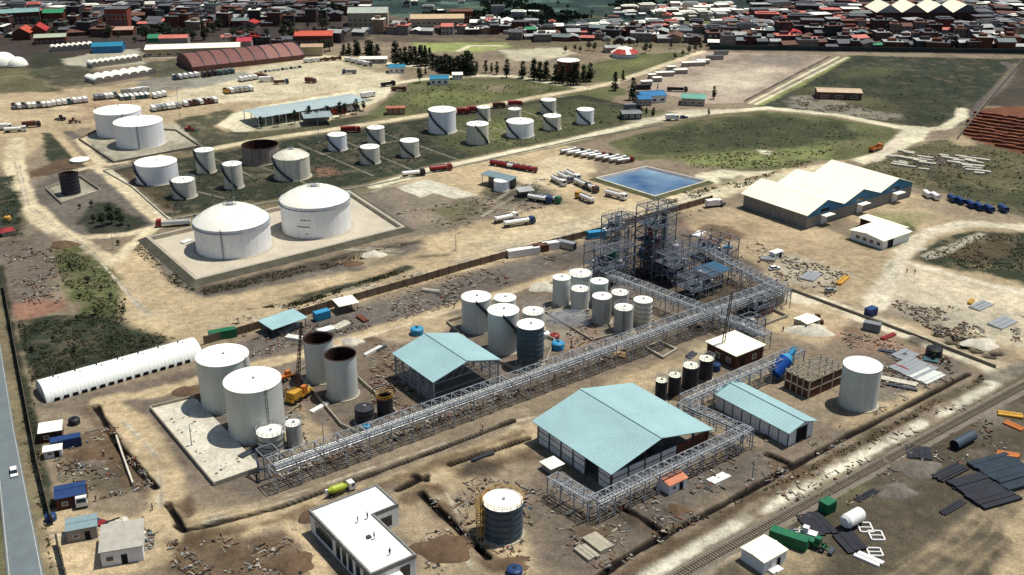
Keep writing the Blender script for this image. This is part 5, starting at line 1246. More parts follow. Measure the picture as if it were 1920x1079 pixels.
for k in range(4):
    o0 = Vector(((k%2)*.9-.45,(k//2)*.9-.45,0)); g.bar(base_+o0,tipl+o0*.3,.14)
for k in range(16):
    f0,f1 = k/16,(k+1)/16
    for a_,b_ in ((0,1),(1,3),(3,2),(2,0)):
        oa = Vector(((a_%2)*.9-.45,(a_//2)*.9-.45,0)); ob = Vector(((b_%2)*.9-.45,(b_//2)*.9-.45,0)); g.bar(base_.lerp(tipl,f0)+oa*(1-.7*f0),base_.lerp(tipl,f1)+ob*(1-.7*f1),.08)
g.build('boom', M('boom',(84,60,48),.2,.5,.6), t); MB().bar(tipl,(tipl.x+.3,tipl.y-1.0,3.5),.05).build('hoist_rope',steel_dark,t); MB().lathe([(.01,2.7),(.35,3.0),(.3,3.5),(.01,3.6)],10,cx=tipl.x+.3,cy=tipl.y-1.0).build('hook_block',paint_yellow,t)
# second crane boom over right racks
p = G(1352,668); t = thing('crane_mast','slim dark lattice mast beside the brick building','mast',p,0); g = MB(); h_ = Hgt(p,548)
for s_,q in ((-.4,-.4),(.4,-.4),(.4,.4),(-.4,.4)): g.bar((s_,q,0),(s_*.5+1.5,q*.5,h_),.12)
for k in range(14): z0,z1 = h_*k/14,h_*(k+1)/14; g.bar((-.4+1.5*k/14,-.4,z0),(.4+1.5*(k+1)/14,-.4,z1),.08); g.bar((.4+1.5*k/14,.4,z0),(-.4+1.5*(k+1)/14,.4,z1),.08)
g.build('mast', steel_dark, t); MB().box(-1.2,1.2,-1.2,1.2,-.1,.5).build('base', concrete, t)
# blue vessel raised on a frame near the end of the upper rack
p = G(1455,712); t = thing('blue_vessel','big tilted bright blue vessel at the end of the upper pipe rack','vessel',p,ANG_A)
MB().tube((-1,0,2.2),(3.4,0,5.2),2.1,24).build('shell',M('vessel_blue',(24,78,160),.1,.4,.4),t); MB().tube((3.4,0,5.2),(4.6,0,6.1),2.1,24,r2=1.0).build('cone',paint_sky,t); MB().tube((4.6,0,6.1),(6.6,0,7.4),.8,16).build('neck',paint_sky,t)
for x,z in ((-.6,1.2),(2.4,3.2)):
    for y in (-1.4,1.4): MB().bar((x,y,-.1),(x,y,z),.3).build('leg',steel_dark,t)
a = G(1422,588); cabin('long pale equipment house on a concrete base right of the main rack end',1422,586,12,4.5,3.2,wall_plaster,tin,rz=ANG_A,name='equipment_house',rise=.4)
wall_line('low_wall','concrete pit wall below the pale equipment house at the rack end','kerb wall',[(1392,604),(1416,618),(1476,596),(1450,584)],1.0,.3,concrete,close=True)
# ================================================================= VEHICLES
def wheel_(t, x, y, r=.5, w_=.32):
    o = MB().tube((x,y-w_/2,r),(x,y+w_/2,r),r,14).build('wheel', rubber, t); MB().tube((x,y-w_/2-.02,r),(x,y+w_/2+.02,r),r*.5,10).build('rim', steel, o)
def cab_part(t, x0, c, h=2.9, l_=2.1):
    g = MB(); g.add([(x0,-1.2,.7),(x0+l_,-1.2,.7),(x0+l_,1.2,.7),(x0,1.2,.7),(x0,-1.15,h),(x0+l_-.35,-1.15,h),(x0+l_-.35,1.15,h),(x0,1.15,h),(x0+l_,-1.2,1.7),(x0+l_,1.2,1.7)],
        [(3,2,1,0),(4,5,6,7),(0,1,8,5,4),(2,3,7,6,9),(1,2,9,8),(8,9,6,5),(3,0,4,7)]); o = g.build('cab', PAINT[c], t)
    MB().add([(x0+l_+.01,-1.05,1.78),(x0+l_+.01,1.05,1.78),(x0+l_-.30,1.0,h-.18),(x0+l_-.30,-1.0,h-.18)],[(0,1,2,3)]).build('windscreen', glass, o)
    for s_ in (-1,1): MB().box(x0+l_-1.3,x0+l_-.5,min(s_*1.19,s_*1.23),max(s_*1.19,s_*1.23),1.8,h-.3).build('side_window', glass, o)
def mk_tanker(c, tc, L_=10.5, big=True):
    t = thing('tanker_truck','x x x x','tanker truck',(0,0,-50)); b0 = -L_/2; f0 = L_/2-2.2
    MB().box(b0,f0+2.0,-.45,.45,.75,1.0).build('chassis', paint_black, t); cab_part(t, f0, c)
    g = MB(); n = 22; x0,x1 = b0,f0-.5; A = []
    for (x,s_) in ((x0,.01),(x0+.05,.85),(x0+.3,1),(x1-.3,1),(x1-.05,.85),(x1,.01)): A.append([(x,1.2*s_*math.cos(i*math.tau/n),1.95+.95*s_*math.sin(i*math.tau/n)) for i in range(n)])
    for a_,b_ in zip(A[:-1],A[1:]): g.add(a_+b_,[(i,(i+1)%n,n+(i+1)%n,n+i)[::-1] for i in range(n)],True)
    o = g.build('tank', PAINT[tc], t); MB().box(x0+.5,x1-.5,-.35,.35,2.86,2.98).build('walkway', steel_dark, o)
    for k in range(3): MB().lathe([(.25,2.9),(.25,3.12),(.01,3.14)],10,cx=x0+1.5+k*(x1-x0-3)/2).build('hatch', steel, o)
    for x in (b0+.9,b0+2.1,f0+1.2)+((f0-1.4,) if L_>9 else ()):
        for s_ in (-1,1): wheel_(t,x,s_*1.03)
    index_kids(t); return t
def mk_box(c, bc, L_=9.0, load='box', loadm=None):
    t = thing('cargo_truck','x x x x','truck',(0,0,-50)); b0 = -L_/2; f0 = L_/2-2.2
    MB().box(b0,f0+2.0,-.45,.45,.75,1.0).build('chassis', paint_black, t); cab_part(t, f0, c)
    if load == 'box': MB().box(b0,f0-.25,-1.22,1.22,1.02,3.2).build('cargo_box', PAINT[bc], t)
    elif load == 'open':
        g = MB(); g.box(b0,f0-.25,-1.22,1.22,1.02,1.15); g.box(b0,f0-.25,-1.22,-1.14,1.15,2.2); g.box(b0,f0-.25,1.14,1.22,1.15,2.2); g.box(b0,b0+.08,-1.14,1.14,1.15,2.2); g.box(f0-.33,f0-.25,-1.14,1.14,1.15,2.4); g.build('cargo_bed', PAINT[bc], t)
    elif load == 'drum':
        MB().tube((b0+.2,0,2.3),(b0+1.6,0,2.25),.6,18,r2=1.2,cap=False).build('mixer_drum', PAINT[bc], t); MB().tube((b0+1.6,0,2.25),(f0-1.6,0,2.05),1.2,18,r2=1.25,cap=False).build('mixer_drum', PAINT[bc], t); MB().tube((f0-1.6,0,2.05),(f0-.5,0,1.9),1.25,18,r2=.5).build('mixer_drum', PAINT[bc], t)
        MB().box(b0-.5,b0+.3,-.3,.3,1.0,3.0).build('chute', paint_white, t)
    for x in (b0+.9,b0+2.1,f0+1.2):
        for s_ in (-1,1): wheel_(t,x,s_*1.03)
    index_kids(t); return t
def mk_bus(c, L_=9.0):
    t = thing('bus','x x x x','bus',(0,0,-50)); g = MB(); g.prism([(-L_/2,-1.2),(L_/2,-1.2),(L_/2,1.2),(-L_/2,1.2)],.45,2.7); g.build('body', PAINT[c], t); MB().box(-L_/2+.05,L_/2-.05,-1.15,1.15,2.702,2.85).build('roof', paint_white, t)
    for s_ in (-1,1): MB().box(-L_/2+.5,L_/2-.6,min(s_*1.2,s_*1.23),max(s_*1.2,s_*1.23),1.5,2.3).build('window_band', glass, t)
    MB().box(L_/2,L_/2+.03,-1.05,1.05,1.3,2.4).build('windscreen', glass, t)
    for x in (-L_/2+2,L_/2-1.8):
        for s_ in (-1,1): wheel_(t,x,s_*1.0,.45)
    index_kids(t); return t
def mk_car(c):
    t = thing('car','x x x x','car',(0,0,-50)); g = MB()
    g.add([(-2.1,-.85,.35),(2.1,-.85,.35),(2.1,.85,.35),(-2.1,.85,.35),(-2.15,-.85,.9),(2.1,-.82,.8),(2.1,.82,.8),(-2.15,.85,.9)],[(3,2,1,0),(4,5,6,7),(0,1,5,4),(1,2,6,5),(2,3,7,6),(3,0,4,7)]); g.build('body', PAINT[c], t)
    g = MB(); g.add([(-1.9,-.8,.88),(1.0,-.8,.85),(1.0,.8,.85),(-1.9,.8,.88),(-1.5,-.65,1.42),(.35,-.65,1.42),(.35,.65,1.42),(-1.5,.65,1.42)],[(0,1,5,4),(1,2,6,5),(2,3,7,6),(3,0,4,7)]); g.build('window_band', glass, t)
    MB().box(-1.5,.35,-.66,.66,1.42,1.46).build('roof', PAINT[c], t)
    for x in (-1.3,1.35):
        for s_ in (-1,1): wheel_(t,x,s_*.78,.32,.2)
    index_kids(t); return t
def mk_container(c, L_=12.2, open_=False):
    t = thing('shipping_container','x x x x','container',(0,0,-50)); g = MB(); g.box(-L_/2,L_/2,-1.22,1.22,.12,2.7); g.build('body', PAINT[c], t)
    MB().box(L_/2,L_/2+.05,-1.15,-.02,.2,2.6).build('door', PAINT[c] if not open_ else dark_void, t); MB().box(L_/2,L_/2+.05,.02,1.15,.2,2.6).build('door', PAINT[c] if not open_ else dark_void, t)
    for s_ in (-1,1):
        g = MB(); g.box(-L_/2,L_/2,min(s_*1.221,s_*1.24),max(s_*1.221,s_*1.24),.25,2.6); k = -L_/2+.15
        while k < L_/2-.1: g.box(k,k+.12,min(s_*1.241,s_*1.29),max(s_*1.241,s_*1.29),.25,2.6); k += .4
        g.build('corrugation', PAINT[c], t)
    index_kids(t); return t
def mk_loader(c):
    t = thing('wheel_loader','x x x x','loader',(0,0,-50)); MB().box(-2.6,.4,-1.0,1.0,.9,1.9).build('engine_hood', PAINT[c], t); MB().box(-.6,.8,-.7,.7,1.9,3.1).build('cab', PAINT[c], t); MB().box(.8,.84,-.6,.6,2.1,3.0).build('windscreen', glass, t)
    g = MB(); [g.bar((.6,s_,1.6),(3.0,s_,.8),.22) for s_ in (-.6,.6)]; g.bar((1.6,-.6,1.2),(1.6,.6,1.2),.2); g.build('lift_arm', PAINT[c], t); MB().prism([(2.9,-1.3),(3.9,-1.3),(3.9,1.3),(2.9,1.3)],.15,.9).build('bucket', steel_dark, t)
    for x in (-1.7,1.3):
        for s_ in (-1,1): wheel_(t,x,s_*1.05,.72,.45)
    index_kids(t); return t
VC = {}
def veh(kind, x, y, rz, label, group=None, **k):
    key = (kind, tuple(sorted(k.items())))
    if key not in VC:
        o = {'tanker':lambda: mk_tanker(k.get('c','white'),k.get('tc','white'),k.get('L',10.5)), 'truck':lambda: mk_box(k.get('c','white'),k.get('bc','white'),k.get('L',9),k.get('load','box')),
             'bus':lambda: mk_bus(k.get('c','white'),k.get('L',9)),'car':lambda: mk_car(k.get('c','white')),'container':lambda: mk_container(k.get('c','white'),k.get('L',12.2),k.get('op',False)),'loader':lambda: mk_loader(k.get('c','yellow'))}[kind]()
        VC[key] = o; o.location = G(x,y); o.rotation_euler.z = rz; o['label'] = label
        if group: o['group'] = group
        return o
    src = VC[key]; r = dup(src, G(x,y), rz, label)
    if group: r['group'] = group
    elif 'group' in r: del r['group']
    return r
def row(x0,y0,x1,y1,n,rz,specs,where,group,noun='truck'):
    for i in range(n):
        f_ = i/max(1,n-1); kind,kw = random.choice(specs); c = kw.get('tc') or kw.get('bc') or kw.get('c')
        veh(kind, x0+(x1-x0)*f_, y0+(y1-y0)*f_, rz+random.uniform(-.05,.05), '%s %s, %s from the left in %s' % (c, {'truck':'lorry','tanker':'tanker truck','bus':'bus','car':'car','container':'container'}[kind], ORD[i], where), group, **kw).scale = (.86,.82,.86)
T = lambda **k: ('truck',k); TK = lambda **k: ('tanker',k)
rb = R(120)
row(27,204,92,200,8,rb,[T(c='grey',bc='white'),T(c='white',bc='grey',load='open'),T(c='teal',bc='white'),T(c='black',bc='grey',load='open'),T(c='black',bc='white')],'the leftmost parked block','lorries parked in the leftmost block')
row(101,198,160,191,7,rb,[T(c='white',bc='white'),T(c='black',bc='white'),T(c='white',bc='teal',load='open'),T(c='grey',bc='white')],'the second block of the long parked row','lorries parked in the second block')
row(181,187,218,183,5,rb,[T(c='white',bc='white'),T(c='black',bc='grey'),T(c='teal',bc='grey',load='open')],'the short block behind the twin cone roofed tanks','lorries in the short block')
row(228,187,276,183,6,rb,[('bus',dict(c='white')),('bus',dict(c='teal')),('bus',dict(c='grey'))],'the row of buses behind the twin tanks','buses behind the twin tanks')
row(240,176,268,172,3,R(25),[T(c='white',bc='white'),T(c='white',bc='silver')],'the three standing sideways behind the buses','lorries behind the buses')
row(290,184,308,180,3,rb,[T(c='white',bc='white'),T(c='grey',bc='white')],'the trio right of the buses','lorries right of the buses')
row(288,208,334,202,6,rb,[T(c='white',bc='white'),T(c='white',bc='silver'),T(c='black',bc='white')],'the block right of the twin cone roofed tanks','lorries right of the twin tanks')
row(348,199,403,192,7,rb,[T(c='white',bc='brown',load='open'),T(c='white',bc='white'),T(c='grey',bc='brown',load='open')],'the block above the curving forecourt road','lorries above the forecourt road')
row(328,149,368,144,5,rb,[T(c='white',bc='teal',load='open'),T(c='teal',bc='white')],'the block left below the brown vaulted hall','lorries left below the vaulted hall')
row(382,144,402,141,3,rb,[T(c='black',bc='black')],'the black trio below the brown vaulted hall','black lorries below the vaulted hall')
row(413,140,434,137,3,rb,[T(c='white',bc='teal')],'the trio below the middle of the vaulted hall','lorries below the middle of the vaulted hall')
row(490,136,562,127,10,rb,[('car',dict(c='white')),('car',dict(c='teal')),('car',dict(c='black')),('car',dict(c='white'))],'the row below the vaulted hall','cars below the vaulted hall')
row(424,175,470,170,6,rb,[T(c='white',bc='white'),T(c='white',bc='silver'),T(c='black',bc='yellow',load='open')],'the block left of the long pale canopy','lorries left of the long canopy')
row(452,153,478,149,4,rb,[T(c='white',bc='white',L=7)],'the four in the middle of the sandy yard','white lorries mid yard')
row(578,118,632,113,5,R(20),[T(c='white',bc='white',L=7),T(c='brown',bc='brown',load='open',L=7)],'the back edge of the bright sandy lot','lorries at the back of the sandy lot')
row(655,116,690,124,4,R(-15),[T(c='grey',bc='white',L=7),T(c='white',bc='white',L=7)],'the lot edge beside the town trees','lorries by the town trees')
S = [('tanker',30,248,R(15),'white tanker truck on the dirt at far left, the larger of two',dict(c='white',tc='white')),('truck',60,239,R(20),'brown lorry behind the white tanker at far left',dict(c='black',bc='brown')),
 ('truck',10,244,R(20),'small white lorry at the very left edge of the yard',dict(c='white',bc='white',L=7)),('loader',115,226,R(160),'black loader alone on the dirt behind the parked rows',dict(c='black')),('loader',138,231,R(20),'brown loader alone beside the black one',dict(c='brown')),
 ('truck',528,158,R(10),'lorry with a blue cab crossing the sandy yard',dict(c='blue',bc='brown',load='open')),('truck',583,156,R(-20),'brown short lorry right of the blue cab lorry',dict(c='brown',bc='brown',L=7)),
 ('truck',655,139,R(185),'lorry with a dark blue cab near the lot trees',dict(c='blue',bc='grey',load='open')),('truck',490,148,R(-30),'brown lorry near the middle of the sandy lot',dict(c='brown',bc='brown')),
 ('truck',500,154,R(10),'pale lorry near the middle of the sandy lot',dict(c='silver',bc='white')),('truck',634,215,R(25),'red lorry at the end of the long pale canopy',dict(c='red',bc='red')),
 ('truck',650,204,R(40),'white lorry right behind the red one at the canopy',dict(c='white',bc='white')),('truck',660,209,R(35),'second white lorry beside the canopy exit',dict(c='white',bc='white')),
 ('truck',728,162,R(30),'black lorry entering the forecourt road',dict(c='black',bc='black',load='open')),('truck',748,171,R(-10),'brown lorry parked by the lawn corner',dict(c='brown',bc='brown',load='open')),
 ('truck',548,222,R(10),'brown lorry in front of the long pale canopy',dict(c='brown',bc='brown',load='open')),('truck',690,183,R(40),'white lorry under the right end of the long canopy',dict(c='white',bc='white')),
 ('truck',658,249,R(12),'red lorry on the road above the tank farm, mid left',dict(c='red',bc='red',L=10)),('truck',869,214,R(12),'dark red lorry above the tank farm, left of the pair',dict(c='red',bc='red',L=7)),('truck',887,211,R(12),'dark red lorry above the tank farm, right of the pair',dict(c='red',bc='red',L=7)),
 ('truck',936,203,R(15),'brown lorry on the road behind the far tanks',dict(c='brown',bc='brown',L=7)),('truck',966,200,R(15),'red lorry behind the thin far tanks',dict(c='red',bc='red',L=8)),
 ('loader',356,246,R(-10),'red loader on the grass right of the twin tanks',dict(c='red')),('tanker',776,331,R(20),'white tanker on the loading road beside the red one',dict(c='black',tc='white')),
 ('tanker',827,321,R(20),'red tanker on the loading road by the pale slab',dict(c='red',tc='red')),('truck',325,424,R(190),'red cab lorry with long white bed left of the domed tanks',dict(c='red',bc='white',load='open',L=13)),
 ('tanker',949,415,R(32),'white tanker at the yard centre, left of the blue cab one',dict(c='white',tc='white')),('tanker',974,423,R(24),'long white tanker with a blue cab at the yard centre',dict(c='blue',tc='white',L=13)),
 ('tanker',1012,379,R(-28),'white tanker with navy cab near the small grey shelter',dict(c='blue',tc='white')),('tanker',1030,379,R(-28),'silver tanker with a green cab near the small grey shelter',dict(c='green',tc='silver')),
 ('tanker',1047,345,R(-62),'white tanker at the left of the slanted group by the pond',dict(c='white',tc='white')),('tanker',1060,339,R(-60),'grey cab tanker second in the slanted group by the pond',dict(c='grey',tc='white')),
 ('tanker',1073,335,R(-60),'white tanker third in the slanted group by the pond',dict(c='white',tc='white')),('tanker',1092,351,R(-58),'black cab tanker fourth in the slanted group by the pond',dict(c='black',tc='white')),
 ('tanker',1106,357,R(-58),'brown cab tanker last in the slanted group by the pond',dict(c='brown',tc='white')),('tanker',1096,377,R(125),'white tanker with a yellow cab nearest the pond corner',dict(c='yellow',tc='white')),
 ('tanker',1155,372,R(-42),'lone white tanker directly left of the pond tip',dict(c='white',tc='white')),
 ('car',27,890,heading(24,870,29,905),'white car driving on the highway at lower left',dict(c='white')),('truck',640,925,heading(640,925,560,955)+math.pi,'lime green mixer lorry behind the white office',dict(c='white',bc='lime',load='drum')),
 ('truck',155,940,R(-70),'white cab lorry beside the blue roofed red cabin',dict(c='white',bc='brown',load='open',L=7)),('loader',1532,1028,R(-35),'green tractor loader in the lower right yard',dict(c='green')),('loader',1510,1008,R(150),'white loader behind the green container, lower right yard',dict(c='white')),
 ('truck',1338,388,R(20),'white lorry by the left wall of the warehouse',dict(c='white',bc='white',L=7)),('car',1354,386,R(60),'black car by the left wall of the warehouse',dict(c='black')),
 ('truck',1260,226,R(10),'white lorry at the gate of the blue roofed houses',dict(c='white',bc='white',L=7)),('car',1282,222,R(10),'blue car at the gate of the blue roofed houses',dict(c='blue')),
 ('car',1452,506,R(20),'white car on the pale dirt right of the process towers',dict(c='white')),('car',1557,548,R(20),'silver car on the pale dirt above the right road',dict(c='silver')),
 ('loader',1532,605,R(100),'brown excavator by the white heap right of the racks',dict(c='brown')),('loader',540,712,R(40),'orange loader at the foot of the crane',dict(c='orange')),
 ('truck',1185,206,R(8),'dark lorry by the blue roofed houses',dict(c='black',bc='grey')),('truck',1270,172,R(-8),'long dark lorry on the pale lot edge',dict(c='black',bc='black',load='open',L=12)),('truck',1642,283,R(40),'orange brown lorry on the road behind the warehouse',dict(c='orange',bc='orange',load='open'))]
for kd,x,y,rz,lb,kw in S:
    o_v = veh(kd,x,y,rz,lb,None,**kw); k_ = .78 if 'mixer' in lb else (.9 if kd == 'loader' else 1.0); o_v.scale = (k_,k_,k_)
row(1066,288,1172,306,9,R(28),[TK(c='black',tc='white'),TK(c='red',tc='red'),TK(c='red',tc='silver'),TK(c='white',tc='white'),TK(c='white',tc='silver')],'the slanting tanker row behind the pond','tankers behind the pond')
row(936,312,990,322,6,R(-25),[TK(c='red',tc='white'),TK(c='black',tc='red'),TK(c='red',tc='red')],'the cluster behind the loading canopy','tankers behind the loading canopy')
for x,y,rz,lb,kw in [(981,479,ANG_A-.25,'long white container against the boundary wall',dict(c='white')),(1032,467,ANG_A-.25,'short white container left of the open dark one',dict(c='white',L=6.1)),(1012,472,ANG_A-.25,'brown container between the two white ones',dict(c='brown',L=6.1)),
  (1062,466,ANG_A-1.2,'white container with dark open doors by the wall',dict(c='silver',L=7,op=True)),(1118,446,ANG_A-.3,'pale blue container behind the process towers',dict(c='sky',L=7)),(1140,440,ANG_A+.3,'white container behind the process towers',dict(c='white',L=6.1)),(1632,592,ANG_A,'small bright blue container on the plain at right',dict(c='blue',L=3.6)),
  (1550,958,ANG_A,'dark green box container beside the railway',dict(c='green',L=3.2)),(1478,1020,-.55,'long green container in the lower right yard',dict(c='green',L=8)),(1634,620,-.5,'grey container in the yard behind the lone pale tank',dict(c='grey',L=5)),(1205,168,0.1,'dark container at the edge of the pale lot',dict(c='black',L=9)),
  (1442,1046,ANG_A,'blue container partly behind the cream roofed hut',dict(c='blue',L=5)),(125,838,.4,'blue container near the red brick hut',dict(c='blue',L=7)),(418,634,ANG_A-.2,'green container by the right end of the arched shed',dict(c='green',L=8)),(604,598,ANG_A,'blue container right of the teal roofed shelter',dict(c='sky',L=5)),
  (1218,820-10,ANG_A,'hidden',None)][:-1]: veh('container',x,y,rz,lb,None,**kw)
# parked trailers by the warehouse
for i,(x,y,c,lb) in enumerate([(1738,370,'white','white round-topped trailer nearest the warehouse, left one'),(1753,374,'white','white round-topped trailer nearest the warehouse, right one'),(1785,378,'blue','dark blue trailer, leftmost of the blue row at right'),(1800,382,'blue','dark blue trailer, second of the blue row at right'),
   (1820,389,'blue','dark blue trailer, third of the blue row at right'),(1835,393,'blue','dark blue trailer, fourth of the blue row at right'),(1854,397,'blue','dark blue trailer, fifth of the blue row at right'),(1880,397,'blue','dark blue trailer, last of the blue row at right')]):
    t = thing('trailer',lb,'trailer',G(x,y),R(95),'trailers parked right of the warehouse'); n = 14
    MB().box(-2.6,2.6,-1.1,1.1,.6,2.0).build('body',PAINT[c],t); g = MB(); g.add([(xx,1.1*math.cos(math.pi*k/10),2.0+.55*math.sin(math.pi*k/10)) for xx in (-2.6,2.6) for k in range(11)],[(k,k+1,12+k,11+k) for k in range(10)],True); g.build('roof',PAINT['white' if i<2 else 'blue'],t)
    for s_ in (-1,1): wheel_(t,0,s_*1.0,.45)
# low white sheds/trailers along the pale lot
for i,(x,y,w_) in enumerate([(1212,160,7),(1232,153,6),(1246,143,12),(1276,138,9),(1300,124,16),(1318,120,9),(1340,112,12),(1352,103,10),(1258,132,6),(1222,147,5)]):
    t = thing('market_stall','%s stall, %s along the road edge of the pale lot' % ('low dark roofed' if i in (6,7) else 'low white roofed', ORD[i]),'stall',G(x,y),R(12),'stalls along the pale lot'); MB().box(-w_/2,w_/2,-2,2,2.4,2.65).build('roof',roof_white if i not in (6,7) else darkr,t); MB().box(-w_/2+.4,w_/2-.4,-1.5,1.5,0,2.39).build('body',wall_plaster,t)
# ================================================================= YARD GOODS
def mats(label,x,y,w_,l_,rz,n,m,h=.5,name='sheet_stack',cat='sheet stack',group=None):
    t = thing(name,label,cat,G(x,y),rz,group)
    for k in range(n):
        o = random.uniform(-.25,.25); MB().box(-l_/2+o,l_/2+o,-w_/2+w_*k/n+.04,-w_/2+w_*(k+1)/n-.04,0,h*random.uniform(.7,1)).build('strip',m,t)
    return t
mats('dark flat stack beside the green box container',1530,984,6,8,ANG_A+1.2,4,mat_black); mats('dark flat stack below the white road tank',1593,1018,5,6.5,ANG_A+1.2,3,mat_black)
mats('big dark stack of long sheets at lower right, the nearer',1843,922,12,11,ANG_A-.25,8,mat_black,.9); mats('big blue black stack of long sheets at the right edge',1888,888,13,12,ANG_A-.25,9,M('mat_blue',(34,50,62),.25,.5,.7,fine=.15),1.1)
mats('narrow dark bundle of bars pointing down left',1780,888,3.5,10,ANG_A-.05,5,mat_black,.6); mats('narrow dark bundle of bars at lower right below the stacks',1786,953,1.8,8,ANG_A,3,mat_black,.4); mats('thin dark bars lying left of the big stacks',1806,910,.9,7,ANG_A-.1,2,mat_black,.4)
mats('dark sheets beside the railway below the pale track',1722,850,6,6,ANG_A+.7,4,mat_black,.4); mats('flat dark bars beside the railway',1625,930,1.6,7,ANG_A,3,mat_black,.4)
for i,(x,y,lb,l_) in enumerate([(1622,991,'white empty steel frame lying beside the white road tank, left one',3.4),(1643,1006,'white empty steel frame lying beside the white road tank, right one',3.2),(1640,1037,'small white frame near the bottom right',2.6)]):
    t = thing('empty_pallet',lb,'pallet',G(x,y),ANG_A+.9)
    for k in (-1,1): MB().box(-l_/2,l_/2,k*1.4-.15,k*1.4+.15,0,.4).build('side_bar',paint_white,t); MB().box(k*l_/2-.15,k*l_/2+.15,-1.24,1.24,0,.4).build('end_bar',paint_white,t)
    MB().box(-.12,.12,-1.24,1.24,0,.38).build('cross_bar',paint_white,t)
t = mats('pale stack of white planks at the bottom right',1628,1050,2.4,5.5,ANG_A-1.35,4,paint_white,.5); mats('two white beams lying on grey soil right of the big hall',1348,898,2.6,5.5,ANG_A,2,paint_white,.4)
p = G(1597,986); t = thing('road_tank','rounded white horizontal tank in the lower right yard','tank',p,ANG_A); MB().lathe([(.01,-3.2),(1.1,-3.0),(1.6,-2.4),(1.6,2.4),(1.1,3.0),(.01,3.2)],24).build('shell',paint_white,t)
sh = t.children[0]; sh.rotation_euler = (0,R(90),0); sh.location = (0,0,2.1)
for x in (-1.6,1.6): MB().box(x-.25,x+.25,-1.1,1.1,-.1,1.0).build('saddle',steel_dark,t)
p = G(1805,834); t = thing('pipe_section','big dark blue grey cylinder lying beside the railway yard','pipe',p,ANG_A); o = MB().tube((-4,0,1.3),(4,0,1.3),1.3,24,cap=False).build('shell',M('pipe_bg',(66,80,92),.15,.4,.6),t); MB().tube((-4.02,0,1.3),(-3.9,0,1.3),1.2,20).build('end_plate',dark_void,t)
# pale sheets and panels behind the lone tank
for i,(x,y,w_,l_,m_,lb) in enumerate([(1697,668,5,7,paint_silver,'stack of silver sheets at the upper left of the sheet yard'),(1712,692,9,11,paint_silver,'widest stack of silver sheets in the sheet yard'),(1735,706,7,9,tank_grey,'grey sheet stack at the right of the sheet yard'),(1672,662,1.6,8,steel_dark,'dark beam stack above the silver sheets'),(1680,716,2.4,11,concrete_pale,'long pale beam left below the silver sheets'),(1690,728,1.2,8,steel_dark,'dark beam under the long pale beam'),(1745,676,3,4,paint_teal,'small teal stack at the edge of the sheet yard')]):
    mats(lb,x,y,w_,l_,-.45 if i not in (0,1,2) else ANG_A,6 if w_>4 else 2,m_,.6)
for i,(x,y,w_,l_,m_,lb) in enumerate([(612,620,3,5,paint_white,'white sacks stack right of the blue container'),(640,612,3,6,concrete_pale,'pale blocks stack mid way along the boundary wall'),(680,600,2,5,brick,'brick pile near the boundary wall'),(545,618,2,9,paint_silver,'silver pipes stack before the teal shelter'),(552,636,2,5,paint_white,'white beam stack before the teal shelter'),
     (700,660,1.2,7,paint_white,'white pipe bundle left of the open steel hall'),(716,655,1,4,steel_dark,'dark pipe bundle left of the open steel hall'),(808,548,1.5,6,concrete_pale,'pale beams on the strip beside the wall'),(1155,655,2.5,4,wood,'timber crate pile behind the main rack'),(1163,668,3,3.5,wood,'tan timber box under the main pipe rack'),
     (1520,520,5,8,paint_silver,'silver parts laid out on the pale plain'),(1580,528,2,8,paint_yellow,'yellow bars on the pale plain'),(1440,488,3,5,paint_silver,'white pieces beside the process towers'),(1840,575,4,8,paint_silver,'pale steel pieces far right on the plain'),(1880,607,5,9,paint_silver,'grey steel pieces at the right on the plain'),(1820,568,1.4,4,paint_yellow,'yellow piece on the plain at right'),
     (1895,780,2.4,6,paint_yellow,'yellow steel at the right edge of the railway yard'),(1888,856,2.4,5,paint_orange,'orange steel pile above the blue black stack'),(1900,800,2,5,paint_orange,'orange bars at the right edge'),(350,455,2.5,4,paint_white,'white blocks beside the basin corner'),(228,990,4,5,concrete_pale,'pale broken slabs beside the gate house'),(250,1008,4,4,concrete_pale,'grey broken slabs right of the gate house'),
     (1296,668,2,4,steel_dark,'dark pump pile next to small dark tanks'),(470,850,2,6,steel_dark,'dark pipes in front of the tall pale tank'),(600,765,1.6,6,paint_white,'white frame piece beside the containment wall'),(905,860,1,6,steel_dark,'black bars on the dirt road edge'),(1155,900,1.2,6,steel_dark,'dark pipe bundle near the rack corner'),(1120,1020,4,6,concrete,'grey precast covers beside the trench'),(1100,1040,3,5,concrete,'grey precast frames beside the trench'),
     (1100,445,4,6,paint_silver,'grey steel sections behind the process towers'),(1330,455,4,7,paint_brown,'brown scrap heap right of the process towers'),(1364,466,2,3,paint_sky,'light blue skip behind the wide steel platform'),(1310,440,3,6,paint_white,'white sheets on reddish soil by the towers'),(1665,633,1.6,6,paint_red,'red bars beside the pale road at right'),(1445,1065,3,4,paint_white,'white bags at the bottom edge of the yard'),
     (160,1000,2.5,3,mat_black,'black tarpaulin behind the gate house'),(194,984,2,2.4,paint_red,'red crate pile behind the gate house'),(184,980,2,2.4,paint_blue,'blue crate pile behind the gate house'),(213,985,3,3.5,mat_black,'black heap behind the gate house'),(1690,690,1,5,paint_red,'red bars in the sheet yard')]):
    mats(lb,x,y,w_,l_,random.choice([ANG_A,ANG_A+1.57,ANG_A+.3,-.3]),3,m_,random.uniform(.5,1.1),name='material_stack',cat='stack')
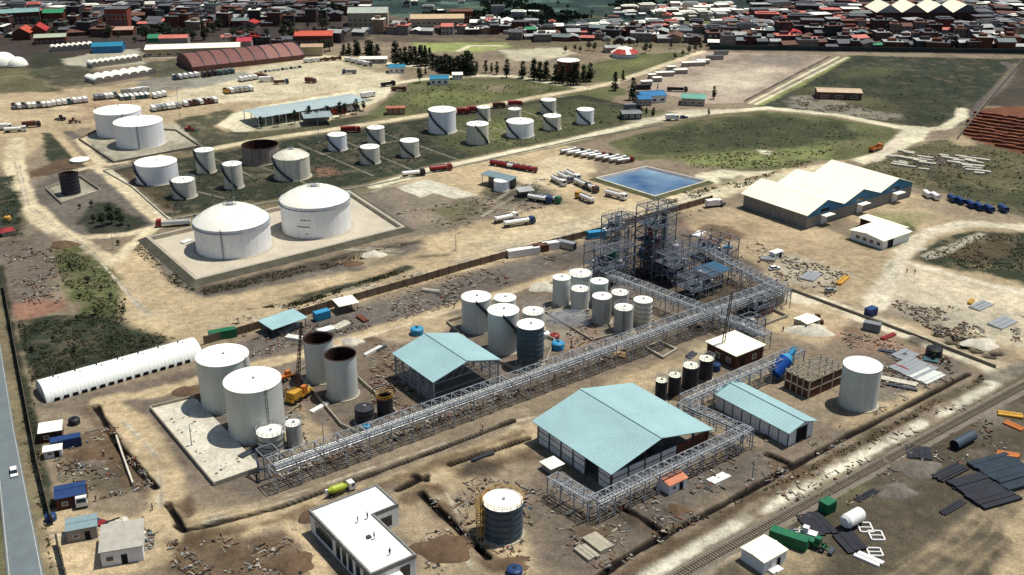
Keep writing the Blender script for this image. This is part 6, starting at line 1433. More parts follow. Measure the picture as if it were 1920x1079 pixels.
def drum(x,y,c,lb,r=1.0,h=1.7): 
    t = thing('water_tank',lb,'water tank',G(x,y)); MB().lathe([(r,0),(r,h*.8),(r*.75,h*.95),(r*.2,h),(.01,h)],20).build('body',PAINT[c],t); MB().lathe([(r*.25,h),(r*.25,h+.15),(.01,h+.16)],12).build('lid',PAINT['black'],t)
    g = MB(); [g.lathe([(r,z),(r+.05,z+.05),(r,z+.1)],20) for z in (h*.2,h*.4,h*.6)]; g.build('rib',PAINT[c],t)
drum(782,626,'sky','bright blue round water tank above the open steel hall',2.0,2.2); drum(1046,654,'sky','turquoise tank right of the dark hooped tank',1.9,2.4); drum(1040,634,'red','red tank beside the turquoise one',1.4,1.4); drum(1022,632,'white','white tank next to the red one',1.4,1.8)
drum(965,1076,'blue','blue tank at the very bottom edge near the hooped tank',1.6,1.6); drum(1342,694,'blue','blue tank by the red brick building',1.3,2.2); drum(1377,773,'blue','blue tank between workshop and rack',1.0,1.8); drum(1384,776,'yellow','yellow lidded tank beside the blue one at the workshop',.8,1.4)
drum(15,414,'yellow','yellow drum on the dark grass at the left edge',1.3,2.0); drum(688,806,'sky','light blue drum at the foot of the squat dark tank',1.0,1.4); drum(1203,474,'blue','dark blue tank beside the tallest tower',1.0,2.0); drum(96,975,'blue','blue barrel by the bottom left gate',1.2,1.6); drum(1750,668,'black','black round tank beside the pale road at right',2.3,3.0); drum(140,795,'black','black round tank near the lower left ditch',1.4,1.8)
drum(1270,905,'white','white tank in the shade of the big hall corner',.8,1.3); drum(1440,400-8,'white','small white tank beside the warehouse wall',.8,1.4)
for i,(x,y,r_,c) in enumerate([(1035,880,2.2,'white'),(14,440,2.6,'red')]):
    t = thing('tarp_shelter','%s' % ['white tarpaulin shelter at the left wall of the big hall','small red and white hut at the far left edge'][i],'shelter',G(x,y),ANG_A); MB().add([(-r_,-r_,1.8),(r_,-r_,1.8),(r_,r_,1.8),(-r_,r_,1.8),(0,0,2.8)],[(0,1,4),(1,2,4),(2,3,4),(3,0,4)]).build('cover',PAINT[c] if i else roof_white,t); MB().box(-r_*.8,r_*.8,-r_*.8,r_*.8,0,1.78).build('body',wall_plaster,t)
# heaps
def heap(label,x,y,r_,h,m_,sx=1.4):
    me = MB(); n = 26; V = [(0,0,h)]; F_ = []
    K = 7
    for k in range(1,K+1):
        for i in range(n):
            a = i*math.tau/n; rr_ = r_*k/K*(1+.15*math.sin(a*3+x)+.1*math.sin(a*5+y)); zz = h*(1-(k/K)**1.4)+random.uniform(-.12,.12)*h if k < K else -.15; V.append((rr_*sx*math.cos(a),rr_*math.sin(a),zz))
    for i in range(n): F_.append((0,1+i,1+(i+1)%n))
    for k in range(1,K):
        for i in range(n): a0 = 1+(k-1)*n; a1 = 1+k*n; F_.append((a0+i,a1+i,a1+(i+1)%n,a0+(i+1)%n))
    me.add(V,F_,True); o = me.build('soil_heap',m_,None,G(x,y),random.uniform(-.4,.4)); tag(o,label,'heap')
hm = M('heap_brown',(104,84,64),.25,.6,.95,fine=.25,bump=.5); hw = M('heap_white',(206,200,180),.2,.6,.95,fine=.2,bump=.5); hg = M('heap_grey',(112,106,96),.25,.6,.95,fine=.25,bump=.5)
for x,y,r_,h,m_,lb in [(1518,620,5,2.2,hw,'white sand heap beside the excavator right of the racks'),(600,968,3.6,1.8,hm,'dark brown soil heap at the left corner of the office'),(835,1030,5,2.0,hm,'brown soil heap between office and hooped tank'),(362,736,4.2,1.3,hm,'brown soil heap above the rubble platform'),(1020,540,4,1.8,hw,'pale rubble heap behind the five tank cluster'),(1840,645,4,1.2,hw,'pale sand heap behind the pits at right'),
   (1722,880,4.2,1.6,hg,'dark gravel heap beside the railway yard'),(1682,922,3.4,1.2,hg,'grey gravel heap nearer the green box'),(120,480-20,4,1.6,hm,'brown heap by the dirt road at left'),(660,642,2.6,1.6,hw,'pale sand heap behind the open rusty tanks'),(960,1060,3,1,hm,'low soil heap at the bottom beside the hooped tank'),(165,855,3,1.4,hm,'brown debris heap in the lower left yard'),(545,1058,4,1.5,hm,'brown soil heap in front left of the office'),
   (1270,957,2.4,1.2,hm,'small brown heap beyond the trench near the site cabin'),(1360,446,3.4,1.2,hm,'brown heap left of the light blue skip'),(1275,790-44,2.5,1,hm,'soil heap by the small dark tanks'),(700,478,3.4,1.2,hw,'pale sand heap just outside the basin'),(660,495,3,1,hm,'tan soil heap outside the basin')]: heap(lb,x,y,r_,h,m_)
# ================================================================= SCATTER
def inpoly(x,y,P_):
    c = False; n = len(P_)
    for i in range(n):
        a,b = P_[i],P_[i-1]
        if (a[1]>y)!=(b[1]>y) and x < (b[0]-a[0])*(y-a[1])/(b[1]-a[1])+a[0]: c = not c
    return c
MULT = 2.2
def scatter(polys,n):
    out = []
    for P_ in polys:
        xs_ = [p[0] for p in P_[0]]; ys_ = [p[1] for p in P_[0]]; k = 0
        while k < P_[1]*MULT:
            x = random.uniform(min(xs_),max(xs_)); y = random.uniform(min(ys_),max(ys_))
            if inpoly(x,y,P_[0]): out.append(G(x,y)); k += 1
    return out
plantP = [([(100,820),(220,800),(290,915),(190,935),(110,900)],260),([(288,768),(355,750),(468,882),(402,898)],140),([(355,752),(560,700),(580,860),(470,880)],300),([(690,640),(740,650),(810,760),(700,800)],160),([(500,870),(1200,630),(1330,590),(1345,600),(1020,725),(520,905)],800),
  ([(1020,570),(1130,530),(1232,600),(1100,660),(1010,640)],260),([(1230,460),(1340,420),(1480,480),(1440,560),(1340,600)],260),([(1020,860),(1570,790),(1600,820),(1110,1090),(1000,930)],420),([(1560,610),(1780,670),(1790,710),(1640,780),(1600,660)],330),([(400,655),(860,530),(1110,455),(870,570),(400,690)],420),
  ([(780,900),(1000,900),(1000,1078),(800,1078)],260),([(310,1010),(560,985),(580,1078),(330,1078)],160),([(1480,180),(1600,200),(1700,228),(1480,204)],260),([(1600,316),(1700,282),(1760,320),(1640,330)],0),([(1700,285),(1830,290),(1850,330),(1720,318)],420),([(1460,480),(1600,500),(1560,560),(1450,520)],150),([(1650,560),(1920,590),(1910,650),(1760,630)],330),
  ([(1400,900),(1840,740),(1900,860),(1700,900),(1500,1000)],260),([(0,450),(100,460),(120,600),(40,600)],240),([(420,600),(1300,390),(1330,400),(460,640)],160),([(236,975),(290,1000),(285,1030),(240,1040)],120),([(740,400),(900,370),(1040,330),(1060,380),(860,430)],160)]
rub_m = [M('rub_pale',(184,176,156),.2,1,.9),M('rub_dark',(58,54,50),.2,1,.9),M('rub_brown',(116,90,66),.2,1,.9),M('rub_grey',(140,138,130),.2,1,.9),M('rub_blue',(70,110,140),.2,1,.8),M('rub_red',(140,66,52),.2,1,.8)]
g = MB(); MULT = 4.2
def clump(p): return float(vnoise(np.array([p.x]),np.array([p.y]),7.0,3)[0])*.6+float(vnoise(np.array([p.x]),np.array([p.y]),2.5,8)[0])*.4
for p in scatter(plantP,0):
    if clump(p) < .49: continue
    g.cm = random.choices(range(6),[16,22,36,26,.6,.6])[0]; k = random.random(); a = random.random()*6.28
    far = 1+max(0,(p.y-300))/500
    if k < .35: g.obox(p.x,p.y,random.choice([ANG_A,ANG_A+1.57])+random.uniform(-.4,.4),random.uniform(.25,1.1)*far,random.uniform(.04,.12)*far,0,random.uniform(.1,.35))
    elif k < .6: g.obox(p.x,p.y,a,random.uniform(.1,.42)*far,random.uniform(.1,.36)*far,0,random.uniform(.1,.5))
    else:
        s_ = random.uniform(.08,.34)*far; V = [(p.x+s_*random.uniform(.7,1.2)*math.cos(i*1.257+a),p.y+s_*random.uniform(.7,1.2)*math.sin(i*1.257+a),-.05) for i in range(5)]; n0 = V+[(p.x+random.uniform(-.1,.1),p.y,s_*random.uniform(.4,1))]; g.add(n0,[(i,(i+1)%5,5) for i in range(5)])
o = g.build('rubble', rub_m); tag(o,'loose stones, boards and offcuts strewn over the building site soil','rubble',kind='stuff')
# weeds and tufts
random.seed(21); g = MB(); MULT = 3.0
veg = [([(30,600),(235,600),(330,636),(230,672),(60,716)],900),([(104,460),(210,505),(235,560),(232,600),(150,600),(104,500)],600),([(455,582),(560,566),(760,503),(765,509),(560,574)],520),([(0,330),(24,330),(42,440),(0,450)],180),([(1180,262),(1440,212),(1680,250),(1500,318),(1300,300)],260),([(1260,296),(1400,286),(1560,282),(1500,316),(1300,316)],260),([(1230,372),(1350,348),(1470,318),(1400,350),(1250,384)],300),
  ([(1610,318),(1760,262),(1920,292),(1920,400),(1760,362)],600),([(1490,150),(1800,120),(1800,230),(1540,212)],160),([(1725,485),(1830,432),(1920,445),(1920,530),(1850,512)],420),([(230,325),(690,250),(1090,190),(1220,218),(820,312),(330,405)],900),([(372,545),(560,500),(790,450),(640,500),(385,555)],320),([(1300,985),(1560,855),(1840,705),(1850,712),(1560,868)],240),([(60,700),(80,900),(100,1078),(40,800)],110),
  ([(700,220),(780,158),(1000,155),(1060,170),(800,208)],260),([(262,455),(372,548),(330,540),(250,470)],160)]
def tuft(g,p,s_,n=4):
    for k in range(n):
        a = random.random()*6.28; dx,dy = s_*math.cos(a),s_*math.sin(a); ox,oy = random.uniform(-s_,s_),random.uniform(-s_,s_)
        g.add([(p.x+ox-dx*.5,p.y+oy-dy*.5,-.03),(p.x+ox+dx*.5,p.y+oy+dy*.5,-.03),(p.x+ox+dx*.2,p.y+oy+dy*.2,s_*random.uniform(.5,1.0)),(p.x+ox-dx*.4,p.y+oy-dy*.4,s_*random.uniform(.5,.9))],[(0,1,2,3)])
for p in scatter(veg,0): g.cm = random.choice([0,0,1]); (clump(p) > .42) and tuft(g,p,random.uniform(.15,.5)*(1+max(0,p.y-350)/600),3)
o = g.build('weeds',[M('weed_a',(80,86,58),.4,.5,.95,fine=.3),M('weed_b',(98,104,68),.4,.5,.95,fine=.3)]); tag(o,'dark green weeds and grass tufts over the fields and banks','weeds',kind='stuff')
random.seed(66); g = MB(); MULT = 1.0
for p in scatter([([(650,-8),(1500,-14),(1440,26),(1240,46),(1000,54),(780,34),(650,14)],2600)],0):
    if clump(p*.12) > .5: g.cm = random.choice([0,0,1]); tuft(g,p,random.uniform(1.4,3.2),5)
o = g.build('far_wood',[leaf_dark,leaf_mid]); tag(o,'dark scrub and woodland on the valley side beyond the town','woodland',kind='stuff')
# bricks drying at the right edge
g = MB()
for r_ in range(13):
    for c_ in range(16):
        x = 1826+c_*9-r_*1.5; y = 212+r_*6.0+c_*1.3
        if x > 1930 or not inpoly(x,y,[(1800,254),(1838,205),(1935,198),(1935,292)]): continue
        p = G(x,y); o = MB().obox(0,0,0,2.4,.9,0,random.uniform(.8,1.5)).build('brick_stack', brick if (r_+c_)%3 else M('brick_or',(138,84,58),.2,.5,.95), None, p, R(-35)); tag(o,'low brick stack, %s in row %s from the top of the brick yard' % (ORD[c_],ORD[r_]),'brick stack','brick stacks in the yard at right')
# white stone slabs in the dark field at right
SLU = [random.uniform(0,175) for _ in range(34)]; SLX = sorted(range(34), key=lambda q: SLU[q])
for i in range(34):
    x = 1668+SLU[i]; y = 292+random.uniform(-8,22)+(x-1668)*.08; p = G(x,y); o = MB().obox(0,0,0,random.uniform(2,4),random.uniform(.6,1.1),0,random.uniform(.5,1)).build('stone_slab', concrete_pale, None, p, random.uniform(-.7,-.3)); tag(o,'pale slab lying in the dark field beyond the warehouse, %s from its left end' % ORD[SLX.index(i)],'slab','pale slabs in the dark field')
# ================================================================= TREES
def mk_tree(kind, seed):
    random.seed(seed); t = thing(kind+'_tree','x x x x','tree',(0,0,-80)); H = 10
    tr = MB(); h0 = {'conifer':1.2,'poplar':1.6,'broad':3.0}[kind]; pv = Vector((0,0,-.2)); top = H*.85
    for k in range(5):
        q = Vector((random.uniform(-.12,.12),random.uniform(-.12,.12),top*(k+1)/5)); tr.tube(pv,q,.3*(1-k/5.5),8,r2=.3*(1-(k+1)/5.5),cap=False); pv = q
    tr.build('trunk',bark,t); lb = MB()
    for k in range(9):
        a = k*2.4; z = h0+(H*.6)*k/9; r_ = (1.2 if kind!='broad' else 2.6)*(1-k/12); lb.tube((0,0,z),(r_*math.cos(a),r_*math.sin(a),z+r_*.6),.09,5,r2=.03,cap=False)
    lb.build('limbs',bark,t); cr_ = MB()
    clumps = []
    for k in range(46 if kind!='poplar' else 40):
        u = random.random(); a = random.random()*6.28
        if kind == 'conifer': z = h0+(H-h0)*u**1.15; R_ = 2.3*(1-(z-h0)/(H-h0))**.8*(.75+.25*math.sin(z*5)); r_ = R_*random.uniform(.35,1)
        elif kind == 'poplar': z = h0+(H-h0)*u; R_ = 1.35*math.sin(math.pi*min(1,.12+.86*u))**.6; r_ = R_*random.uniform(.2,1)
        else: z = h0+(H-h0)*(.1+.85*u); R_ = 3.2*math.sin(math.pi*min(1,.15+.8*u))**.7*(.8+.3*math.sin(a*3+seed)); r_ = R_*random.uniform(.3,1)
        clumps.append((r_*math.cos(a),r_*math.sin(a),z,random.uniform(.55,.95) if kind!='broad' else random.uniform(.8,1.3)))
    for (x,y,z,c_) in clumps:
        for k in range(17):
            d = Vector((random.gauss(0,1),random.gauss(0,1),random.gauss(0,.8))).normalized()*c_*random.uniform(.5,1); s_ = random.uniform(.22,.42)
            n1 = Vector((random.gauss(0,1),random.gauss(0,1),random.gauss(0,1))).normalized(); n2 = n1.cross(d.normalized()+Vector((0,0,.3))).normalized()
            q = Vector((x,y,z))+d; cr_.cm = random.choice([0,0,0,1]); cr_.add([q-n1*s_,q-n2*s_*.7,q+n1*s_,q+n2*s_*.7],[(0,1,2,3)])
    cr_.build('crown',[leaf_dark,leaf_mid],t); index_kids(t); return t
TP = {k:[mk_tree(k,s) for s in (11,12,13)] for k in ('conifer','poplar','broad')}
used = set(); 
def tree(kind,x,y,hp,label,group=None,wd=1.0):
    src = TP[kind][random.randrange(3)]; p = G(x,y); h = Hgt(p,y-hp); s_ = h/10
    if src.name not in used:
        used.add(src.name); o = src; o.location = p; o['label'] = label
        if group: o['group'] = group
    else:
        o = dup(src,p,random.random()*6.28,label); 
        if 'group' in o: del o['group']
        if group: o['group'] = group
    o.scale = (s_*wd,s_*wd,s_); o.rotation_euler.z = random.random()*6.28; return o
random.seed(5)
def trow(kind,pts,where,group,wd=1.0):
    for i,(x,y,h) in enumerate(pts): tree(kind,x,y,h,'dark %s tree, %s from the left %s' % ({'conifer':'pointed','poplar':'slim','broad':'round'}[kind],ORD[i%30],where),group,wd)
trow('conifer',[(742,122,44),(751,121,30),(760,120,32),(770,121,34),(779,120,32),(790,124,38),(799,124,30),(797,108,22),(806,110,20)],'in the dark clump beside the market lot','dark clump beside the market lot',1.6)
trow('conifer',[(812,128,26),(820,131,28),(828,134,28),(836,137,34),(844,136,30),(852,138,30),(860,140,34),(868,139,36),(876,141,44),(884,140,38)],'in the thick row above the lawn','thick row of conifers above the lawn',1.9)
trow('poplar',[(894,136,20),(911,137,24),(922,137,18),(932,140,24),(950,146,34)],'in the loose row right of the thick conifers','loose row right of thick conifers',1.3)
trow('conifer',[(980,147,32),(1001,150,40),(1012,151,36),(1024,152,38),(1042,156,36),(1055,157,34),(1070,160,40),(1080,160,44),(1094,154,32),(1106,153,34)],'before the rust red tank','row before the rust red tank',1.5)
trow('conifer',[(1153,170,34),(1186,188,42),(1168,152,20)],'standing by the road fork near the blue roofs','trees by the road fork',1.2)
tree('poplar',1338,186,24,'single slim dark tree on the pale lot edge',None,1.3); tree('poplar',1233,168,10,'tiny slim tree on the pale lot',None)
trow('poplar',[(1201,214,14),(1212,214,12),(1225,218,16),(1329,216,12)],'in the garden below the blue roofs','garden trees below the blue roofs',1.6)
tree('broad',787,156,28,'round dark tree left of the turquoise roof',None,.9); tree('conifer',798,140,16,'pointed tree behind the turquoise roof',None)
trow('broad',[(490,241,22),(521,238,22),(553,233,26),(580,229,30),(595,227,22),(615,224,26),(638,221,30),(647,217,24),(668,214,28),(682,209,20)],'in front of the long pale canopy','trees before the long pale canopy',.9)
trow('broad',[(274,76,28),(288,74,20),(306,72,30),(322,76,26),(340,74,24),(352,78,26),(362,76,20)],'in the dark grove behind the long cream store','grove behind the long store',1.7)
tree('poplar',382,76,40,'very tall slim dark tree beyond the long cream store',None,1.0)
trow('broad',[(440,74,24),(455,76,26),(470,74,22),(532,72,26),(548,76,26),(560,80,24),(606,100,26),(618,96,22)],'in the town behind the vaulted hall','town trees behind the vaulted hall',1.7)
trow('conifer',[(645,104,20),(655,104,22),(668,102,28),(672,104,24),(690,106,30),(696,110,34),(708,110,26)],'above the sandy lot','trees above the sandy lot',1.8)
trow('broad',[(1140,92,12),(1152,90,14),(1165,88,12),(1180,88,16),(1195,86,14),(1104,95,18),(1115,96,16),(1088,99,12),(1060,100,14),(1078,96,12)],'around the round red pavilion','trees around the round pavilion',1.2)
trow('broad',[(1210,101,20),(1219,96,14),(1258,92,12),(1265,112,12),(1292,102,16),(1303,98,16),(1313,94,14),(1280,106,12)],'at the far end of the lawns','trees at the end of the lawns',1.2)
trow('broad',[(1408,60,12),(1482,32,16),(1520,40,14),(1640,62,14)],'in the upper right town','trees in the upper right town',1.2)
trow('broad',[(192,424,26),(210,420,24),(228,422,22),(205,404,22),(222,410,20),(176,418,16)],'in the green bush clump on the traffic island','bushes on the traffic island',1.5)
trow('broad',[(172,388,12),(150,392,10),(242,428,8)],'small bush beside the island clump','small bushes beside the island clump',1.4)
trow('broad',[(1750,676,12),(1766,682,10),(1778,684,9)],'beside the pale road at right','bushes beside the pale road',1.5)
trow('broad',[(222,460,10),(232,584,10),(150,560,10),(165,530,12),(190,545,10),(130,500,9),(208,560,11),(145,600,10),(180,590,12),(100,640,10),(140,660,12),(210,640,10),(60,660,12),(270,640,9)],'in the wild green patch at left','bushes of the wild green patch',1.6)
random.seed(77)
k = 0
for i in range(46):
    x = 660+820*(i+random.random()*.9)/46; y = random.uniform(4,52)
    if y > 62-abs(x-1050)*.04: continue
    tree('broad',x,y+6,random.uniform(6,11),'round dark tree in the valley beyond the town, %s from the left' % ORD[i],'trees in the far valley',1.5)
for i in range(90):
    x = -10+650*(i+random.random()*.9)/90; y = random.uniform(10,82); tree('broad',x,y,random.uniform(10,22),'dark tree between the left town houses, %s from the left' % ORD[i],'trees between the left town houses',1.7)
# ================================================================= TOWN
WM = [brick_dark,brick,M('wall_t1',(92,70,62),.25,.3,.9),M('wall_t2',(126,118,112),.2,.3,.9),M('wall_t3',(150,124,104),.2,.3,.9),M('wall_t4',(66,60,58),.25,.3,.9),M('wall_t5',(170,160,148),.2,.3,.9)]
WN = ['dark brick','red brick','brown','grey','tan','blackish','pale']
RM = [tin,darkr,pink,rustr,redr,greenr,roof_white,M('roof_tg',(110,124,122),.2,.3,.7)]
RN = ['tin','dark','pinkish','rusty','red','green','white','teal grey']
SH = ['low gabled','two storey','flat topped','tall flat topped']
HP = {}
def mk_house(wi, ri, sh):
    key = (wi,ri,sh)
    if key in HP: return HP[key]
    t = thing('town_house','x x x x','house',(0,0,-90)); w_,d_,h = [(11,9,3.6),(10,9,6.2),(12,10,6.4),(9,9,10.5)][sh]
    MB().box(-w_/2,w_/2,-d_/2,d_/2,-.3,h).build('wall',WM[wi],t)
    g = MB()
    if sh < 2:
        for s_ in (-1,1): g.add([(-w_/2-.4,s_*(d_/2+.5),h-.15),(w_/2+.4,s_*(d_/2+.5),h-.15),(w_/2+.4,0,h+1.7),(-w_/2-.4,0,h+1.7),(-w_/2-.4,s_*(d_/2+.5),h+.05),(w_/2+.4,s_*(d_/2+.5),h+.05),(w_/2+.4,0,h+1.9),(-w_/2-.4,0,h+1.9)],[(3,2,1,0),(4,5,6,7),(0,1,5,4),(1,2,6,5),(3,0,4,7)])
        g.build('roof',RM[ri],t); g = MB(); g.add([(x_,y_,z_) for x_ in (-w_/2+.01,) for y_,z_ in ((-d_/2,h),(d_/2,h),(0,h+1.6))],[(0,2,1)]); g.build('gable',WM[wi],t); g = MB(); g.add([(w_/2-.01,-d_/2,h),(w_/2-.01,d_/2,h),(w_/2-.01,0,h+1.6)],[(0,1,2)]); g.build('gable',WM[wi],t)
    else:
        g.box(-w_/2-.3,w_/2+.3,-d_/2-.3,d_/2+.3,h+.002,h+.35); g.build('roof',RM[ri],t); MB().box(-w_/4,w_/6,-d_/6,d_/4,h+.36,h+2.4).build('roof_room',WM[wi],t)
        MB().lathe([(.7,h+.36),(.7,h+1.9),(.01,h+2.1)],10,cx=w_/3,cy=-d_/5).build('water_tank',paint_black,t)
    f_ = max(1,int(h//3))
    for k in range(3):
        for q in range(f_):
            MB().box(-w_/2+w_*(k+.3)/3,-w_/2+w_*(k+.75)/3,-d_/2-.05,-d_/2-.005,1.1+q*3,2.3+q*3).build('window',glass,t)
    index_kids(t); HP[key] = t; t['fresh'] = 1; return t
def town(rows, where, exclude, wts, group, rp=1.0):
    for ri_,(x0,y0,x1,y1,n) in enumerate(rows):
        cnt = 0
        for i in range(n):
            x = x0+(x1-x0)*(i+.5)/n+random.uniform(-5,5); y = y0+(y1-y0)*(i+.5)/n+random.uniform(-2.5,2.5)
            if any(a<x<b and c<y<d for a,b,c,d in exclude): continue
            wi = random.choices(range(7),wts[0])[0]; r_ = random.choices(range(8),wts[1])[0]; sh = random.choices(range(4),wts[2])[0]; src = mk_house(wi,r_,sh)
            lb = '%s %s house, %s roof, %s of row %s, %s' % (SH[sh],WN[wi],RN[r_],ORD[cnt],NUM[ri_],where); cnt += 1
            rz = random.choice([0,0,.2,-.2,1.57,1.4])+random.uniform(-.1,.1); s_ = random.uniform(.62,1.0)
            if 'fresh' in src: del src['fresh']; o = src; o.location = G(x,y); o.rotation_euler.z = rz; o['label'] = lb
            else: o = dup(src,G(x,y),rz,lb)
            o['group'] = group; o.scale = (s_*random.uniform(.9,1.5),s_*random.uniform(.9,1.3),s_*random.uniform(.85,1.2))
random.seed(31)
town([(-40,72,330,62,15),(-40,62,560,47,24),(-40,53,640,38,32),(-40,44,660,29,36)],'left town',
  [(0,72,26,50),(80,125,25,46),(50,115,50,90),(20,62,54,80),(195,250,40,70),(270,365,55,80)],([30,20,18,14,6,20,5],[24,42,5,20,1.4,.8,2.5,14],[30,24,24,22]),'houses of the left town')
town([(420,86,640,79,10),(640,66,960,60,15),(640,52,960,48,13)],'middle town',[(650,730,36,55),(770,885,40,60),(550,625,70,92)],([10,10,12,22,26,4,22],[24,18,14,12,2,1,18,9],[36,26,26,12]),'houses of the middle town')
town([(960,74,1320,80,17),(960,66,1300,68,14)],'far centre',[(1040,1080,100,130)],([12,6,16,26,14,12,16],[36,24,4,10,0,1,14,10],[56,20,20,4]),'houses of the far centre')
town([(1330,88,1940,94,28),(1330,80,1950,86,28),(1340,71,1950,77,26),(1360,62,1960,68,24)],'right town',[(1625,1830,28,56)],([26,12,24,18,6,14,8],[28,34,5,22,1.2,.6,5,14],[20,32,22,26]),'houses of the right town')
# the rest of the town, past counting, as one mass of small houses
random.seed(404); g = MB()
def far_house(x,y,pal,rpal,smin=.7,smax=1.2):
    p = G(x,y); rz = random.choice([0,.15,-.15,1.57])+random.uniform(-.15,.15); s_ = random.uniform(smin,smax); hx,hy,h = 5*s_*random.uniform(.8,1.6),4.5*s_,random.choice([3.2,3.4,6,6.4,9])*s_
    g.cm = random.choices(range(5),pal)[0]; g.obox(p.x,p.y,rz,hx,hy,-.5,h); g.cm = 5+random.choices(range(5),rpal)[0]; g.obox(p.x,p.y,rz,hx+.3,hy+.3,h+.01,h+.3); 
    if random.random() < .5: g.obox(p.x,p.y,rz,hx*.8,hy*.45,h+.31,h+1.1)
    c,n = math.cos(rz),math.sin(rz); g.cm = 10
    for k in (-.5,.05,.55):
        for zz in ((1.2,2.2),(4,5)): 
            if zz[1] < h: qx,qy = hx*k,-hy-.03; g.obox(p.x+c*qx-n*qy,p.y+n*qx+c*qy,rz,.5*s_,.03,zz[0],zz[1])
for x in range(-60,690,9):
    for k in range(11):
        y = 38-k*4.2-x*.012+random.uniform(-1.6,1.6)
        if y < 22-max(0,x-520)*.02 or x < 560: far_house(x+random.uniform(-4,4),y,[30,22,20,20,8],[28,48,14,5,5])
for x in range(1400,1990,9):
    for k in range(13):
        y = 60-k*4.4+random.uniform(-1.6,1.6)
        if 1622 < x < 1835 and 26 < y < 58: continue
        if y < 62 and y > 34-(x-1400)*.2: far_house(x+random.uniform(-4,4),y,[32,22,20,18,8],[28,42,20,5,5])
for k in range(130):
    x = random.gauss(1300,60); y = 30-(x-1300)*.03+random.uniform(-12,10); far_house(x,y,[5,5,5,20,65],[22,8,5,5,60],.5,.9)
for k in range(120):
    x = random.uniform(900,1460); y = random.uniform(48,64); far_house(x,y,[10,10,15,30,35],[34,34,8,4,20],.5,.9)
for k in range(22): far_house(random.uniform(700,1500),random.uniform(2,34),[0,0,5,25,70],[34,16,0,0,50],.5,.8)
o = g.build('distant_houses',[brick_dark,WM[2],WM[5],WM[3],WM[6],tin,darkr,rustr,pink,roof_white,glass]); tag(o,'mass of tiny far houses filling the town up to the top edge','distant houses',kind='stuff')
# ================================================================= PEOPLE
def mk_person(top_m, hat):
    t = thing('person','x x x x','person',(0,0,-95))
    def skinned(nm, V, E, Rd, m_, root=0, sub=1):
        me = bpy.data.meshes.new(nm); me.from_pydata(V,E,[]); me.materials.append(m_); o = bpy.data.objects.new(nm,me); COL.objects.link(o); o.parent = t
        md = o.modifiers.new('Skin','SKIN'); 
        if not me.skin_vertices: me.attributes
        sv = me.skin_vertices[0].data if me.skin_vertices else None
        if sv:
            for i,r_ in enumerate(Rd): sv[i].radius = (r_,r_)
            sv[root].use_root = True
        md.use_smooth_shade = True; s = o.modifiers.new('Sub','SUBSURF'); s.levels = sub; s.render_levels = sub; return o
    V = [(0,0,.95),(0,0,1.2),(0,0,1.45),(0,.01,1.55),(0,.02,1.66),(0,.02,1.76),(-.19,0,1.42),(-.25,.02,1.15),(-.24,.12,.92),(.19,0,1.42),(.25,.02,1.15),(.24,.10,.92),(-.1,0,.9),(-.11,.03,.5),(-.11,0,.08),(-.11,.14,.05),(.1,0,.9),(.12,-.02,.5),(.12,-.06,.08),(.12,.08,.05)]
    E = [(0,1),(1,2),(2,3),(3,4),(4,5),(2,6),(6,7),(7,8),(2,9),(9,10),(10,11),(0,12),(12,13),(13,14),(14,15),(0,16),(16,17),(17,18),(18,19)]
    Rd = [.13,.13,.14,.06,.10,.08,.06,.045,.035,.06,.045,.035,.09,.065,.045,.04,.09,.065,.045,.04]
    body = skinned('body',V,E,Rd,skin)
    skinned('jacket',V[:3]+[V[6],V[7],(-.24,.09,.98),V[9],V[10],(.24,.08,.98)],[(0,1),(1,2),(2,3),(3,4),(4,5),(2,6),(6,7),(7,8)],[.16,.16,.165,.085,.065,.055,.085,.065,.055],top_m)
    skinned('trousers',[(0,0,.96),V[12],V[13],(-.11,0,.14),V[16],V[17],(.12,-.06,.14)],[(0,1),(1,2),(2,3),(0,4),(4,5),(5,6)],[.15,.11,.085,.065,.11,.085,.065],cloth_navy)
    MB().lathe([(.15,1.72),(.13,1.80),(.08,1.86),(.01,1.88)],14,cx=0,cy=.02).build('helmet',hat,t); index_kids(t); return t
PP = [mk_person(cloth_orange,paint_white),mk_person(cloth_dark,paint_yellow),mk_person(cloth_red,paint_white),mk_person(cloth_navy,paint_blue)]
fresh = set(range(4))
def person(x,y,k,lb,z=0.0):
    p = G(x,y,z)
    if k in fresh: fresh.discard(k); o = PP[k]; o.location = p; o['label'] = lb
    else: o = dup(PP[k],p,0,lb)
    o.rotation_euler.z = random.random()*6.28; o['category'] = 'person'; return o
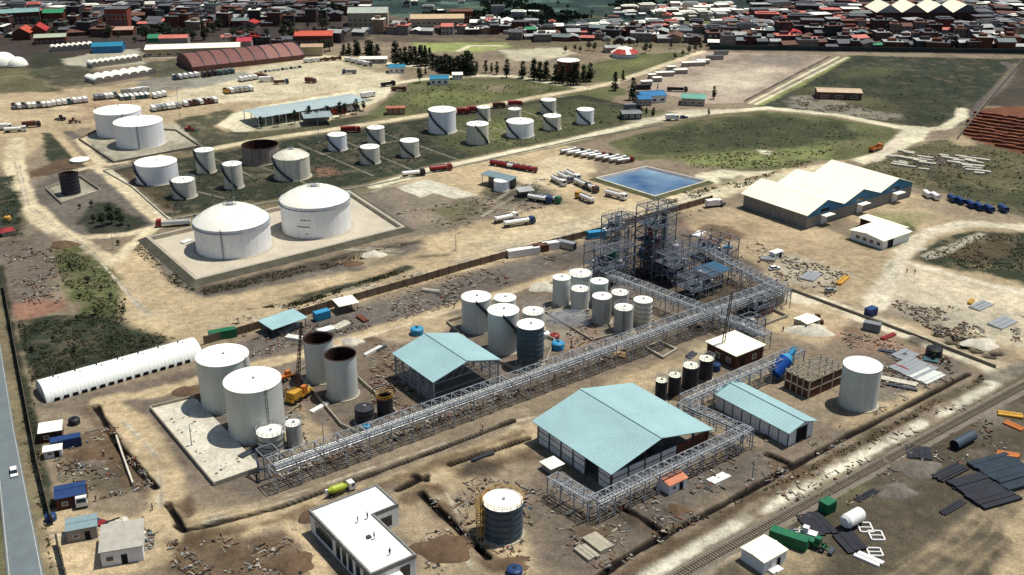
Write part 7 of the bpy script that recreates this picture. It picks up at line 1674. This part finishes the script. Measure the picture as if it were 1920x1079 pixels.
for x,y,k,z,lb in [(671,980,2,ZR-.35,'person in a red jacket crouched on the white office roof'),(689,973,1,ZR-.35,'person in dark clothes beside the red jacketed one on the roof'),(702,1011,3,ZR-.35,'person in navy standing mid way on the office roof'),(731,1041,1,ZR-.35,'person in dark clothes near the front end of the office roof'),
   (286,957,3,0,'person in navy on the dirt road, the nearer to the trench end'),(269,981,1,0,'person in dark clothes on the dirt road left of the other walker'),(415,1011,1,0,'person in dark clothes alone on the lower dirt road'),(180,940,1,0,'person in dark clothes right of the white cab lorry'),(195,857,0,0,'person in an orange jacket in the lower left yard'),(150,985,3,0,'person in navy behind the gate house, left one'),(157,989,1,0,'person in dark clothes behind the gate house, right one'),
   (852,578,1,0,'person in dark clothes on the track left of the tank cluster'),(1468,622,1,0,'person in dark clothes on pale dirt near the racks'),(905,806,0,0,'person in an orange jacket beside the main rack'),(1040,712,2,0,'person in a red jacket under the main rack'),(700,738,1,0,'person in dark clothes beside the containment wall'),(1232,726,0,0,'person in orange on the dirt road by the small dark tanks'),(1638,765,3,0,'person in navy beside the lone pale tank'),
   (1398,922,0,0,'person in an orange jacket at the long trench'),(1700,512,1,0,'person in dark clothes on the right plain, left one'),(1715,514,3,0,'person in navy on the right plain, right one'),(570,172,3,0,'person in navy before the canopy, leftmost walker'),(595,168,1,0,'person in dark before the canopy, middle walker'),(630,165,0,0,'person in orange before the canopy, rightmost walker')]: person(x,y,k,lb,z)
# ================================================================= POLES
def pole(x,y,yt,lb,arm=True):
    p = G(x,y); h = Hgt(p,yt); t = thing('lamp_pole',lb,'lamp pole',p,ANG_A); MB().tube((0,0,-.2),(0,0,h),.16,8,r2=.09).build('post',steel,t); MB().box(-.4,.4,-.4,.4,-.2,.3).build('footing',concrete,t)
    if arm: MB().bar((0,0,h-.1),(1.4,0,h+.2),.09).build('arm',steel,t); MB().box(1.1,1.8,-.18,.18,h+.12,h+.28).build('lamp_head',steel_dark,t)
for a in [(340,242,166,'tall lamp pole behind the right cone roofed tank'),(438,372,315,'lamp pole in front of the slim cream tank'),(326,420,386,'lamp pole by the red cab lorry'),(562,340,300,'lamp pole beside the cream domed tank'),(360,838,796,'thin pole on the rubble platform'),(598,268,208,'lamp pole at the forecourt exit'),(1100,215,165,'lamp pole above the far right tank'),(985,76,34,'tall white mast in the far centre settlement'),(608,840,792,'thin pole behind the left end of the rack'),(213,468,440,'signal pole at the road fork on the left'),(1410,960-60,860,'lamp pole near the workshop gable'),(855,470,440,'lamp pole in the truck yard')]: pole(*a)

# take away the models that no place on the ground needed
for o in [o for o in bpy.data.objects if o.parent is None and o.get('label') == 'x x x x']:
    for c in list(o.children):
        for g_ in list(c.children): bpy.data.objects.remove(g_)
        bpy.data.objects.remove(c)
    bpy.data.objects.remove(o)

# thin pale dust or steam drifting at the foot of the silos
p = G(1068,606); me = MB(); me.lathe([(.01,-1.0)]+[(math.cos(a),math.sin(a)) for a in [i*math.pi/12 for i in range(-5,6)]]+[(.01,1.0)],24); o = me.build('steam', bpy.data.materials.new('steam'), None, p+Vector((0,0,1.4))); o.scale = (8,5,2.6)
m = o.data.materials[0]; m.use_nodes = True; n_ = m.node_tree.nodes; n_.remove(n_['Principled BSDF']); pv_ = n_.new('ShaderNodeVolumePrincipled'); pv_.inputs['Color'].default_value = (.85,.9,1,1); pv_.inputs['Density'].default_value = .10
m.node_tree.links.new(pv_.outputs[0], n_['Material Output'].inputs['Volume']); tag(o,'thin pale bluish steam drifting low beside the silos','steam',kind='stuff')
